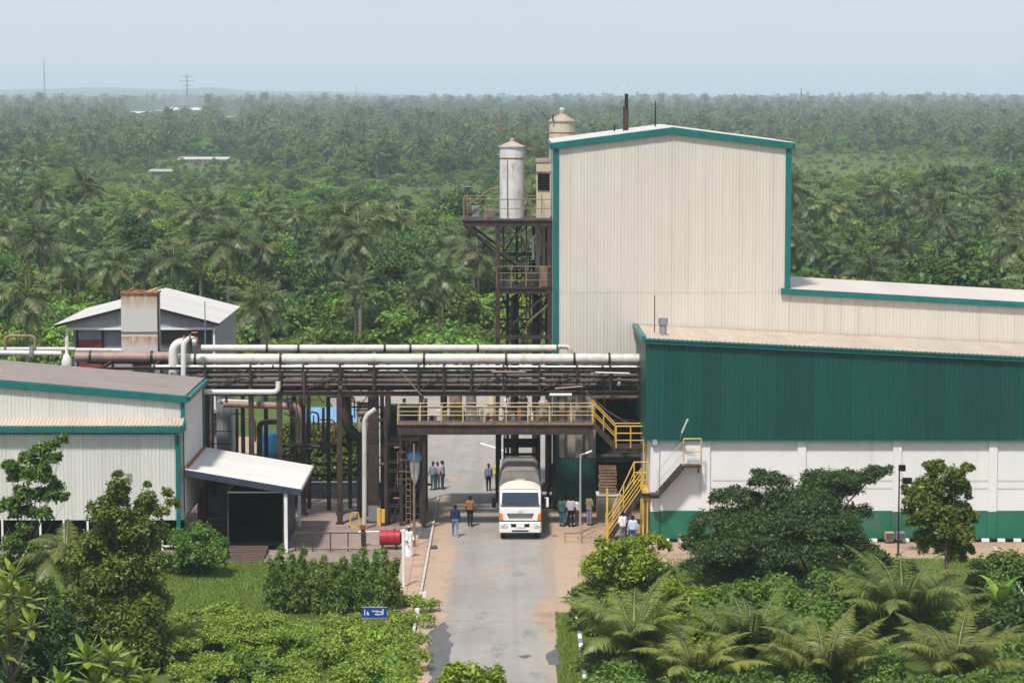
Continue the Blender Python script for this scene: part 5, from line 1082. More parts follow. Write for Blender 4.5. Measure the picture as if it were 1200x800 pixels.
# blue sign board
g = W(438.5, 718, 110.5); sg = empty('sign_board', g, label='small blue sign board with white lettering above the leafy bushes', cat='sign')
a, b_, zt3, zb3 = xat(424, 718, 110.5), xat(453.5, 718, 110.5), zat(711.5, 110.5), zat(723.5, 110.5)
plain('sign_blue', (.012, .055, .26), .4, var=.1)
sp_ = MB().box(a, 110.5, zb3, b_, 110.54, zt3).build('panel', 'sign_blue', sg); MB().box(a - .015, 110.49, zt3, b_ + .015, 110.55, zt3 + .02).build('frame_edge', 'galvanised', sg); MB().box(a - .015, 110.49, zb3 - .02, b_ + .015, 110.55, zb3).build('frame_edge', 'galvanised', sg)
for x in (a + .1, b_ - .1): MB().box(x - .025, 110.56, 0, x + .025, 110.6, zt3).build('sign_post', 'galvanised', sg)
let = MB(); ww, hh = b_ - a, zt3 - zb3
for (u0, u1, v0, v1) in ((.10, .13, .25, .8), (.20, .23, .3, .62), (.23, .29, .28, .40), (.24, .27, .42, .55), (.42, .46, .58, .72), (.47, .56, .60, .68), (.58, .66, .55, .70), (.68, .74, .58, .66), (.76, .80, .5, .66), (.82, .86, .35, .85), (.53, .59, .28, .42), (.61, .66, .25, .42), (.68, .76, .30, .40), (.78, .82, .28, .42)):
    let.box(a + ww * u0, 110.494, zb3 + hh * v0, a + ww * u1, 110.499, zb3 + hh * v1)
let.build('lettering', 'white_paint', sp_)
# white marker stones on the left road edge
for k, (px, q) in enumerate(((497.5, 708), (489, 728), (489, 768))):
    g = G(px, q); ms = empty('marker_post', g, label=['white marker stone where the kerb ends by the hedge', 'white marker stone half sunk in the leaves left of the road', 'white marker stone nearest the bottom left of the road'][k], cat='marker')
    MB().box(g.x - .1, g.y - .1, 0, g.x + .1, g.y + .1, .62).build('stone', 'white_paint', ms, bevel=.04); MB().box(g.x - .13, g.y - .13, 0, g.x + .13, g.y + .13, .08).build('foot', 'concrete', ms, bevel=.02)
# small broken barrier frame right of the truck
g = G(672, 636); bf = empty('broken_barrier', g, label='low rusty broken frame on the earth right of the road', cat='barrier')
for dx in (-.45, .45): MB().beam((g.x + dx, g.y, 0), (g.x + dx, g.y, .55), .05).build('frame_leg', 'rust', bf)
MB().beam((g.x - .5, g.y, .55), (g.x + .5, g.y, .52), .05).build('frame_bar', 'rust', bf); MB().beam((g.x + .45, g.y, .3), (g.x + 1.2, g.y - .2, .75), .04).build('frame_bar', 'rust', bf)

# ================================================================ far buildings and masts
def far_house(px, q, wpx, hpx, Y, label, wall='white_wall', roof='roof_white'):
    c = W(px, q, Y); s = Y / FPX; w, h = wpx * s, hpx * s; zg = terrain(c.x, Y)
    t = empty('far_building', (c.x, Y, zg), label=label, cat='building', group='far buildings among the trees')
    top = c.z + h / 2; bot = min(zg - .5, c.z - h / 2)
    MB().box(c.x - w / 2, Y, bot, c.x + w / 2, Y + w * .4 + 8, top - h * .35).build('wall', wall, t)
    MB().prism([(c.x - w / 2 - 1, Y - 1, top - h * .35 + .02), (c.x + w / 2 + 1, Y - 1, top - h * .35 + .02), (c.x + w / 2 + 1, Y + w * .2 + 4, top), (c.x - w / 2 - 1, Y + w * .2 + 4, top)], (0, 0, .3)).build('roof', roof, t)
    n = max(2, int(wpx / 5))
    for i in range(n):
        x = c.x - w / 2 + w * (i + .3) / n; MB().box(x, Y - .1, max(zg + .4, c.z - h * .3), x + w / n * .4, Y - .02, c.z + h * .0).build('window', 'grey_panel', t)
far_house(217, 130.5, 36, 8, 2900, 'long pale far building with a white roof among the trees', 'paving_pink')
far_house(163, 133.5, 22, 5, 2650, 'small white far building left of the long pale one')
far_house(188, 132.5, 12, 6, 2750, 'white far hut between the two pale far buildings')
far_house(270, 139, 16, 4, 2250, 'cream far shed right of the long pale building', 'tank_cream', 'roof_cream')
far_house(238, 188, 52, 5, 890, 'low white shed in the clearing of the forest', 'white_wall', 'roof_pink')
far_house(20, 200, 12, 4, 770, 'white hut at the left edge of the forest')
far_house(188, 202, 20, 4, 760, 'pale bluish roof half hidden in the forest', 'grey_panel', 'galvanised')
far_house(310, 119, 40, 3, 5200, 'pale far works on the horizon left of centre', 'roof_pink'); far_house(485, 124, 22, 3, 3600, 'small white far building on the horizon centre')
for k, (px, q0, Y, w, lab) in enumerate(((219, 86, 3000, 1.6, 'tall lattice mast on the horizon above the far buildings'), (51.5, 68, 3600, 1.4, 'faint tall mast at the far left horizon'), (417, 100, 4200, 1.2, 'faint thin mast on the horizon left of the tower'), (939, 103, 1500, .7, 'thin pale mast above the trees right of the tall building'))):
    c = W(px, q0, Y); t = empty('lattice_mast', (c.x, Y, 0), label=lab, cat='mast')
    for dx, dy in ((-1, -1), (1, -1), (0, 1)): MB().beam((c.x + dx * w, Y + dy * w, 0), (c.x + dx * w * .15, Y + dy * w * .15, c.z), w * .35).build('mast_leg', 'grey_metal', t)
    n = 12
    br_ = MB()
    for i in range(n):
        z0_, z1__ = c.z * i / n, c.z * (i + 1) / n; f0, f1 = w * (1 - .85 * i / n), w * (1 - .85 * (i + 1) / n); s_ = -1 if i % 2 else 1
        br_.beam((c.x - s_ * f0, Y - f0, z0_), (c.x + s_ * f1, Y - f1, z1__), w * .22)
    br_.build('lattice', 'grey_metal', t)
    if k == 0:
        for zz, ll in ((c.z - 4, 7), (c.z - 9, 9), (c.z - 14, 6)): MB().beam((c.x - ll, Y, zz), (c.x + ll, Y, zz), .8).build('cross_arm', 'grey_metal', t)
# ================================================================ people
def fabric(name, col): plain(name, col, .85, var=.12, scale=7, spec=.15)
for n_, c_ in dict(skin_dark=(.085, .042, .028), shoe_dark=(.02, .017, .015), shoe_light=(.35, .32, .28), hair_black=(.008, .007, .007), cloth_navy=(.02, .03, .075), cloth_jeans=(.13, .22, .33), cloth_ochre=(.27, .14, .055), cloth_black=(.012, .012, .014), cloth_lilac=(.42, .38, .47), cloth_blue=(.06, .10, .19), cloth_greyblue=(.20, .24, .32), cloth_hivis=(.50, .62, .05), cloth_sky=(.30, .50, .66), cloth_white=(.78, .76, .74), cloth_grey=(.16, .16, .17), cloth_khaki=(.26, .185, .115), cloth_teal=(.05, .12, .12), cloth_pink=(.58, .40, .38), cloth_paleblue=(.45, .58, .76)).items(): fabric(n_, c_)
def capsule(b, p, q, r0, r1, n=10):
    p, q = Vector(p), Vector(q); d = (q - p); L = d.length; d = d / L if L > 1e-6 else Vector((0, 0, 1))
    pts = [p - d * r0 * c for c in (.98, .8, .4)] + [p, q] + [q + d * r1 * c for c in (.4, .8, .98)]
    rr = [r0 * s for s in (.2, .6, .92)] + [r0, r1] + [r1 * s for s in (.92, .6, .2)]
    b.tube(pts, rr, n)
def person(px, py, face, label, shirt, trousers, shoes='shoe_dark', h=1.72, stride=0.0, arm=0.0, lean=0.0, sleeves=False, wrap=None, z=0.0, hair='hair_black', group=None, Y=None):
    pos = G(px, py, z) if Y is None else Vector((xat(px, py, Y), Y, z))
    k = h / 1.72; S = []                 # (p, q, r0, r1, zone) zones: 0 skin 1 shirt 2 trousers 3 shoes
    ly = -lean
    def T(x, y, z_): return (x, y + ly * max(0, z_ - .95), z_)
    for s in (-1, 1):
        f = s * stride
        hip, kn, an = (s * .085, 0, .93), (s * .095, -.55 * f - .03 * (abs(stride) > 0), .50), (s * .095, -f + (.06 if f < 0 else 0), .09 + (.05 if f < -.1 else 0))
        S += [(hip, kn, .098, .068, 2), (kn, an, .066, .047, 2), ((an[0], an[1] + .03, an[2] - .035), (an[0] + s * .02, an[1] - .15, an[2] - .05), .045, .038, 3)]
        sh, el = T(s * .185, 0, 1.40), T(s * .245, .03 + .28 * f * .6 + -.05 * arm, 1.14)
        wr = (el[0] - s * .05 * arm - s * .0, el[1] - .05 - .22 * arm + .25 * f * .6, el[2] - .25 * (1 - .75 * arm))
        S += [(sh, el, .058, .046, 1), (el, wr, .044, .032, 1 if sleeves else 0)]
        d = (Vector(wr) - Vector(el)).normalized(); w0 = Vector(wr); pm = w0 + d * .075
        S.append((w0 + d * .01, pm, .030, .034, 0))
        side = Vector((0, 1, 0)) if abs(d.y) < .8 else Vector((1, 0, 0)); side = (side - d * side.dot(d)).normalized(); inn = Vector((-s, 0, 0)); inn = (inn - d * inn.dot(d)).normalized()
        for i, l in enumerate((.070, .082, .078, .060)):
            a = pm + side * (-.030 + .020 * i) * -1; m_ = a + d * l * .55 + inn * .008; S += [(a, m_, .0115, .011, 0), (m_, m_ + d * l * .45 + inn * .02, .011, .009, 0)]
        a = w0 + d * .03 - side * .028; S.append((a, a + d * .05 - side * .03 + inn * .012, .014, .011, 0))
        S.append((T(s * .062, .0, 1.02), T(s * .088, 0, 1.36), .125, .118, 1)); S.append((T(s * .06, .01, .92), T(s * .06, 0, 1.0), .128, .125, 2))
        S.append((T(s * .083, -.02, 1.615), T(s * .086, -.02, 1.645), .018, .018, 0))
    S += [(T(-.15, 0, 1.425), T(.15, 0, 1.425), .062, .062, 1), (T(0, 0, 1.42), T(0, -.012, 1.54), .055, .05, 0), (T(0, -.035, 1.575), T(0, -.01, 1.655), .068, .088, 0), (T(0, .02, 1.62), T(0, .02, 1.66), .08, .086, 0), (T(0, -.105, 1.60), T(0, -.095, 1.635), .016, .012, 0), (T(0, -.085, 1.555), T(0, -.085, 1.556), .025, .025, 0), (T(-.03, -.085, 1.645), T(.03, -.085, 1.645), .014, .014, 0)]
    if wrap: S += [(T(0, .0, .95), (0, 0, .22), .16, .24, 2)]
    b = MB()
    for p, q, r0, r1, zn in S: capsule(b, p, q, r0, r1)
    me = b.mesh('raw'); tmp = bpy.data.objects.new('raw', me); COL.objects.link(tmp)
    m = tmp.modifiers.new('skin', 'REMESH'); m.mode = 'VOXEL'; m.voxel_size = .0145; m.use_smooth_shade = True
    sm = tmp.modifiers.new('smooth', 'SMOOTH'); sm.factor = .5; sm.iterations = 2
    out = bpy.data.meshes.new_from_object(tmp.evaluated_get(bpy.context.evaluated_depsgraph_get())); bpy.data.objects.remove(tmp); bpy.data.meshes.remove(me)
    nf = len(out.polygons); ctr = np.empty(nf * 3); out.polygons.foreach_get('center', ctr); ctr = ctr.reshape(-1, 3)
    best = np.full(nf, 9.0); zone = np.zeros(nf, dtype=np.int32)
    for p, q, r0, r1, zn in S:
        p, q = np.array(p), np.array(q); d = q - p; L2_ = max(1e-9, d @ d); t = np.clip((ctr - p) @ d / L2_, 0, 1)
        ds = np.linalg.norm(ctr - p - t[:, None] * d, axis=1) - (r0 + (r1 - r0) * t); w = ds < best; best[w] = ds[w]; zone[w] = zn
    zone[(zone == 2) & (ctr[:, 2] > .985)] = 1
    out.materials.clear()
    for mn in ('skin_dark', shirt, trousers, shoes): out.materials.append(M[mn])
    out.polygons.foreach_set('material_index', zone); out.polygons.foreach_set('use_smooth', [True] * nf)
    o = bpy.data.objects.new('person', out); COL.objects.link(o); o.location = pos; o.rotation_euler = (0, 0, face); o.scale = (k, k, k); tag(o, label, 'person', group)
    hb = MB(); n = 14
    cz = T(0, .012, 1.645); ringz = [(-.02, .092), (.02, .098), (.055, .09), (.085, .065), (.102, .03)]
    for zz, r in ringz:
        for j in range(n): g = 2 * math.pi * j / n; hb.v.append((r * .95 * math.cos(g), cz[1] + r * 1.08 * math.sin(g) + (.012 if zz < 0 else 0), cz[2] + zz + (.05 if math.sin(g) < -.3 and zz < .03 else 0) - (.03 if math.sin(g) > .3 and zz < 0 else 0)))
    for i in range(len(ringz) - 1):
        for j in range(n): hb.f.append((i * n + j, i * n + (j + 1) % n, (i + 1) * n + (j + 1) % n, (i + 1) * n + j)); hb.mi.append(0)
    hb.f.append(tuple(range(4 * n, 5 * n))); hb.mi.append(0)
    link('hair', hb.mesh('hair', True), hair, o, loc=(0, 0, 0))
    return o
PI = math.pi
person(533.5, 629, PI + .15, 'person in dark blue shirt and pale jeans walking up the road', 'cloth_navy', 'cloth_jeans', 'shoe_light', 1.76, .20)
person(551, 617, PI - .1, 'person in ochre shirt and black trousers walking up the road', 'cloth_ochre', 'cloth_black', h=1.74, stride=.16, sleeves=True, arm=.3)
person(507.5, 574, -.5, 'person in grey-green shirt, leftmost of three standing by the dark frame', 'cloth_greyblue', 'cloth_teal', h=1.74, arm=.4, group='three people by the dark frame')
person(512.8, 573, .6, 'person in pinkish shirt, middle of three standing by the dark frame', 'cloth_pink', 'cloth_greyblue', h=1.66, arm=.2, group='three people by the dark frame')
person(518.5, 573, 1.2, 'person in lilac shirt and blue jeans, rightmost of three by the dark frame', 'cloth_lilac', 'cloth_blue', h=1.74, group='three people by the dark frame')
person(572.6, 575, .3, 'person in grey-blue shirt and black trousers left of the lorries', 'cloth_greyblue', 'cloth_black', h=1.66, sleeves=True)
person(583.3, 574.5, -.4, 'person in yellow-green vest beside the white truck', 'cloth_hivis', 'cloth_navy', h=1.78, sleeves=True, arm=.3, hair='cloth_sky')
person(658.5, 617, 2.6, 'person in teal shirt, leftmost of the group right of the truck', 'cloth_teal', 'cloth_blue', h=1.70, group='people right of the truck')
person(663.5, 614, 2.2, 'person in khaki shirt behind the one in lilac', 'cloth_khaki', 'cloth_jeans', h=1.62, group='people right of the truck')
person(669, 617.5, PI, 'person in pale lilac shirt and black trousers seen from behind', 'cloth_lilac', 'cloth_black', h=1.72, lean=.12, arm=.4, group='people right of the truck')
person(676, 616, -2.2, 'person in white shirt and grey trousers close to the lamp pole', 'cloth_white', 'cloth_grey', h=1.60, group='people right of the truck')
person(690.5, 615.5, 2.4, 'person in brown shirt and grey trousers right of the lamp pole', 'cloth_khaki', 'cloth_greyblue', h=1.78, arm=.6, sleeves=True, group='people right of the truck')
person(729.5, 627, -2.6, 'person in white shirt and grey trousers under the yellow stair', 'cloth_white', 'cloth_grey', h=1.74, arm=.5, Y=135.6)
person(735.5, 622, 2.8, 'person in pink shirt behind the stair bars', 'cloth_pink', 'cloth_grey', h=1.74, arm=.2, Y=137.0)
person(741.5, 628, PI, 'person in pale blue shirt and blue jeans by the yellow stair', 'cloth_paleblue', 'cloth_blue', h=1.66, sleeves=True, Y=134.8)
person(479, 655, .5, 'person in long white robe and headscarf beside the red drum', 'cloth_white', 'cloth_white', 'shoe_dark', 1.72, arm=.7, wrap=True, sleeves=True, hair='cloth_pink')
# ================================================================ vegetation
def leaf_mat(name, dark, mid, light, alt=None, rough=.5, trans=.32, objvar=.45):
    t = NT(name); i = t.island(); o = t.objrand()
    c = t.ramp(i, [(0, dark), (.5, mid), (.9, light), (1, alt or light)])
    k = t.math('MULTIPLY_ADD', o, objvar, 1 - objvar / 2)
    nd = t.new('ShaderNodeVectorMath', operation='SCALE'); t.l.new(c, nd.inputs[0]); t.l.new(k, nd.inputs['Scale'])
    hs_ = t.new('ShaderNodeHueSaturation'); t.l.new(nd.outputs[0], hs_.inputs['Color']); t.l.new(t.math('MULTIPLY_ADD', t.math('FRACT', t.math('MULTIPLY', o, 7.13)), .05, .475), hs_.inputs['Hue'])
    t.done(hs_.outputs[0], rough, 0, .35)
    tr = t.new('ShaderNodeBsdfTranslucent'); t.l.new(hs_.outputs[0], tr.inputs['Color'])
    mx = t.new('ShaderNodeMixShader'); mx.inputs[0].default_value = trans; t.l.new(t.b.outputs[0], mx.inputs[1]); t.l.new(tr.outputs[0], mx.inputs[2])
    t.l.new(mx.outputs[0], t.n['Material Output'].inputs['Surface']); return t.m
leaf_mat('leaf_forest', (0.046, 0.095, 0.020), (0.080, 0.149, 0.028), (0.129, 0.214, 0.040), objvar=.95)
leaf_mat('leaf_forest_light', (0.102, 0.175, 0.026), (0.161, 0.256, 0.036), (0.238, 0.341, 0.055), objvar=.5)
leaf_mat('leaf_bush', (0.092, 0.163, 0.021), (0.149, 0.248, 0.032), (0.220, 0.326, 0.047), objvar=.95)
leaf_mat('leaf_palm', (0.064, 0.108, 0.033), (0.105, 0.157, 0.048), (0.157, 0.206, 0.075), (0.275, 0.275, 0.122), rough=.42, objvar=1.0)
leaf_mat('leaf_palm_near', (0.139, 0.181, 0.033), (0.167, 0.211, 0.040), (0.212, 0.253, 0.053), (0.269, 0.289, 0.070), rough=.4, objvar=.35)
leaf_mat('leaf_rain', (0.031, 0.065, 0.016), (0.051, 0.098, 0.021), (0.080, 0.139, 0.028), rough=.45, objvar=.1)
leaf_mat('leaf_olive', (0.070, 0.113, 0.018), (0.127, 0.185, 0.025), (0.196, 0.265, 0.038), rough=.4, objvar=.1)
leaf_mat('leaf_bright', (0.136, 0.217, 0.016), (0.225, 0.330, 0.025), (0.330, 0.427, 0.042), objvar=.15)
leaf_mat('leaf_ground', (0.121, 0.221, 0.025), (0.199, 0.333, 0.038), (0.285, 0.442, 0.061), objvar=.15)
leaf_mat('leaf_hedge', (0.080, 0.139, 0.020), (0.133, 0.212, 0.029), (0.194, 0.290, 0.051), objvar=.2)
leaf_mat('leaf_lance', (0.154, 0.220, 0.022), (0.231, 0.308, 0.038), (0.319, 0.396, 0.064), rough=.35, objvar=.1)
leaf_mat('leaf_grass', (0.146, 0.205, 0.028), (0.213, 0.281, 0.043), (0.286, 0.342, 0.066), objvar=.1)
leaf_mat('leaf_dry', (.14, .12, .045), (.19, .165, .065), (.24, .21, .09))
plain('rachis', (.15, .165, .06), .5, var=.2)

def mesh_np(name, V, Fq, mats, mi=None):
    me = bpy.data.meshes.new(name); V = np.asarray(V, dtype=np.float32); Fq = np.asarray(Fq, dtype=np.int32); nf = len(Fq)
    me.vertices.add(len(V)); me.vertices.foreach_set('co', V.ravel()); me.loops.add(nf * 4); me.loops.foreach_set('vertex_index', Fq.ravel())
    me.polygons.add(nf); me.polygons.foreach_set('loop_start', np.arange(nf, dtype=np.int32) * 4); me.polygons.foreach_set('loop_total', np.full(nf, 4, dtype=np.int32))
    if mi is not None: me.polygons.foreach_set('material_index', np.asarray(mi, dtype=np.int32))
    for m in mats: me.materials.append(M[m])
    me.update(calc_edges=True); me.validate(); return me
def unit(a): return a / np.maximum(1e-9, np.linalg.norm(a, axis=-1, keepdims=True))
def leaves(P, N, L, Wd, seed=0, fold=.18, up=None):
    """one folded quad per leaf at P with blade normal N"""
    r = np.random.default_rng(seed); n = len(P); t = unit(r.normal(size=(n, 3)) + (0 if up is None else np.array(up))); a = unit(t - N * (t * N).sum(1, keepdims=True)); b = np.cross(N, a)
    L = (L * r.uniform(.5, 1.4, (n, 1))); w = Wd * L
    base = P - a * L * .5; tip = P + a * L * .5 - N * L * .08
    V = np.stack([base, P - b * w * .5 + N * L * fold * .5, tip, P + b * w * .5 + N * L * fold * .5], 1).reshape(-1, 3)
    return V, np.arange(n * 4).reshape(n, 4)
def cluster_pts(cl, per, seed, flat=1.0):
    """cl: rows (x,y,z,r) or (x,y,z,rx,rz). Leaves fill the outer shell of each lump, thicker on its upper side"""
    r = np.random.default_rng(seed); Ps, Ns = [], []
    for c in cl:
        rx = c[3]; rz = c[4] if len(c) > 4 else c[3] * flat; n = max(8, int(2.6 * per * (rx * rx * .6 + rx * rz * .4)))
        d = unit(r.normal(size=(n, 3))); d[:, 2] = np.where(d[:, 2] < -.35, -d[:, 2] * .7, d[:, 2])
        q = r.uniform(.12, 1, (n, 1)) ** .45 * (1 + .22 * np.sin(d[:, :1] * 5 + c[0]) * np.sin(d[:, 1:2] * 6 + c[2] * 2))
        Ps.append(np.array(c[:3]) + d * q * np.array([rx, rx, rz])); Ns.append(unit(d * .55 + np.array([0, 0, .55]) + r.normal(size=(n, 3)) * .55))
    return np.concatenate(Ps), np.concatenate(Ns)
def limbs(b, base, cl, r0, fork, seed=0):
    """tapered trunk and limbs to the lumps"""
    r = random.Random(seed); base = Vector(base); fk = Vector(fork)
    m = base.lerp(fk, .5) + Vector((r.uniform(-.12, .12), r.uniform(-.12, .12), 0)) * (fk - base).length * .3
    b.tube([base - Vector((0, 0, .1)), base + (m - base) * .12, m, fk], [r0 * 1.35, r0, r0 * .85, r0 * .7], 9)
    for c in (cl if len(cl) < 40 else cl[::5]):
        e = Vector(c[:3]) - Vector((0, 0, .25 * c[3])); s = fk.lerp(base, r.uniform(0, .25)); mid = s.lerp(e, .5) + Vector((r.uniform(-.2, .2), r.uniform(-.2, .2), -.12 * (e - s).length + r.uniform(0, .3)))
        rr = max(.025, r0 * .5 * min(1, c[3])); b.tube([s, s.lerp(mid, .5), mid, e], [rr, rr * .8, rr * .6, rr * .22], 6)
def plant(name, label, cat, base, cl, per, L, Wd, mat, r0=.15, fork=None, seed=0, flat=.85, group=None, fold=.18, bark='bark', crown='crown', trunk='trunk', up=None):
    base = Vector(base); t = empty(name, base, label=label, cat=cat, group=group)
    P, N = cluster_pts(cl, per, seed, flat); V, Fq = leaves(P, N, L, Wd, seed + 1, fold, up)
    link(crown, mesh_np(crown, V, Fq, [mat]), None, t)
    b = MB(); limbs(b, base, cl, r0, fork or (base + Vector((0, 0, .45 * (max(c[2] for c in cl) - base.z)))), seed); b.build(trunk, bark, t, smooth=True)
    return t
def lumps(spec, Y, jitter=.0, seed=0, grow=1.0, tall=1.0):
    """picture positions and sizes -> lumps around distance Y: (px, py, r_px[, dY[, rz_px]])"""
    r = random.Random(seed); out = []
    for s in spec:
        y = Y + (s[3] if len(s) > 3 else r.uniform(-jitter, jitter)); c = W(s[0], s[1], y); k = y / FPX
        out.append((c.x, c.y, c.z, s[2] * k * grow) if len(s) < 5 else (c.x, c.y, c.z, s[2] * k * grow, s[4] * k * grow * tall))
    sub = []
    for c in out:                                       # break each lump into uneven smaller ones
        rz = c[4] if len(c) > 4 else c[3]
        sub.append((c[0], c[1], c[2], c[3] * .92, rz * .92))
        for k in range(5):
            a = r.uniform(0, 6.28); sub.append((c[0] + math.cos(a) * c[3] * .72, c[1] + math.sin(a) * c[3] * .72, c[2] + r.uniform(-.55, .6) * rz, c[3] * r.uniform(.3, .55), max(rz * .5, c[3] * r.uniform(.25, .45))))
    return sub

# ---- palms
def palm_crown(name, n_fr, L, n_leaf, wl, lmax, seed, e_hi=82, e_lo=-35, droop=70, mats=('leaf_palm', 'rachis'), dry=.08, skirt=0):
    r = np.random.default_rng(seed); V, Fq, mi = [], [], []; nv = 0; steps = 9; G_ = 2.399963
    for f in range(n_fr + skirt):
        u = (f + .5) / n_fr; az = f * G_ + r.uniform(-.25, .25); old = f >= n_fr
        e0 = R(e_hi + (e_lo - e_hi) * min(1, u) ** .9 + r.uniform(-8, 8)); e0 = R(-45 + r.uniform(-25, 5)) if old else e0; Lf = L * r.uniform(.82, 1.1) * (.72 if u < .12 else 1)
        dr = R(droop * r.uniform(.7, 1.25)); p = np.zeros(3); h = np.array([math.cos(az), math.sin(az), 0.]); sd = np.array([-math.sin(az), math.cos(az), 0.]); pts, dirs = [p], []
        for s in range(steps):
            e = max(R(-88), e0 - dr * ((s + .5) / steps) ** 1.35); d = h * math.cos(e) + np.array([0, 0, math.sin(e)]); dirs.append(d); p = p + d * Lf / steps; pts.append(p)
        pts = np.array(pts); dirs.append(dirs[-1]); dirs = np.array(dirs); twist = r.uniform(-.5, .5)
        rr = .045 * L / 4.5
        for s in range(steps):                                  # rachis: flat strip
            w0, w1 = rr * (1.15 - s / steps), rr * (1.15 - (s + 1) / steps)
            V.append([pts[s] - sd * w0, pts[s] + sd * w0, pts[s + 1] + sd * w1, pts[s + 1] - sd * w1]); Fq.append(np.arange(4) + nv); nv += 4; mi.append(1)
        isdry = old or r.uniform() < dry * u * 2
        t = np.linspace(.14, .99, n_leaf); s = np.minimum((t * steps).astype(int), steps - 1); fr = (t * steps - s)[:, None]
        q = pts[s] * (1 - fr) + pts[s + 1] * fr; d = dirs[s]
        for sg in (-1, 1):
            nrm = np.cross(sd[None], d) * 1.0; nrm = unit(nrm); nrm = np.where(nrm[:, 2:] < 0, -nrm, nrm)
            ll = (lmax * np.sin(np.clip(t * 1.02, 0, 1) ** .75 * math.pi * .93 + .22)[:, None]) * r.uniform(.8, 1.15, (n_leaf, 1))
            fw = .35 + .5 * t[:, None]; dn = .25 + r.uniform(0, .45, (n_leaf, 1)) + (.5 if old else 0)
            di = unit(sg * sd * 1.0 + d * fw - nrm * dn * (1 + sg * twist * .5)); tip = q + di * ll - np.array([0, 0, 1]) * ll * dn * .35
            mdp = q + di * ll * .5 + nrm * ll * .03; wv = unit(np.cross(di, nrm)) * wl
            quads = np.stack([q - wv * .35, mdp - wv * .5, tip, mdp + wv * .5], 1); V.extend(quads); k = len(quads)
            Fq.extend(np.arange(4)[None] + nv + 4 * np.arange(k)[:, None]); nv += 4 * k; mi += [2 if isdry else 0] * k
    return mesh_np(name, np.array(V).reshape(-1, 3), np.array(Fq).reshape(-1, 4), [mats[0], mats[1], 'leaf_dry'], mi)
def palm_trunk(name, h, r, seed, curve=.5):
    rd = random.Random(seed); a = rd.uniform(0, 6.28); b = MB(); pts = []
    for i in range(8): t = i / 7; o = curve * (t ** 1.6 - t); pts.append((math.cos(a) * o, math.sin(a) * o, h * t))
    b.tube(pts, [r * 1.5] + [r * (1.05 - .35 * i / 7) for i in range(1, 8)], 8); b.lathe((0, 0, h - .35), [(r * .75, 0), (r * 1.3, .2), (r * 1.1, .45), (.03, .55)], 8)
    me = b.mesh(name, True); me.materials.append(M['palm_bark']); return me
# ================================================================ garden plants near the buildings
plant('spreading_tree', 'large dark spreading tree with layered crown before the white wall', 'tree', (xat(925, 690, 126), 126, 0),
      lumps([(1000, 563, 30, 0, 9), (1030, 554, 17, 0, 7), (965, 574, 40, 1, 13), (903, 564, 28, 0, 9), (889, 554, 9, 0, 5), (935, 588, 52, 0, 15), (862, 584, 34, 0, 12), (845, 612, 40, -1, 14), (900, 612, 58, -1, 16), (962, 616, 52, -1, 17), (1000, 602, 26, 0, 10), (820, 637, 24, -1, 12), (862, 643, 52, -2, 17), (922, 648, 58, -2, 18), (985, 643, 42, -1, 17), (832, 664, 34, -2, 14), (884, 676, 48, -2, 16), (1012, 657, 24, -1, 14), (950, 684, 42, -2, 16), (870, 700, 40, -1.5, 14), (925, 705, 46, -2, 16), (985, 695, 34, -1, 16), (1030, 672, 16, 0, 9), (844, 575, 3, 0, 3)], 126, 0, 0, 1.0, 1.25), 600, .17, .42, 'leaf_rain', .26, (xat(928, 640, 126), 126, 2.2), 3)
plant('slender_tree', 'slender tree with a dense olive crown right of the floodlight mast', 'tree', (xat(1111, 720, 118), 118, 0),
      lumps([(1098, 552, 12), (1088, 546, 7), (1133, 550, 8), (1118, 558, 12), (1082, 572, 15), (1105, 574, 16), (1126, 576, 13), (1070, 590, 12), (1092, 596, 18), (1118, 600, 18), (1134, 606, 10), (1078, 612, 14), (1100, 620, 20), (1126, 624, 16), (1088, 636, 14), (1112, 644, 18), (1132, 642, 9), (1068, 578, 9), (1064, 600, 8)], 118, .6, 2, 1.15), 640, .19, .5, 'leaf_olive', .12, (xat(1108, 648, 118), 118, 3.3), 5)
plant('bright_shrub', 'bright yellow-green shrub at the right edge of the road', 'shrub', (xat(735, 745, 114), 114, 0),
      lumps([(742, 640, 13), (766, 634, 11), (780, 640, 8), (716, 650, 17), (750, 657, 22), (697, 668, 18), (726, 680, 28), (765, 680, 24), (700, 692, 20), (722, 712, 28), (760, 706, 28), (783, 690, 15), (742, 668, 22), (735, 735, 26), (770, 735, 26), (705, 655, 12)], 114, .9, 4, 1.18), 520, .2, .42, 'leaf_bright', .10, None, 7)
plant('dark_shrub', 'darker green shrub low at the road edge below the bright one', 'shrub', (xat(690, 745, 112.5), 112.5, 0), lumps([(680, 700, 16), (692, 715, 22), (700, 735, 24), (676, 722, 14), (715, 742, 20)], 112.5, .5, 5), 620, .17, .5, 'leaf_hedge', .08, None, 8)
plant('round_bush', 'rounded green bush beside the wooden steps', 'bush', (xat(235, 680, 126.5), 126.5, 0), lumps([(212, 634, 18), (238, 628, 17), (255, 640, 15), (225, 652, 24), (250, 656, 18), (208, 662, 16), (262, 652, 8), (232, 668, 20)], 126.5, .8, 6), 620, .2, .42, 'leaf_hedge', .07, None, 9)
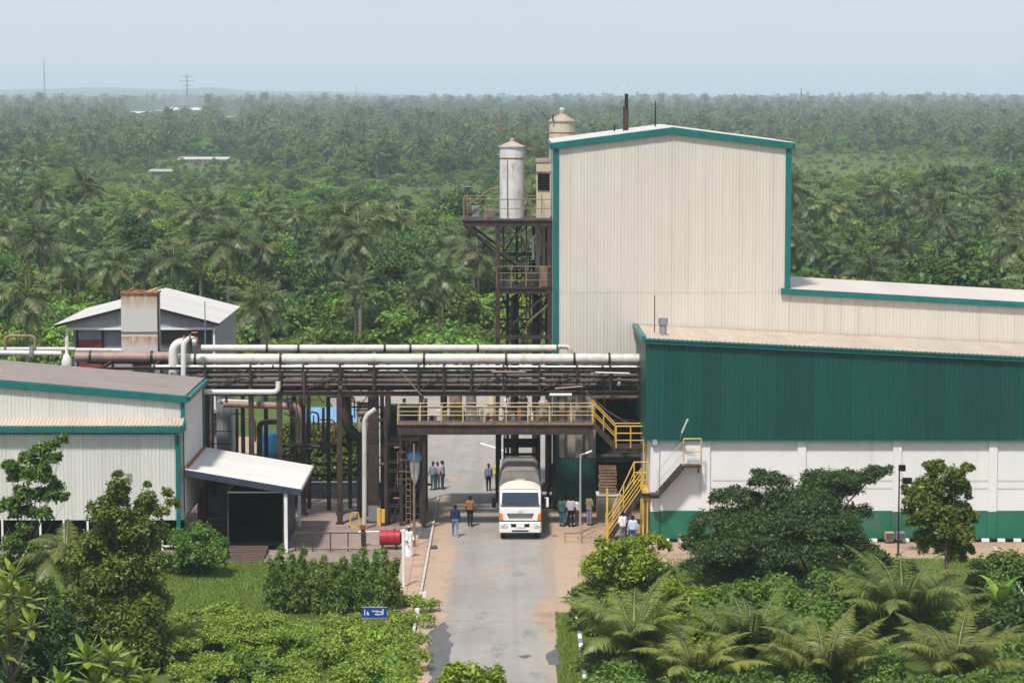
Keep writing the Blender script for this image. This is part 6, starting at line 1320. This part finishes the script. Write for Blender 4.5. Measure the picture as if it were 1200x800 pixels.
bspec = [('low bush at the foot of the spreading tree on its left', 'leaf_bright', 116, [(790, 700, 18), (815, 708, 20), (838, 702, 14), (800, 725, 20), (770, 730, 20)]),
         ('olive bush between the palms under the spreading tree', 'leaf_hedge', 115, [(850, 705, 20), (880, 712, 24), (910, 705, 18), (880, 735, 25), (920, 730, 22)]),
         ('dark bush right of the spreading tree', 'leaf_rain', 122, [(1000, 678, 18), (1025, 668, 22), (1055, 674, 20), (1040, 690, 26), (1010, 700, 24)]),
         ('yellowish bush at the foot of the slender tree', 'leaf_olive', 113, [(1075, 725, 18), (1060, 735, 20), (1092, 748, 22), (1140, 730, 20), (1115, 760, 26)]),
         ('green bush at the right edge behind the rope', 'leaf_hedge', 121, [(1150, 668, 16), (1172, 664, 18), (1195, 668, 20), (1180, 685, 24), (1150, 690, 20), (1215, 680, 24)]),
         ('dark leafy bush in the lower right corner', 'leaf_rain', 110, [(1165, 745, 28), (1195, 730, 28), (1190, 770, 32), (1150, 785, 30), (1215, 760, 30)]),
         ('bush between the two taller palms', 'leaf_hedge', 110, [(965, 725, 22), (945, 745, 26), (985, 748, 24), (960, 775, 30)]),
         ('yellow-green bush topping the bottom edge right of the road', 'leaf_olive', 105, [(700, 775, 20), (690, 795, 22), (720, 800, 26)]),
         ('rounded shrub in the ground cover nearest the lawn', 'leaf_hedge', 112, [(232, 742, 20), (255, 748, 18), (215, 752, 16), (240, 765, 22)]),
         ('light shrub in the middle of the ground cover', 'leaf_ground', 109, [(330, 752, 18), (352, 760, 20), (312, 768, 18), (340, 778, 22)]),
         ('light shrub in the ground cover below the blue sign', 'leaf_ground', 107, [(425, 758, 18), (448, 762, 20), (470, 770, 16), (440, 782, 22), (410, 778, 18)]),
         ('shrub in the ground cover at the bottom edge', 'leaf_hedge', 103, [(280, 785, 20), (305, 795, 22), (262, 800, 20), (330, 805, 22)]),
         ('shrub beside the road in the lower ground cover', 'leaf_ground', 103, [(440, 798, 20), (465, 792, 18), (415, 806, 22), (480, 808, 18)]),
         ('broad green bush between the road palms', 'leaf_bright', 108, [(800, 742, 22), (825, 750, 24), (780, 758, 20), (845, 762, 20), (812, 775, 26)]),
         ('tall green bush left of the large palm', 'leaf_hedge', 113, [(985, 700, 20), (1005, 712, 22), (965, 708, 18), (990, 730, 24)]),
         ('small bright bush at the bottom edge of the road', 'leaf_bright', 97, [(530, 798, 16), (550, 794, 18), (572, 799, 16), (548, 812, 30)])]
for k, (lab, mt, Y, sp) in enumerate(bspec):
    c = np.mean([s[0] for s in sp]); cl = lumps(sp, Y, .9, 20 + k, 1.2); plant('leafy_bush', lab, 'bush', (xat(c, 700, Y), Y, 0), cl, 520, .22, .55, mt, .06, None, 30 + k)
plant('branching_tree', 'slim olive tree with open lumpy crown at the left edge', 'tree', (xat(28, 720, 116), 116, 0),
      lumps([(72, 515, 6), (62, 522, 8), (48, 528, 10), (34, 538, 12), (60, 540, 10), (12, 546, 9), (24, 556, 13), (44, 560, 15), (66, 572, 10), (72, 584, 8), (54, 584, 13), (30, 582, 14), (8, 594, 12), (26, 602, 12), (50, 604, 11), (28, 622, 9), (16, 640, 14), (38, 648, 14), (6, 664, 17), (32, 668, 18), (50, 684, 14), (20, 694, 22), (56, 708, 18)], 116, .5, 8, 1.18), 700, .18, .5, 'leaf_olive', .10, (xat(30, 640, 116), 116, 3.2), 41)
plant('leafy_tree', 'tall yellow-green tree with two leading tops before the left wall', 'tree', (xat(140, 900, 106), 106, 0),
      lumps([(95, 655, 18), (150, 665, 26), (180, 662, 18), (115, 700, 28), (150, 735, 34), (100, 735, 28), (190, 770, 22), (160, 775, 34), (120, 775, 34), (138, 556, 6), (137, 572, 12), (134, 588, 16), (172, 568, 5), (171, 584, 10), (174, 600, 14), (122, 606, 18), (148, 612, 18), (196, 578, 6, 1), (203, 590, 8, 1), (190, 600, 8), (112, 640, 20), (140, 640, 22), (168, 640, 20), (100, 672, 20), (130, 680, 28), (165, 678, 24), (95, 710, 22), (125, 720, 32), (165, 715, 28), (190, 705, 14), (110, 755, 34), (150, 755, 34), (185, 745, 20), (130, 795, 38), (175, 790, 28), (205, 790, 16), (155, 625, 20), (128, 622, 18), (185, 625, 14)], 106, .8, 9, 1.2), 560, .19, .46, 'leaf_olive', .14, (xat(142, 660, 106), 106, 4.5), 43)
plant('shady_tree', 'dark green tree low in the bottom left corner', 'tree', (xat(50, 900, 100), 100, 0), lumps([(40, 725, 22), (72, 755, 24), (25, 790, 30), (75, 800, 26), (5, 745, 22), (100, 790, 20), (60, 735, 26), (20, 728, 24), (88, 745, 16), (40, 765, 34), (80, 775, 24), (8, 775, 26), (55, 800, 34), (15, 812, 34), (96, 806, 22)], 100, .8, 10), 560, .2, .45, 'leaf_rain', .14, None, 45)
def lance_plant(label, tips, Y, seed):
    """young broad lance shaped leaves in rosettes at the ends of bare stems"""
    r = np.random.default_rng(seed); foot = Vector((xat(np.mean([t[0] for t in tips]), 800, Y), Y, 0)); t = empty('lance_leaf_tree', foot, label=label, cat='tree'); V, Fq = [], []; nv = 0; b = MB(); fk = foot + Vector((0, 0, 3.5)); b.tube([foot, fk], [.14, .1], 8)
    for px, py, n, L in tips:
        c = W(px, py, Y + r.uniform(-.4, .4)); b.tube([fk, fk.lerp(c, .5) + Vector((0, 0, -.2)), c], [.08, .05, .03], 6); c = np.array(c)
        for i in range(n):
            az = i * 2.4 + r.uniform(-.3, .3); e = R(70 - 85 * i / n + r.uniform(-8, 8)); d = np.array([math.cos(az) * math.cos(e), math.sin(az) * math.cos(e), math.sin(e)]); sd = np.array([-math.sin(az), math.cos(az), 0]); l = L * r.uniform(.75, 1.15); w = l * .14; nn = np.cross(d, sd); o = c - np.array([0, 0, .25 * (i / n)])
            for q0, q1, w0, w1 in ((0, .35, .2, 1), (.35, .7, 1, .8), (.7, 1, .8, .04)):
                dz0, dz1 = -.22 * l * q0 ** 2, -.22 * l * q1 ** 2; p0, p1 = o + d * l * q0 + [0, 0, dz0], o + d * l * q1 + [0, 0, dz1]
                for sg in (-1, 1): V += [p0, p1, p1 + sg * sd * w * w1 + nn * -.25 * w * w1, p0 + sg * sd * w * w0 + nn * -.25 * w * w0]; Fq.append(np.arange(4) + nv); nv += 4
    link('crown', mesh_np('crown', np.array(V), np.array(Fq), ['leaf_lance']), None, t); b.build('trunk', 'bark', t, smooth=True)
lance_plant('pale green lance-leaved tree at the left edge near the bottom', [(8, 690, 16, 1.0), (30, 700, 15, .95), (-8, 725, 16, 1.1), (16, 672, 12, .8), (14, 735, 15, 1.0), (36, 730, 12, .9), (2, 760, 14, 1.0)], 88, 1)
lance_plant('pale green lance-leaved tree top at the bottom left', [(128, 770, 16, 1.1), (102, 768, 15, 1.0), (150, 785, 16, 1.05), (112, 800, 16, 1.1), (172, 798, 14, .95), (70, 800, 13, .95), (140, 812, 15, 1.0), (90, 825, 14, 1.0), (48, 815, 12, .9)], 86, 2)
# hedge of upright plants left of the road
hp = [(318, 660, 0), (330, 645, .8), (343, 655, 0), (356, 648, .9), (368, 664, 0), (380, 660, .9), (392, 668, 0), (404, 660, .8), (416, 656, 0), (428, 648, .9), (440, 652, 0), (452, 650, .8), (462, 662, 0), (325, 672, -.8), (350, 676, -.8), (375, 682, -.9), (400, 680, -.8), (425, 676, -.8), (447, 680, -.8)]
for k, (px, py, dy) in enumerate(hp):
    Y = 117.5 + dy; base = Vector((xat(px, 720, Y), Y, 0)); ztop = zat(py - 7, Y); cl = []
    for i in range(6): t = (i + .5) / 6; cl.append((base.x + .10 * math.sin(k * 3 + i * 2), Y + .1 * math.cos(k + i * 1.7), .25 + (ztop - .35) * t, .34 * (1.25 - .65 * t), .42))
    row = [q for q in hp if (q[2] < -.5) == (dy < -.5)]; od = ['first', 'second', 'third', 'fourth', 'fifth', 'sixth', 'seventh', 'eighth', 'ninth', 'tenth', 'eleventh', 'twelfth', 'thirteenth'][[q[0] for q in sorted(row)].index(px)]
    lab = ('%s upright shrub from the left in the low front row of the hedge' if dy < -.5 else '%s upright shrub from the left in the tall back row of the hedge') % od
    plant('columnar_shrub', lab, 'shrub', base, cl, 800, .17, .42, 'leaf_hedge', .04, None, 60 + k, group='upright shrubs of the hedge front row' if dy < -.5 else 'upright shrubs of the hedge rear rows', up=(0, 0, 2.0))
# clipped hedge beyond the columns
cl = []
for i in range(10):
    for j in range(7): cl.append((xat(338 + i * 9, 540, 153.5), 153.5 + .3 * math.sin(i * 3 + j), .3 + j * .57, .55))
plant('clipped_hedge', 'tall clipped hedge seen between the brown columns', 'hedge', (xat(378, 575, 153.5), 153.5, 0), cl, 900, .24, .55, 'leaf_hedge', .05, None, 90, crown='foliage', trunk='stems')
cl = [(xat(px, 520, 158), 158 + dy, z, r) for px, dy, z, r in ((285, 0, .5, .8), (300, 1, .7, .9), (325, 0, .6, .8), (340, 2, 1.2, 1), (410, 1, .8, .9), (270, 1, .5, .8), (418, 0, 2.6, .7), (405, 0, 2.9, .6))]
plant('yard_bush', 'row of low green bushes behind the blue tank', 'bush', (xat(320, 540, 158), 158, 0), cl, 420, .22, .5, 'leaf_bush', .05, None, 91)
# ground cover and lawn
r = np.random.default_rng(5); cl = []
for i in range(300):
    px, py = r.uniform(196, 500), r.uniform(748, 860)
    if i < 60: px, py = r.uniform(205, 330), r.uniform(735, 765)
    if px > 470: px -= 25 * r.uniform() + (py - 748) * .1
    g = G(px, py); big = r.uniform() < .3
    cl.append((g.x, g.y, .25 + .35 * r.uniform() + .35 * mnoise.noise((g.x * .45, g.y * .45, 0)) + (.3 if big else 0), r.uniform(.3, .5) * (1.7 if big else 1), r.uniform(.25, .4) * (1.3 if big else 1)))
for px, py in ((440, 722), (455, 716), (470, 712), (485, 712), (495, 718), (460, 730), (480, 732), (505, 716), (420, 735), (400, 740), (500, 735)):
    g = G(px, py); cl.append((g.x, g.y, .3, .5, .4))
P, N = cluster_pts(cl, 620, 77); V, Fq = leaves(P, N, .14, .55, 78); tag(link('ground_cover', mesh_np('ground_cover', V, Fq, ['leaf_ground'])), 'dense light green ground cover filling the bottom left', 'ground cover', kind='stuff')
r = np.random.default_rng(15); cl = []
for i in range(330):
    px, py = r.uniform(690, 1230), r.uniform(700, 860)
    if px < 760 and py < 770: continue
    g = G(px, py); big = r.uniform() < .35
    cl.append((g.x, g.y, .25 + .35 * r.uniform() + .35 * mnoise.noise((g.x * .45, g.y * .45, 4)) + (.45 if big else 0), r.uniform(.35, .55) * (1.7 if big else 1), r.uniform(.28, .45) * (1.4 if big else 1)))
P, N = cluster_pts(cl, 330, 87); V, Fq = leaves(P, N, .19, .5, 88); tag(link('shrubbery', mesh_np('shrubbery', V, Fq, ['leaf_hedge'])), 'tangled low green shrubs under the palms on the right', 'shrubbery', kind='stuff')
def grass(name, polys, n, label, h=.22):
    r = np.random.default_rng(len(name) + n); pts = []
    for (x0, y0, x1, y1), w in polys: k = int(n * w); pts.append(np.stack([r.uniform(x0, x1, k), r.uniform(y0, y1, k)], 1))
    p = np.concatenate(pts); k = len(p); a = r.uniform(0, 6.28, k); hh = h * r.uniform(.5, 1.4, k); b = np.stack([p[:, 0], p[:, 1], np.zeros(k)], 1); s = np.stack([np.cos(a), np.sin(a), np.zeros(k)], 1) * .015; ln = np.stack([np.cos(a + 1.3) * hh * .45, np.sin(a + 1.3) * hh * .45, hh], 1)
    V = np.stack([b - s, b + s, b + s * .5 + ln * .6, b - s * .5 + ln], 1).reshape(-1, 3); tag(link(name, mesh_np(name, V, np.arange(k * 4).reshape(k, 4), ['leaf_grass'])), label, 'grass', kind='stuff')
grass('lawn_grass', [((-24, 112, -9.5, 130), .75), ((2.0, 99, 2.85, 117), .08), ((8, 119, 40, 131), .35), ((-13, 116, -5.8, 121), .12)], 115000, 'short green grass of the lawn and verges', .13)
# palms at the bottom right
for k, (px, py, Y, L, nf, eh, lab) in enumerate(((742, 772, 104, 3.7, 17, 86, 'young palm nearest the road at the bottom edge'), (880, 778, 104.5, 3.6, 17, 86, 'young palm at the bottom, second from the road'), (1058, 742, 109, 4.1, 20, 88, 'large bushy palm at the bottom right'), (968, 812, 101, 3.4, 15, 84, 'low palm at the bottom edge between two larger palms'), (815, 815, 101, 3.2, 14, 84, 'low palm at the bottom edge between the two road palms'), (1120, 815, 102, 3.4, 15, 84, 'low palm at the bottom edge under the large palm'), (78, 652, 108, 2.6, 9, 70, 'small palm with a drooping frond beside the left wall'))):
    c = W(px, py, Y); t = empty('young_palm', (c.x, Y, 0), rz=k * 1.3, label=lab, cat='palm', group='young palms')
    me = palm_crown('crown', int(nf * 1.45), L * 1.16, 104, .045, .95 * L / 3.7, 200 + k, eh, 52 if k < 6 else -20, 80, ('leaf_palm_near', 'rachis'), .0)
    link('crown', me, None, t, loc=(0, 0, max(.2, c.z) + .1)); link('trunk', palm_trunk('trunk', max(.25, c.z) + .2, .13, k, .05), None, t, loc=(0, 0, 0))
# banana plant at the right edge
g = Vector((xat(1172, 720, 113), 113, 0)); bn = empty('banana_plant', g, label='banana plant with long upright leaves near the right edge', cat='plant'); b = MB(); b.tube([g, g + Vector((0, 0, 1.3))], [.12, .09], 8); b.build('trunk', 'leaf_bush', bn, smooth=True)
for k in range(7):
    az = k * 2.4; e0 = R(80 - k * 6); L = 1.9; p = g + Vector((0, 0, 1.1)); b = MB(); pts = [p]; h = Vector((math.cos(az), math.sin(az), 0)); sd = Vector((-math.sin(az), math.cos(az), 0))
    for s in range(7): e = e0 - R(75) * (s / 7) ** 1.5; p = p + (h * math.cos(e) + Vector((0, 0, math.sin(e)))) * L / 7; pts.append(p)
    for s in range(7):
        w0, w1 = (.28 * math.sin(math.pi * (.04 + .93 * q / 7) ** .8) for q in (s, s + 1))
        for sg in (-1, 1): b.poly([pts[s], pts[s + 1], pts[s + 1] + sd * sg * w1 + Vector((0, 0, .25 * w1)), pts[s] + sd * sg * w0 + Vector((0, 0, .25 * w0))])
    b.build('leaf', 'leaf_bush', bn, smooth=True)
# ================================================================ the forest behind the works
def broad_crown(name, h, w, n_cl, per, L, mat, seed, low=.35):
    r = np.random.default_rng(seed); cl = []
    for i in range(n_cl):
        a = i * 2.4 + r.uniform(-.4, .4); u = math.sqrt((i + .3) / n_cl); rr = w * .5 * u * .8; z = h * (low + (1 - low) * (1 - u * u) * .85 + r.uniform(-.08, .08)); cl.append((rr * math.cos(a), rr * math.sin(a), z, w * r.uniform(.15, .24), w * r.uniform(.11, .17)))
    P, N = cluster_pts(cl, per, seed); V, Fq = leaves(P, N, L, .6, seed); return mesh_np(name, V, Fq, [mat]), cl
palm_protos = []
for k in range(6):
    h = (9.5, 11, 12.2, 8.2, 10.2, 11.6)[k]
    palm_protos.append((palm_crown('crown', (24, 21, 26, 22, 24, 20)[k], (4.4, 4.0, 4.6, 4.2, 3.9, 4.5)[k], 24, .145, 1.1, 300 + k, 84, -38, 62, dry=.03, skirt=(1, 0, 2, 0, 1, 0)[k]), palm_trunk('trunk', h, .17, 300 + k, .9), h))
tree_protos = []
for k in range(5):
    h, w = ((7.5, 8), (9, 7.5), (6.5, 9), (10, 9), (8, 6.5))[k]; me, cl = broad_crown('crown', h, w, (11, 12, 12, 14, 10)[k], 85, .46, 'leaf_forest' if k in (0, 2, 3) else 'leaf_forest_light', 400 + k)
    b = MB(); limbs(b, (0, 0, 0), cl[:7], .2, (0, 0, h * .35), k); tm = b.mesh('trunk', True); tm.materials.append(M['bark']); tree_protos.append((me, tm, h))
bush_protos = []
for k in range(4):
    h, w = ((4.2, 6), (3.2, 5.2), (5.6, 5.8), (3.8, 7.2))[k]; bush_protos.append(broad_crown('bush_crown', h, w, (8, 7, 8, 10)[k], 85, .38, 'leaf_bush' if k in (0, 3) else 'leaf_forest_light' if k == 1 else 'leaf_forest', 500 + k, .2)[0])
def joined(name, parts):
    """one mesh out of (mesh, offset) pairs"""
    bm = bmesh.new(); mats = []
    for me, off in parts:
        n0 = len(bm.verts); f0 = len(bm.faces); bm.from_mesh(me); bm.verts.ensure_lookup_table(); bm.faces.ensure_lookup_table(); base = len(mats); mats += list(me.materials)
        for v in bm.verts[n0:]: v.co.z += off
        for f in bm.faces[f0:]: f.material_index += base
    out = bpy.data.meshes.new(name); bm.to_mesh(out); bm.free()
    for m in mats: out.materials.append(m)
    return out
proto_col = bpy.data.collections.new('forest_kinds')
def proto(i, me): o = bpy.data.objects.new('kind_%02d' % i, me); proto_col.objects.link(o)
i = 0
for cm, tm, h in palm_protos: proto(i, joined('palm', [(cm, h), (tm, 0)])); i += 1
for cm, tm, h in tree_protos: proto(i, joined('tree', [(cm, 0), (tm, 0)])); i += 1
for cm in bush_protos: proto(i, joined('bush', [(cm, 0)])); i += 1

def clearing(x, y, h=0):
    if h: return max(clearing(x, y), *(clearing1(x, y, h * f) for f in (.25, .5, .75, 1)))
    return clearing1(x, y, 1.0)
def clearing1(x, y, z):
    """0 = forest, up to 1 = open meadow (seen from the works)"""
    px, py = project((x, y, z)); v = 0
    for cx, cy, rx, ry, s in ((525, 231, 70, 11, 1), (480, 214, 60, 8, .8), (1010, 190, 150, 11, 1), (960, 200, 60, 9, 1), (250, 212, 190, 12, .75), (240, 189, 60, 7, 1), (110, 205, 50, 8, .6), (560, 208, 40, 8, .5), (217, 130, 24, 5, 1), (163, 134.5, 15, 4, 1), (188, 132, 9, 4, 1), (270, 139, 11, 3.5, 1), (20, 200, 9, 4, 1), (188, 202, 14, 4, 1)):
        d = ((px - cx) / rx) ** 2 + ((py - cy) / ry) ** 2
        if d < 1.4: v = max(v, s * min(1, (1.4 - d) / .6))
    return v
def blocked(x, y, pad=3):
    if y < 208 and -36 - pad < x < 32 + pad: return True                       # works, yard
    if y < 172 and x > -60: return True
    if abs(x) > .27 * y + 25: return True
    return False
def sample(dens, y0, y1, seed, gap=2.2):
    """random places, dens(y) per square metre, kept a little apart"""
    r = np.random.default_rng(seed); ys = np.geomspace(y0, y1, 60); out = []
    cells = {}
    for a, b in zip(ys, ys[1:]):
        wd = .27 * b + 25; n = r.poisson(dens((a + b) / 2) * (b - a) * 2 * wd)
        for x, y in zip(r.uniform(-wd, wd, n), r.uniform(a, b, n)):
            if y < 900:
                key = (int(x // gap), int(y // gap))
                if key in cells: continue
                cells[key] = 1
            if not blocked(x, y): out.append((x, y))
    return out
def hidden(x, y, z):
    px, py = project((x, y, z))
    if px < -35 or px > 1235: return True
    if py > 398: return True
    if 646 < px < 922 and py > 150: return True
    if px >= 922 and py > 332: return True
    if 70 < px < 262 and py > 352 and y > 165 and not (px < 80 or px > 255): return py > 372
    return False
patch = lambda x, y, s=.012: mnoise.noise((x * s, y * s * .6, 3.3))
pal = [(x, y) for x, y in sample(lambda y: 1 / 170 * min(1, (700 / y)), 176, 6500, 21, 4.2) if clearing(x, y, 11) < .35 and (patch(x, y) > -.22 or y > 900)]
tre = [(x, y) for x, y in sample(lambda y: 1 / 100 * min(1, (620 / y)), 174, 6500, 22, 4.2) if clearing(x, y, 8) < .4 and (patch(x, y) < .25 or y > 900)]
bus = [(x, y) for x, y in sample(lambda y: 1 / 13 * min(1, (320 / y) ** 1.4), 172, 3200, 23, 1.6)]
# palms and trees the photograph singles out
marked = [('palm', 305, 352, 196, 1.0, 'big coconut palm with yellowing fronds right of the white roofed house'), ('palm', 203, 300, 222, 1.0, 'coconut palm with pale hanging fronds above the white house roof'), ('palm', 133, 306, 226, 1.05, 'broad coconut palm left above the rusty box'), ('palm', 32, 338, 200, 1.0, 'coconut palm with hanging yellow fronds at the far left'), ('palm', 515, 316, 215, 1.0, 'coconut palm left of the steel tower above the green bushes'), ('palm', 415, 335, 214, .95, 'coconut palm above the pipes left of centre'), ('palm', 322, 240, 330, 1.0, 'dark coconut palm standing out in the mid forest left'), ('palm', 560, 290, 240, .9, 'coconut palm just left of the steel tower'), ('palm', 985, 300, 265, .95, 'coconut palm right of the tall building above the wing roof'), ('palm', 1050, 285, 280, .95, 'coconut palm above the middle of the wing roof'),
          ('tree', 445, 255, 330, 1.1, 'dark round tree in the mid forest left of the tower'), ('tree', 420, 139, 1500, 2.6, 'single tall dark tree near the horizon'), ('tree', 540, 232, 420, .9, 'dark low tree left of the top platform'), ('tree', 1120, 318, 230, .8, 'dark dense tree behind the right end of the wing roof')]
def add_palm(x, y, k, s, rz, label, group):
    cm, tm, h = palm_protos[k]; t = empty('coconut_palm', (x, y, terrain(x, y)), rz=rz, label=label, cat='palm', group=group); t.scale = (s, s, s); link('crown', cm, None, t, loc=(0, 0, h)); link('trunk', tm, None, t, loc=(0, 0, 0)); return t
def add_tree(x, y, k, s, rz, label, group):
    cm, tm, h = tree_protos[k]; t = empty('forest_tree', (x, y, terrain(x, y)), rz=rz, label=label, cat='tree', group=group); t.scale = (s, s, s * .95); link('crown', cm, None, t, loc=(0, 0, 0)); link('trunk', tm, None, t, loc=(0, 0, 0)); return t
keep_out = []
for k, (kind, px, py, y, s, lab) in enumerate(marked):
    x = xat(px, py, y); z = zat(py, y)
    if kind == 'palm':
        j = k % 6; add_palm(x, y, j, max(.35, (z - terrain(x, y)) / (palm_protos[j][2] + .4)), k * 1.7, lab, 'palms standing out of the forest')
    else: j = 0 if y > 1000 else 2; add_tree(x, y, j, max(.4, (z + 1.5 - terrain(x, y)) / tree_protos[j][2]) * (1 if y < 1000 else 1.5), k, lab, 'trees standing out of the forest')
    keep_out.append((x, y))
far = lambda x, y: all(abs(x - a) > 4 or not (-18 < y - b < 4) for a, b in keep_out)
rr = random.Random(9); PTS = []
def zone(x, y):
    px, py = project((x, y, 9))
    band = 'close behind the works' if y < 270 else 'in the middle forest' if y < 420 else 'farther back in the forest'
    return band + (', right of the tall building' if px > 640 else ', above the white roofed house' if px < 270 else ', between house and steel tower' if px < 450 else ', just left of the steel tower')
for kind, places, top, adder, protos, i0, nm in (('palm', pal, 10.5, add_palm, palm_protos, 0, 'coconut palm'), ('tree', tre, 8, add_tree, tree_protos, 6, 'broadleaf tree')):
    places = sorted(places, key=lambda p: p[1]); count = 0
    for x, y in places:
        k = rr.randrange(len(protos)) if kind == 'palm' else ((1, 4)[rr.randrange(2)] if patch(x, y, .018) + rr.uniform(-.25, .25) > .05 else (0, 2, 3)[rr.randrange(3)]); s = rr.uniform(.62, 1.05) * (1 if kind == 'palm' else rr.uniform(.65, 1.05)); rz = rr.uniform(0, 6.28)
        if y < 260 and not far(x, y): continue
        if y > 900: s *= min(1.25, (y / 900) ** .3)
        if y > 2200: s *= rr.choice((.8, .9, 1, 1, 1.1, 1.35))
        if count < 290 and y < 900 and not hidden(x, y, top * s):
            adder(x, y, k, s, rz, '%s %s' % (nm, zone(x, y)), '%ss %s' % (nm, zone(x, y))); count += 1
        else: PTS.append((x, y, i0 + k, s, rz))
far_pts, near_bush = PTS, []
for x, y in bus:
    c = clearing(x, y, 3); k = rr.randrange(4) if rr.random() < .35 else (2 if patch(x, y, .02) < -.12 else rr.choice((0, 1, 3))); s = rr.uniform(.55, 1.15)
    if c > .3:
        if rr.random() < .45 * c: continue
        s *= 1 - .6 * c
    if y > 900: s *= 1.3
    if y < 420: s *= 1.15
    near_bush.append((x, y, 11 + k, s, rr.uniform(0, 6.28)))
def scatter(name, pts, label, cat):
    me = bpy.data.meshes.new(name); n = len(pts); a = np.array(pts); z = np.array([terrain(p[0], p[1]) for p in pts]); me.vertices.add(n); me.vertices.foreach_set('co', np.stack([a[:, 0], a[:, 1], z], 1).astype(np.float32).ravel())
    at = me.attributes.new('pick', 'INT', 'POINT'); at.data.foreach_set('value', a[:, 2].astype(np.int32)); at = me.attributes.new('size', 'FLOAT', 'POINT'); at.data.foreach_set('value', a[:, 3].astype(np.float32)); at = me.attributes.new('turn', 'FLOAT', 'POINT'); at.data.foreach_set('value', a[:, 4].astype(np.float32))
    o = tag(link(name, me), label, cat, kind='stuff'); ng = bpy.data.node_groups.new(name, 'GeometryNodeTree'); ng.interface.new_socket('Geometry', in_out='INPUT', socket_type='NodeSocketGeometry'); ng.interface.new_socket('Geometry', in_out='OUTPUT', socket_type='NodeSocketGeometry')
    N, Lk = ng.nodes, ng.links; gi, go = N.new('NodeGroupInput'), N.new('NodeGroupOutput'); ci = N.new('GeometryNodeCollectionInfo'); ci.inputs['Collection'].default_value = proto_col; ci.inputs['Separate Children'].default_value = True; ci.inputs['Reset Children'].default_value = True
    ip = N.new('GeometryNodeInstanceOnPoints'); ip.inputs['Pick Instance'].default_value = True
    def attr(nm, tp): q = N.new('GeometryNodeInputNamedAttribute'); q.data_type = tp; q.inputs['Name'].default_value = nm; return [s for s in q.outputs if s.enabled and s.name == 'Attribute'][0]
    cx = N.new('ShaderNodeCombineXYZ'); Lk.new(attr('turn', 'FLOAT'), cx.inputs['Z'])
    Lk.new(gi.outputs[0], ip.inputs['Points']); Lk.new(ci.outputs[0], ip.inputs['Instance']); Lk.new(attr('pick', 'INT'), ip.inputs['Instance Index']); Lk.new(attr('size', 'FLOAT'), ip.inputs['Scale']); Lk.new(cx.outputs[0], ip.inputs['Rotation']); Lk.new(ip.outputs[0], go.inputs[0])
    m = o.modifiers.new('scatter', 'NODES'); m.node_group = ng; return o
scatter('forest', far_pts, 'far mass of coconut palms and trees reaching to the horizon', 'forest')
scatter('undergrowth', near_bush, 'thick green bushes filling the ground between the forest trees', 'undergrowth')
print('forest', len(far_pts), 'bush', len(near_bush), 'objects', len(bpy.data.objects))
# distant canopy seen as one surface
def canopy():
    ys = np.geomspace(1300, 12500, 120); nx = 260; V = []; b = MB()
    for y in ys:
        for i in range(nx + 1):
            x = (i / nx * 2 - 1) * (.30 * y); z = terrain(x, y) + 5.2 + (5 * mnoise.noise((x * .006, y * .0016, 7)) * min(1, max(0, (y - 3000) / 2500))) + 2.6 * mnoise.noise((x * .03, y * .02, 1)) + 2.4 * mnoise.noise((x * .11, y * .07, 2)) - (4 if y < 1450 else 0) - 4.5 * clearing(x, y); V.append((x, y, z))
    n = nx + 1; Fq = [(r * n + i, r * n + i + 1, (r + 1) * n + i + 1, (r + 1) * n + i) for r in range(len(ys) - 1) for i in range(nx)]
    t = NT('canopy_far'); a = t.noise(.05, 6, .7); c = t.ramp(a, [(.3, (.020, .042, .012)), (.5, (.042, .078, .018)), (.72, (.075, .115, .03))]); t.bump(t.noise(.25, 6, .8), 1, 2.5); t.done(c, .9, 0, .1)
    tag(link('far_canopy', mesh_np('far_canopy', np.array(V), np.array(Fq), ['canopy_far'])), 'unbroken far tree canopy fading into haze at the horizon', 'forest', kind='stuff')
canopy()
# ================================================================ haze
def haze():
    m = bpy.data.materials.new('haze_air'); m.use_nodes = True; nt = m.node_tree; nt.nodes.clear(); out = nt.nodes.new('ShaderNodeOutputMaterial'); v = nt.nodes.new('ShaderNodeVolumePrincipled')
    v.inputs['Color'].default_value = (.78, .91, 1, 1); v.inputs['Density'].default_value = HAZE; v.inputs['Anisotropy'].default_value = 0; nt.links.new(v.outputs[0], out.inputs['Volume'])
    b = MB().box(-9000, -420, -6, 9000, 13200, 75); o = link('haze', b.mesh('haze'), m); tag(o, 'thin bluish haze in the air over the whole valley', 'haze', kind='stuff')
HAZE = .00018
haze()
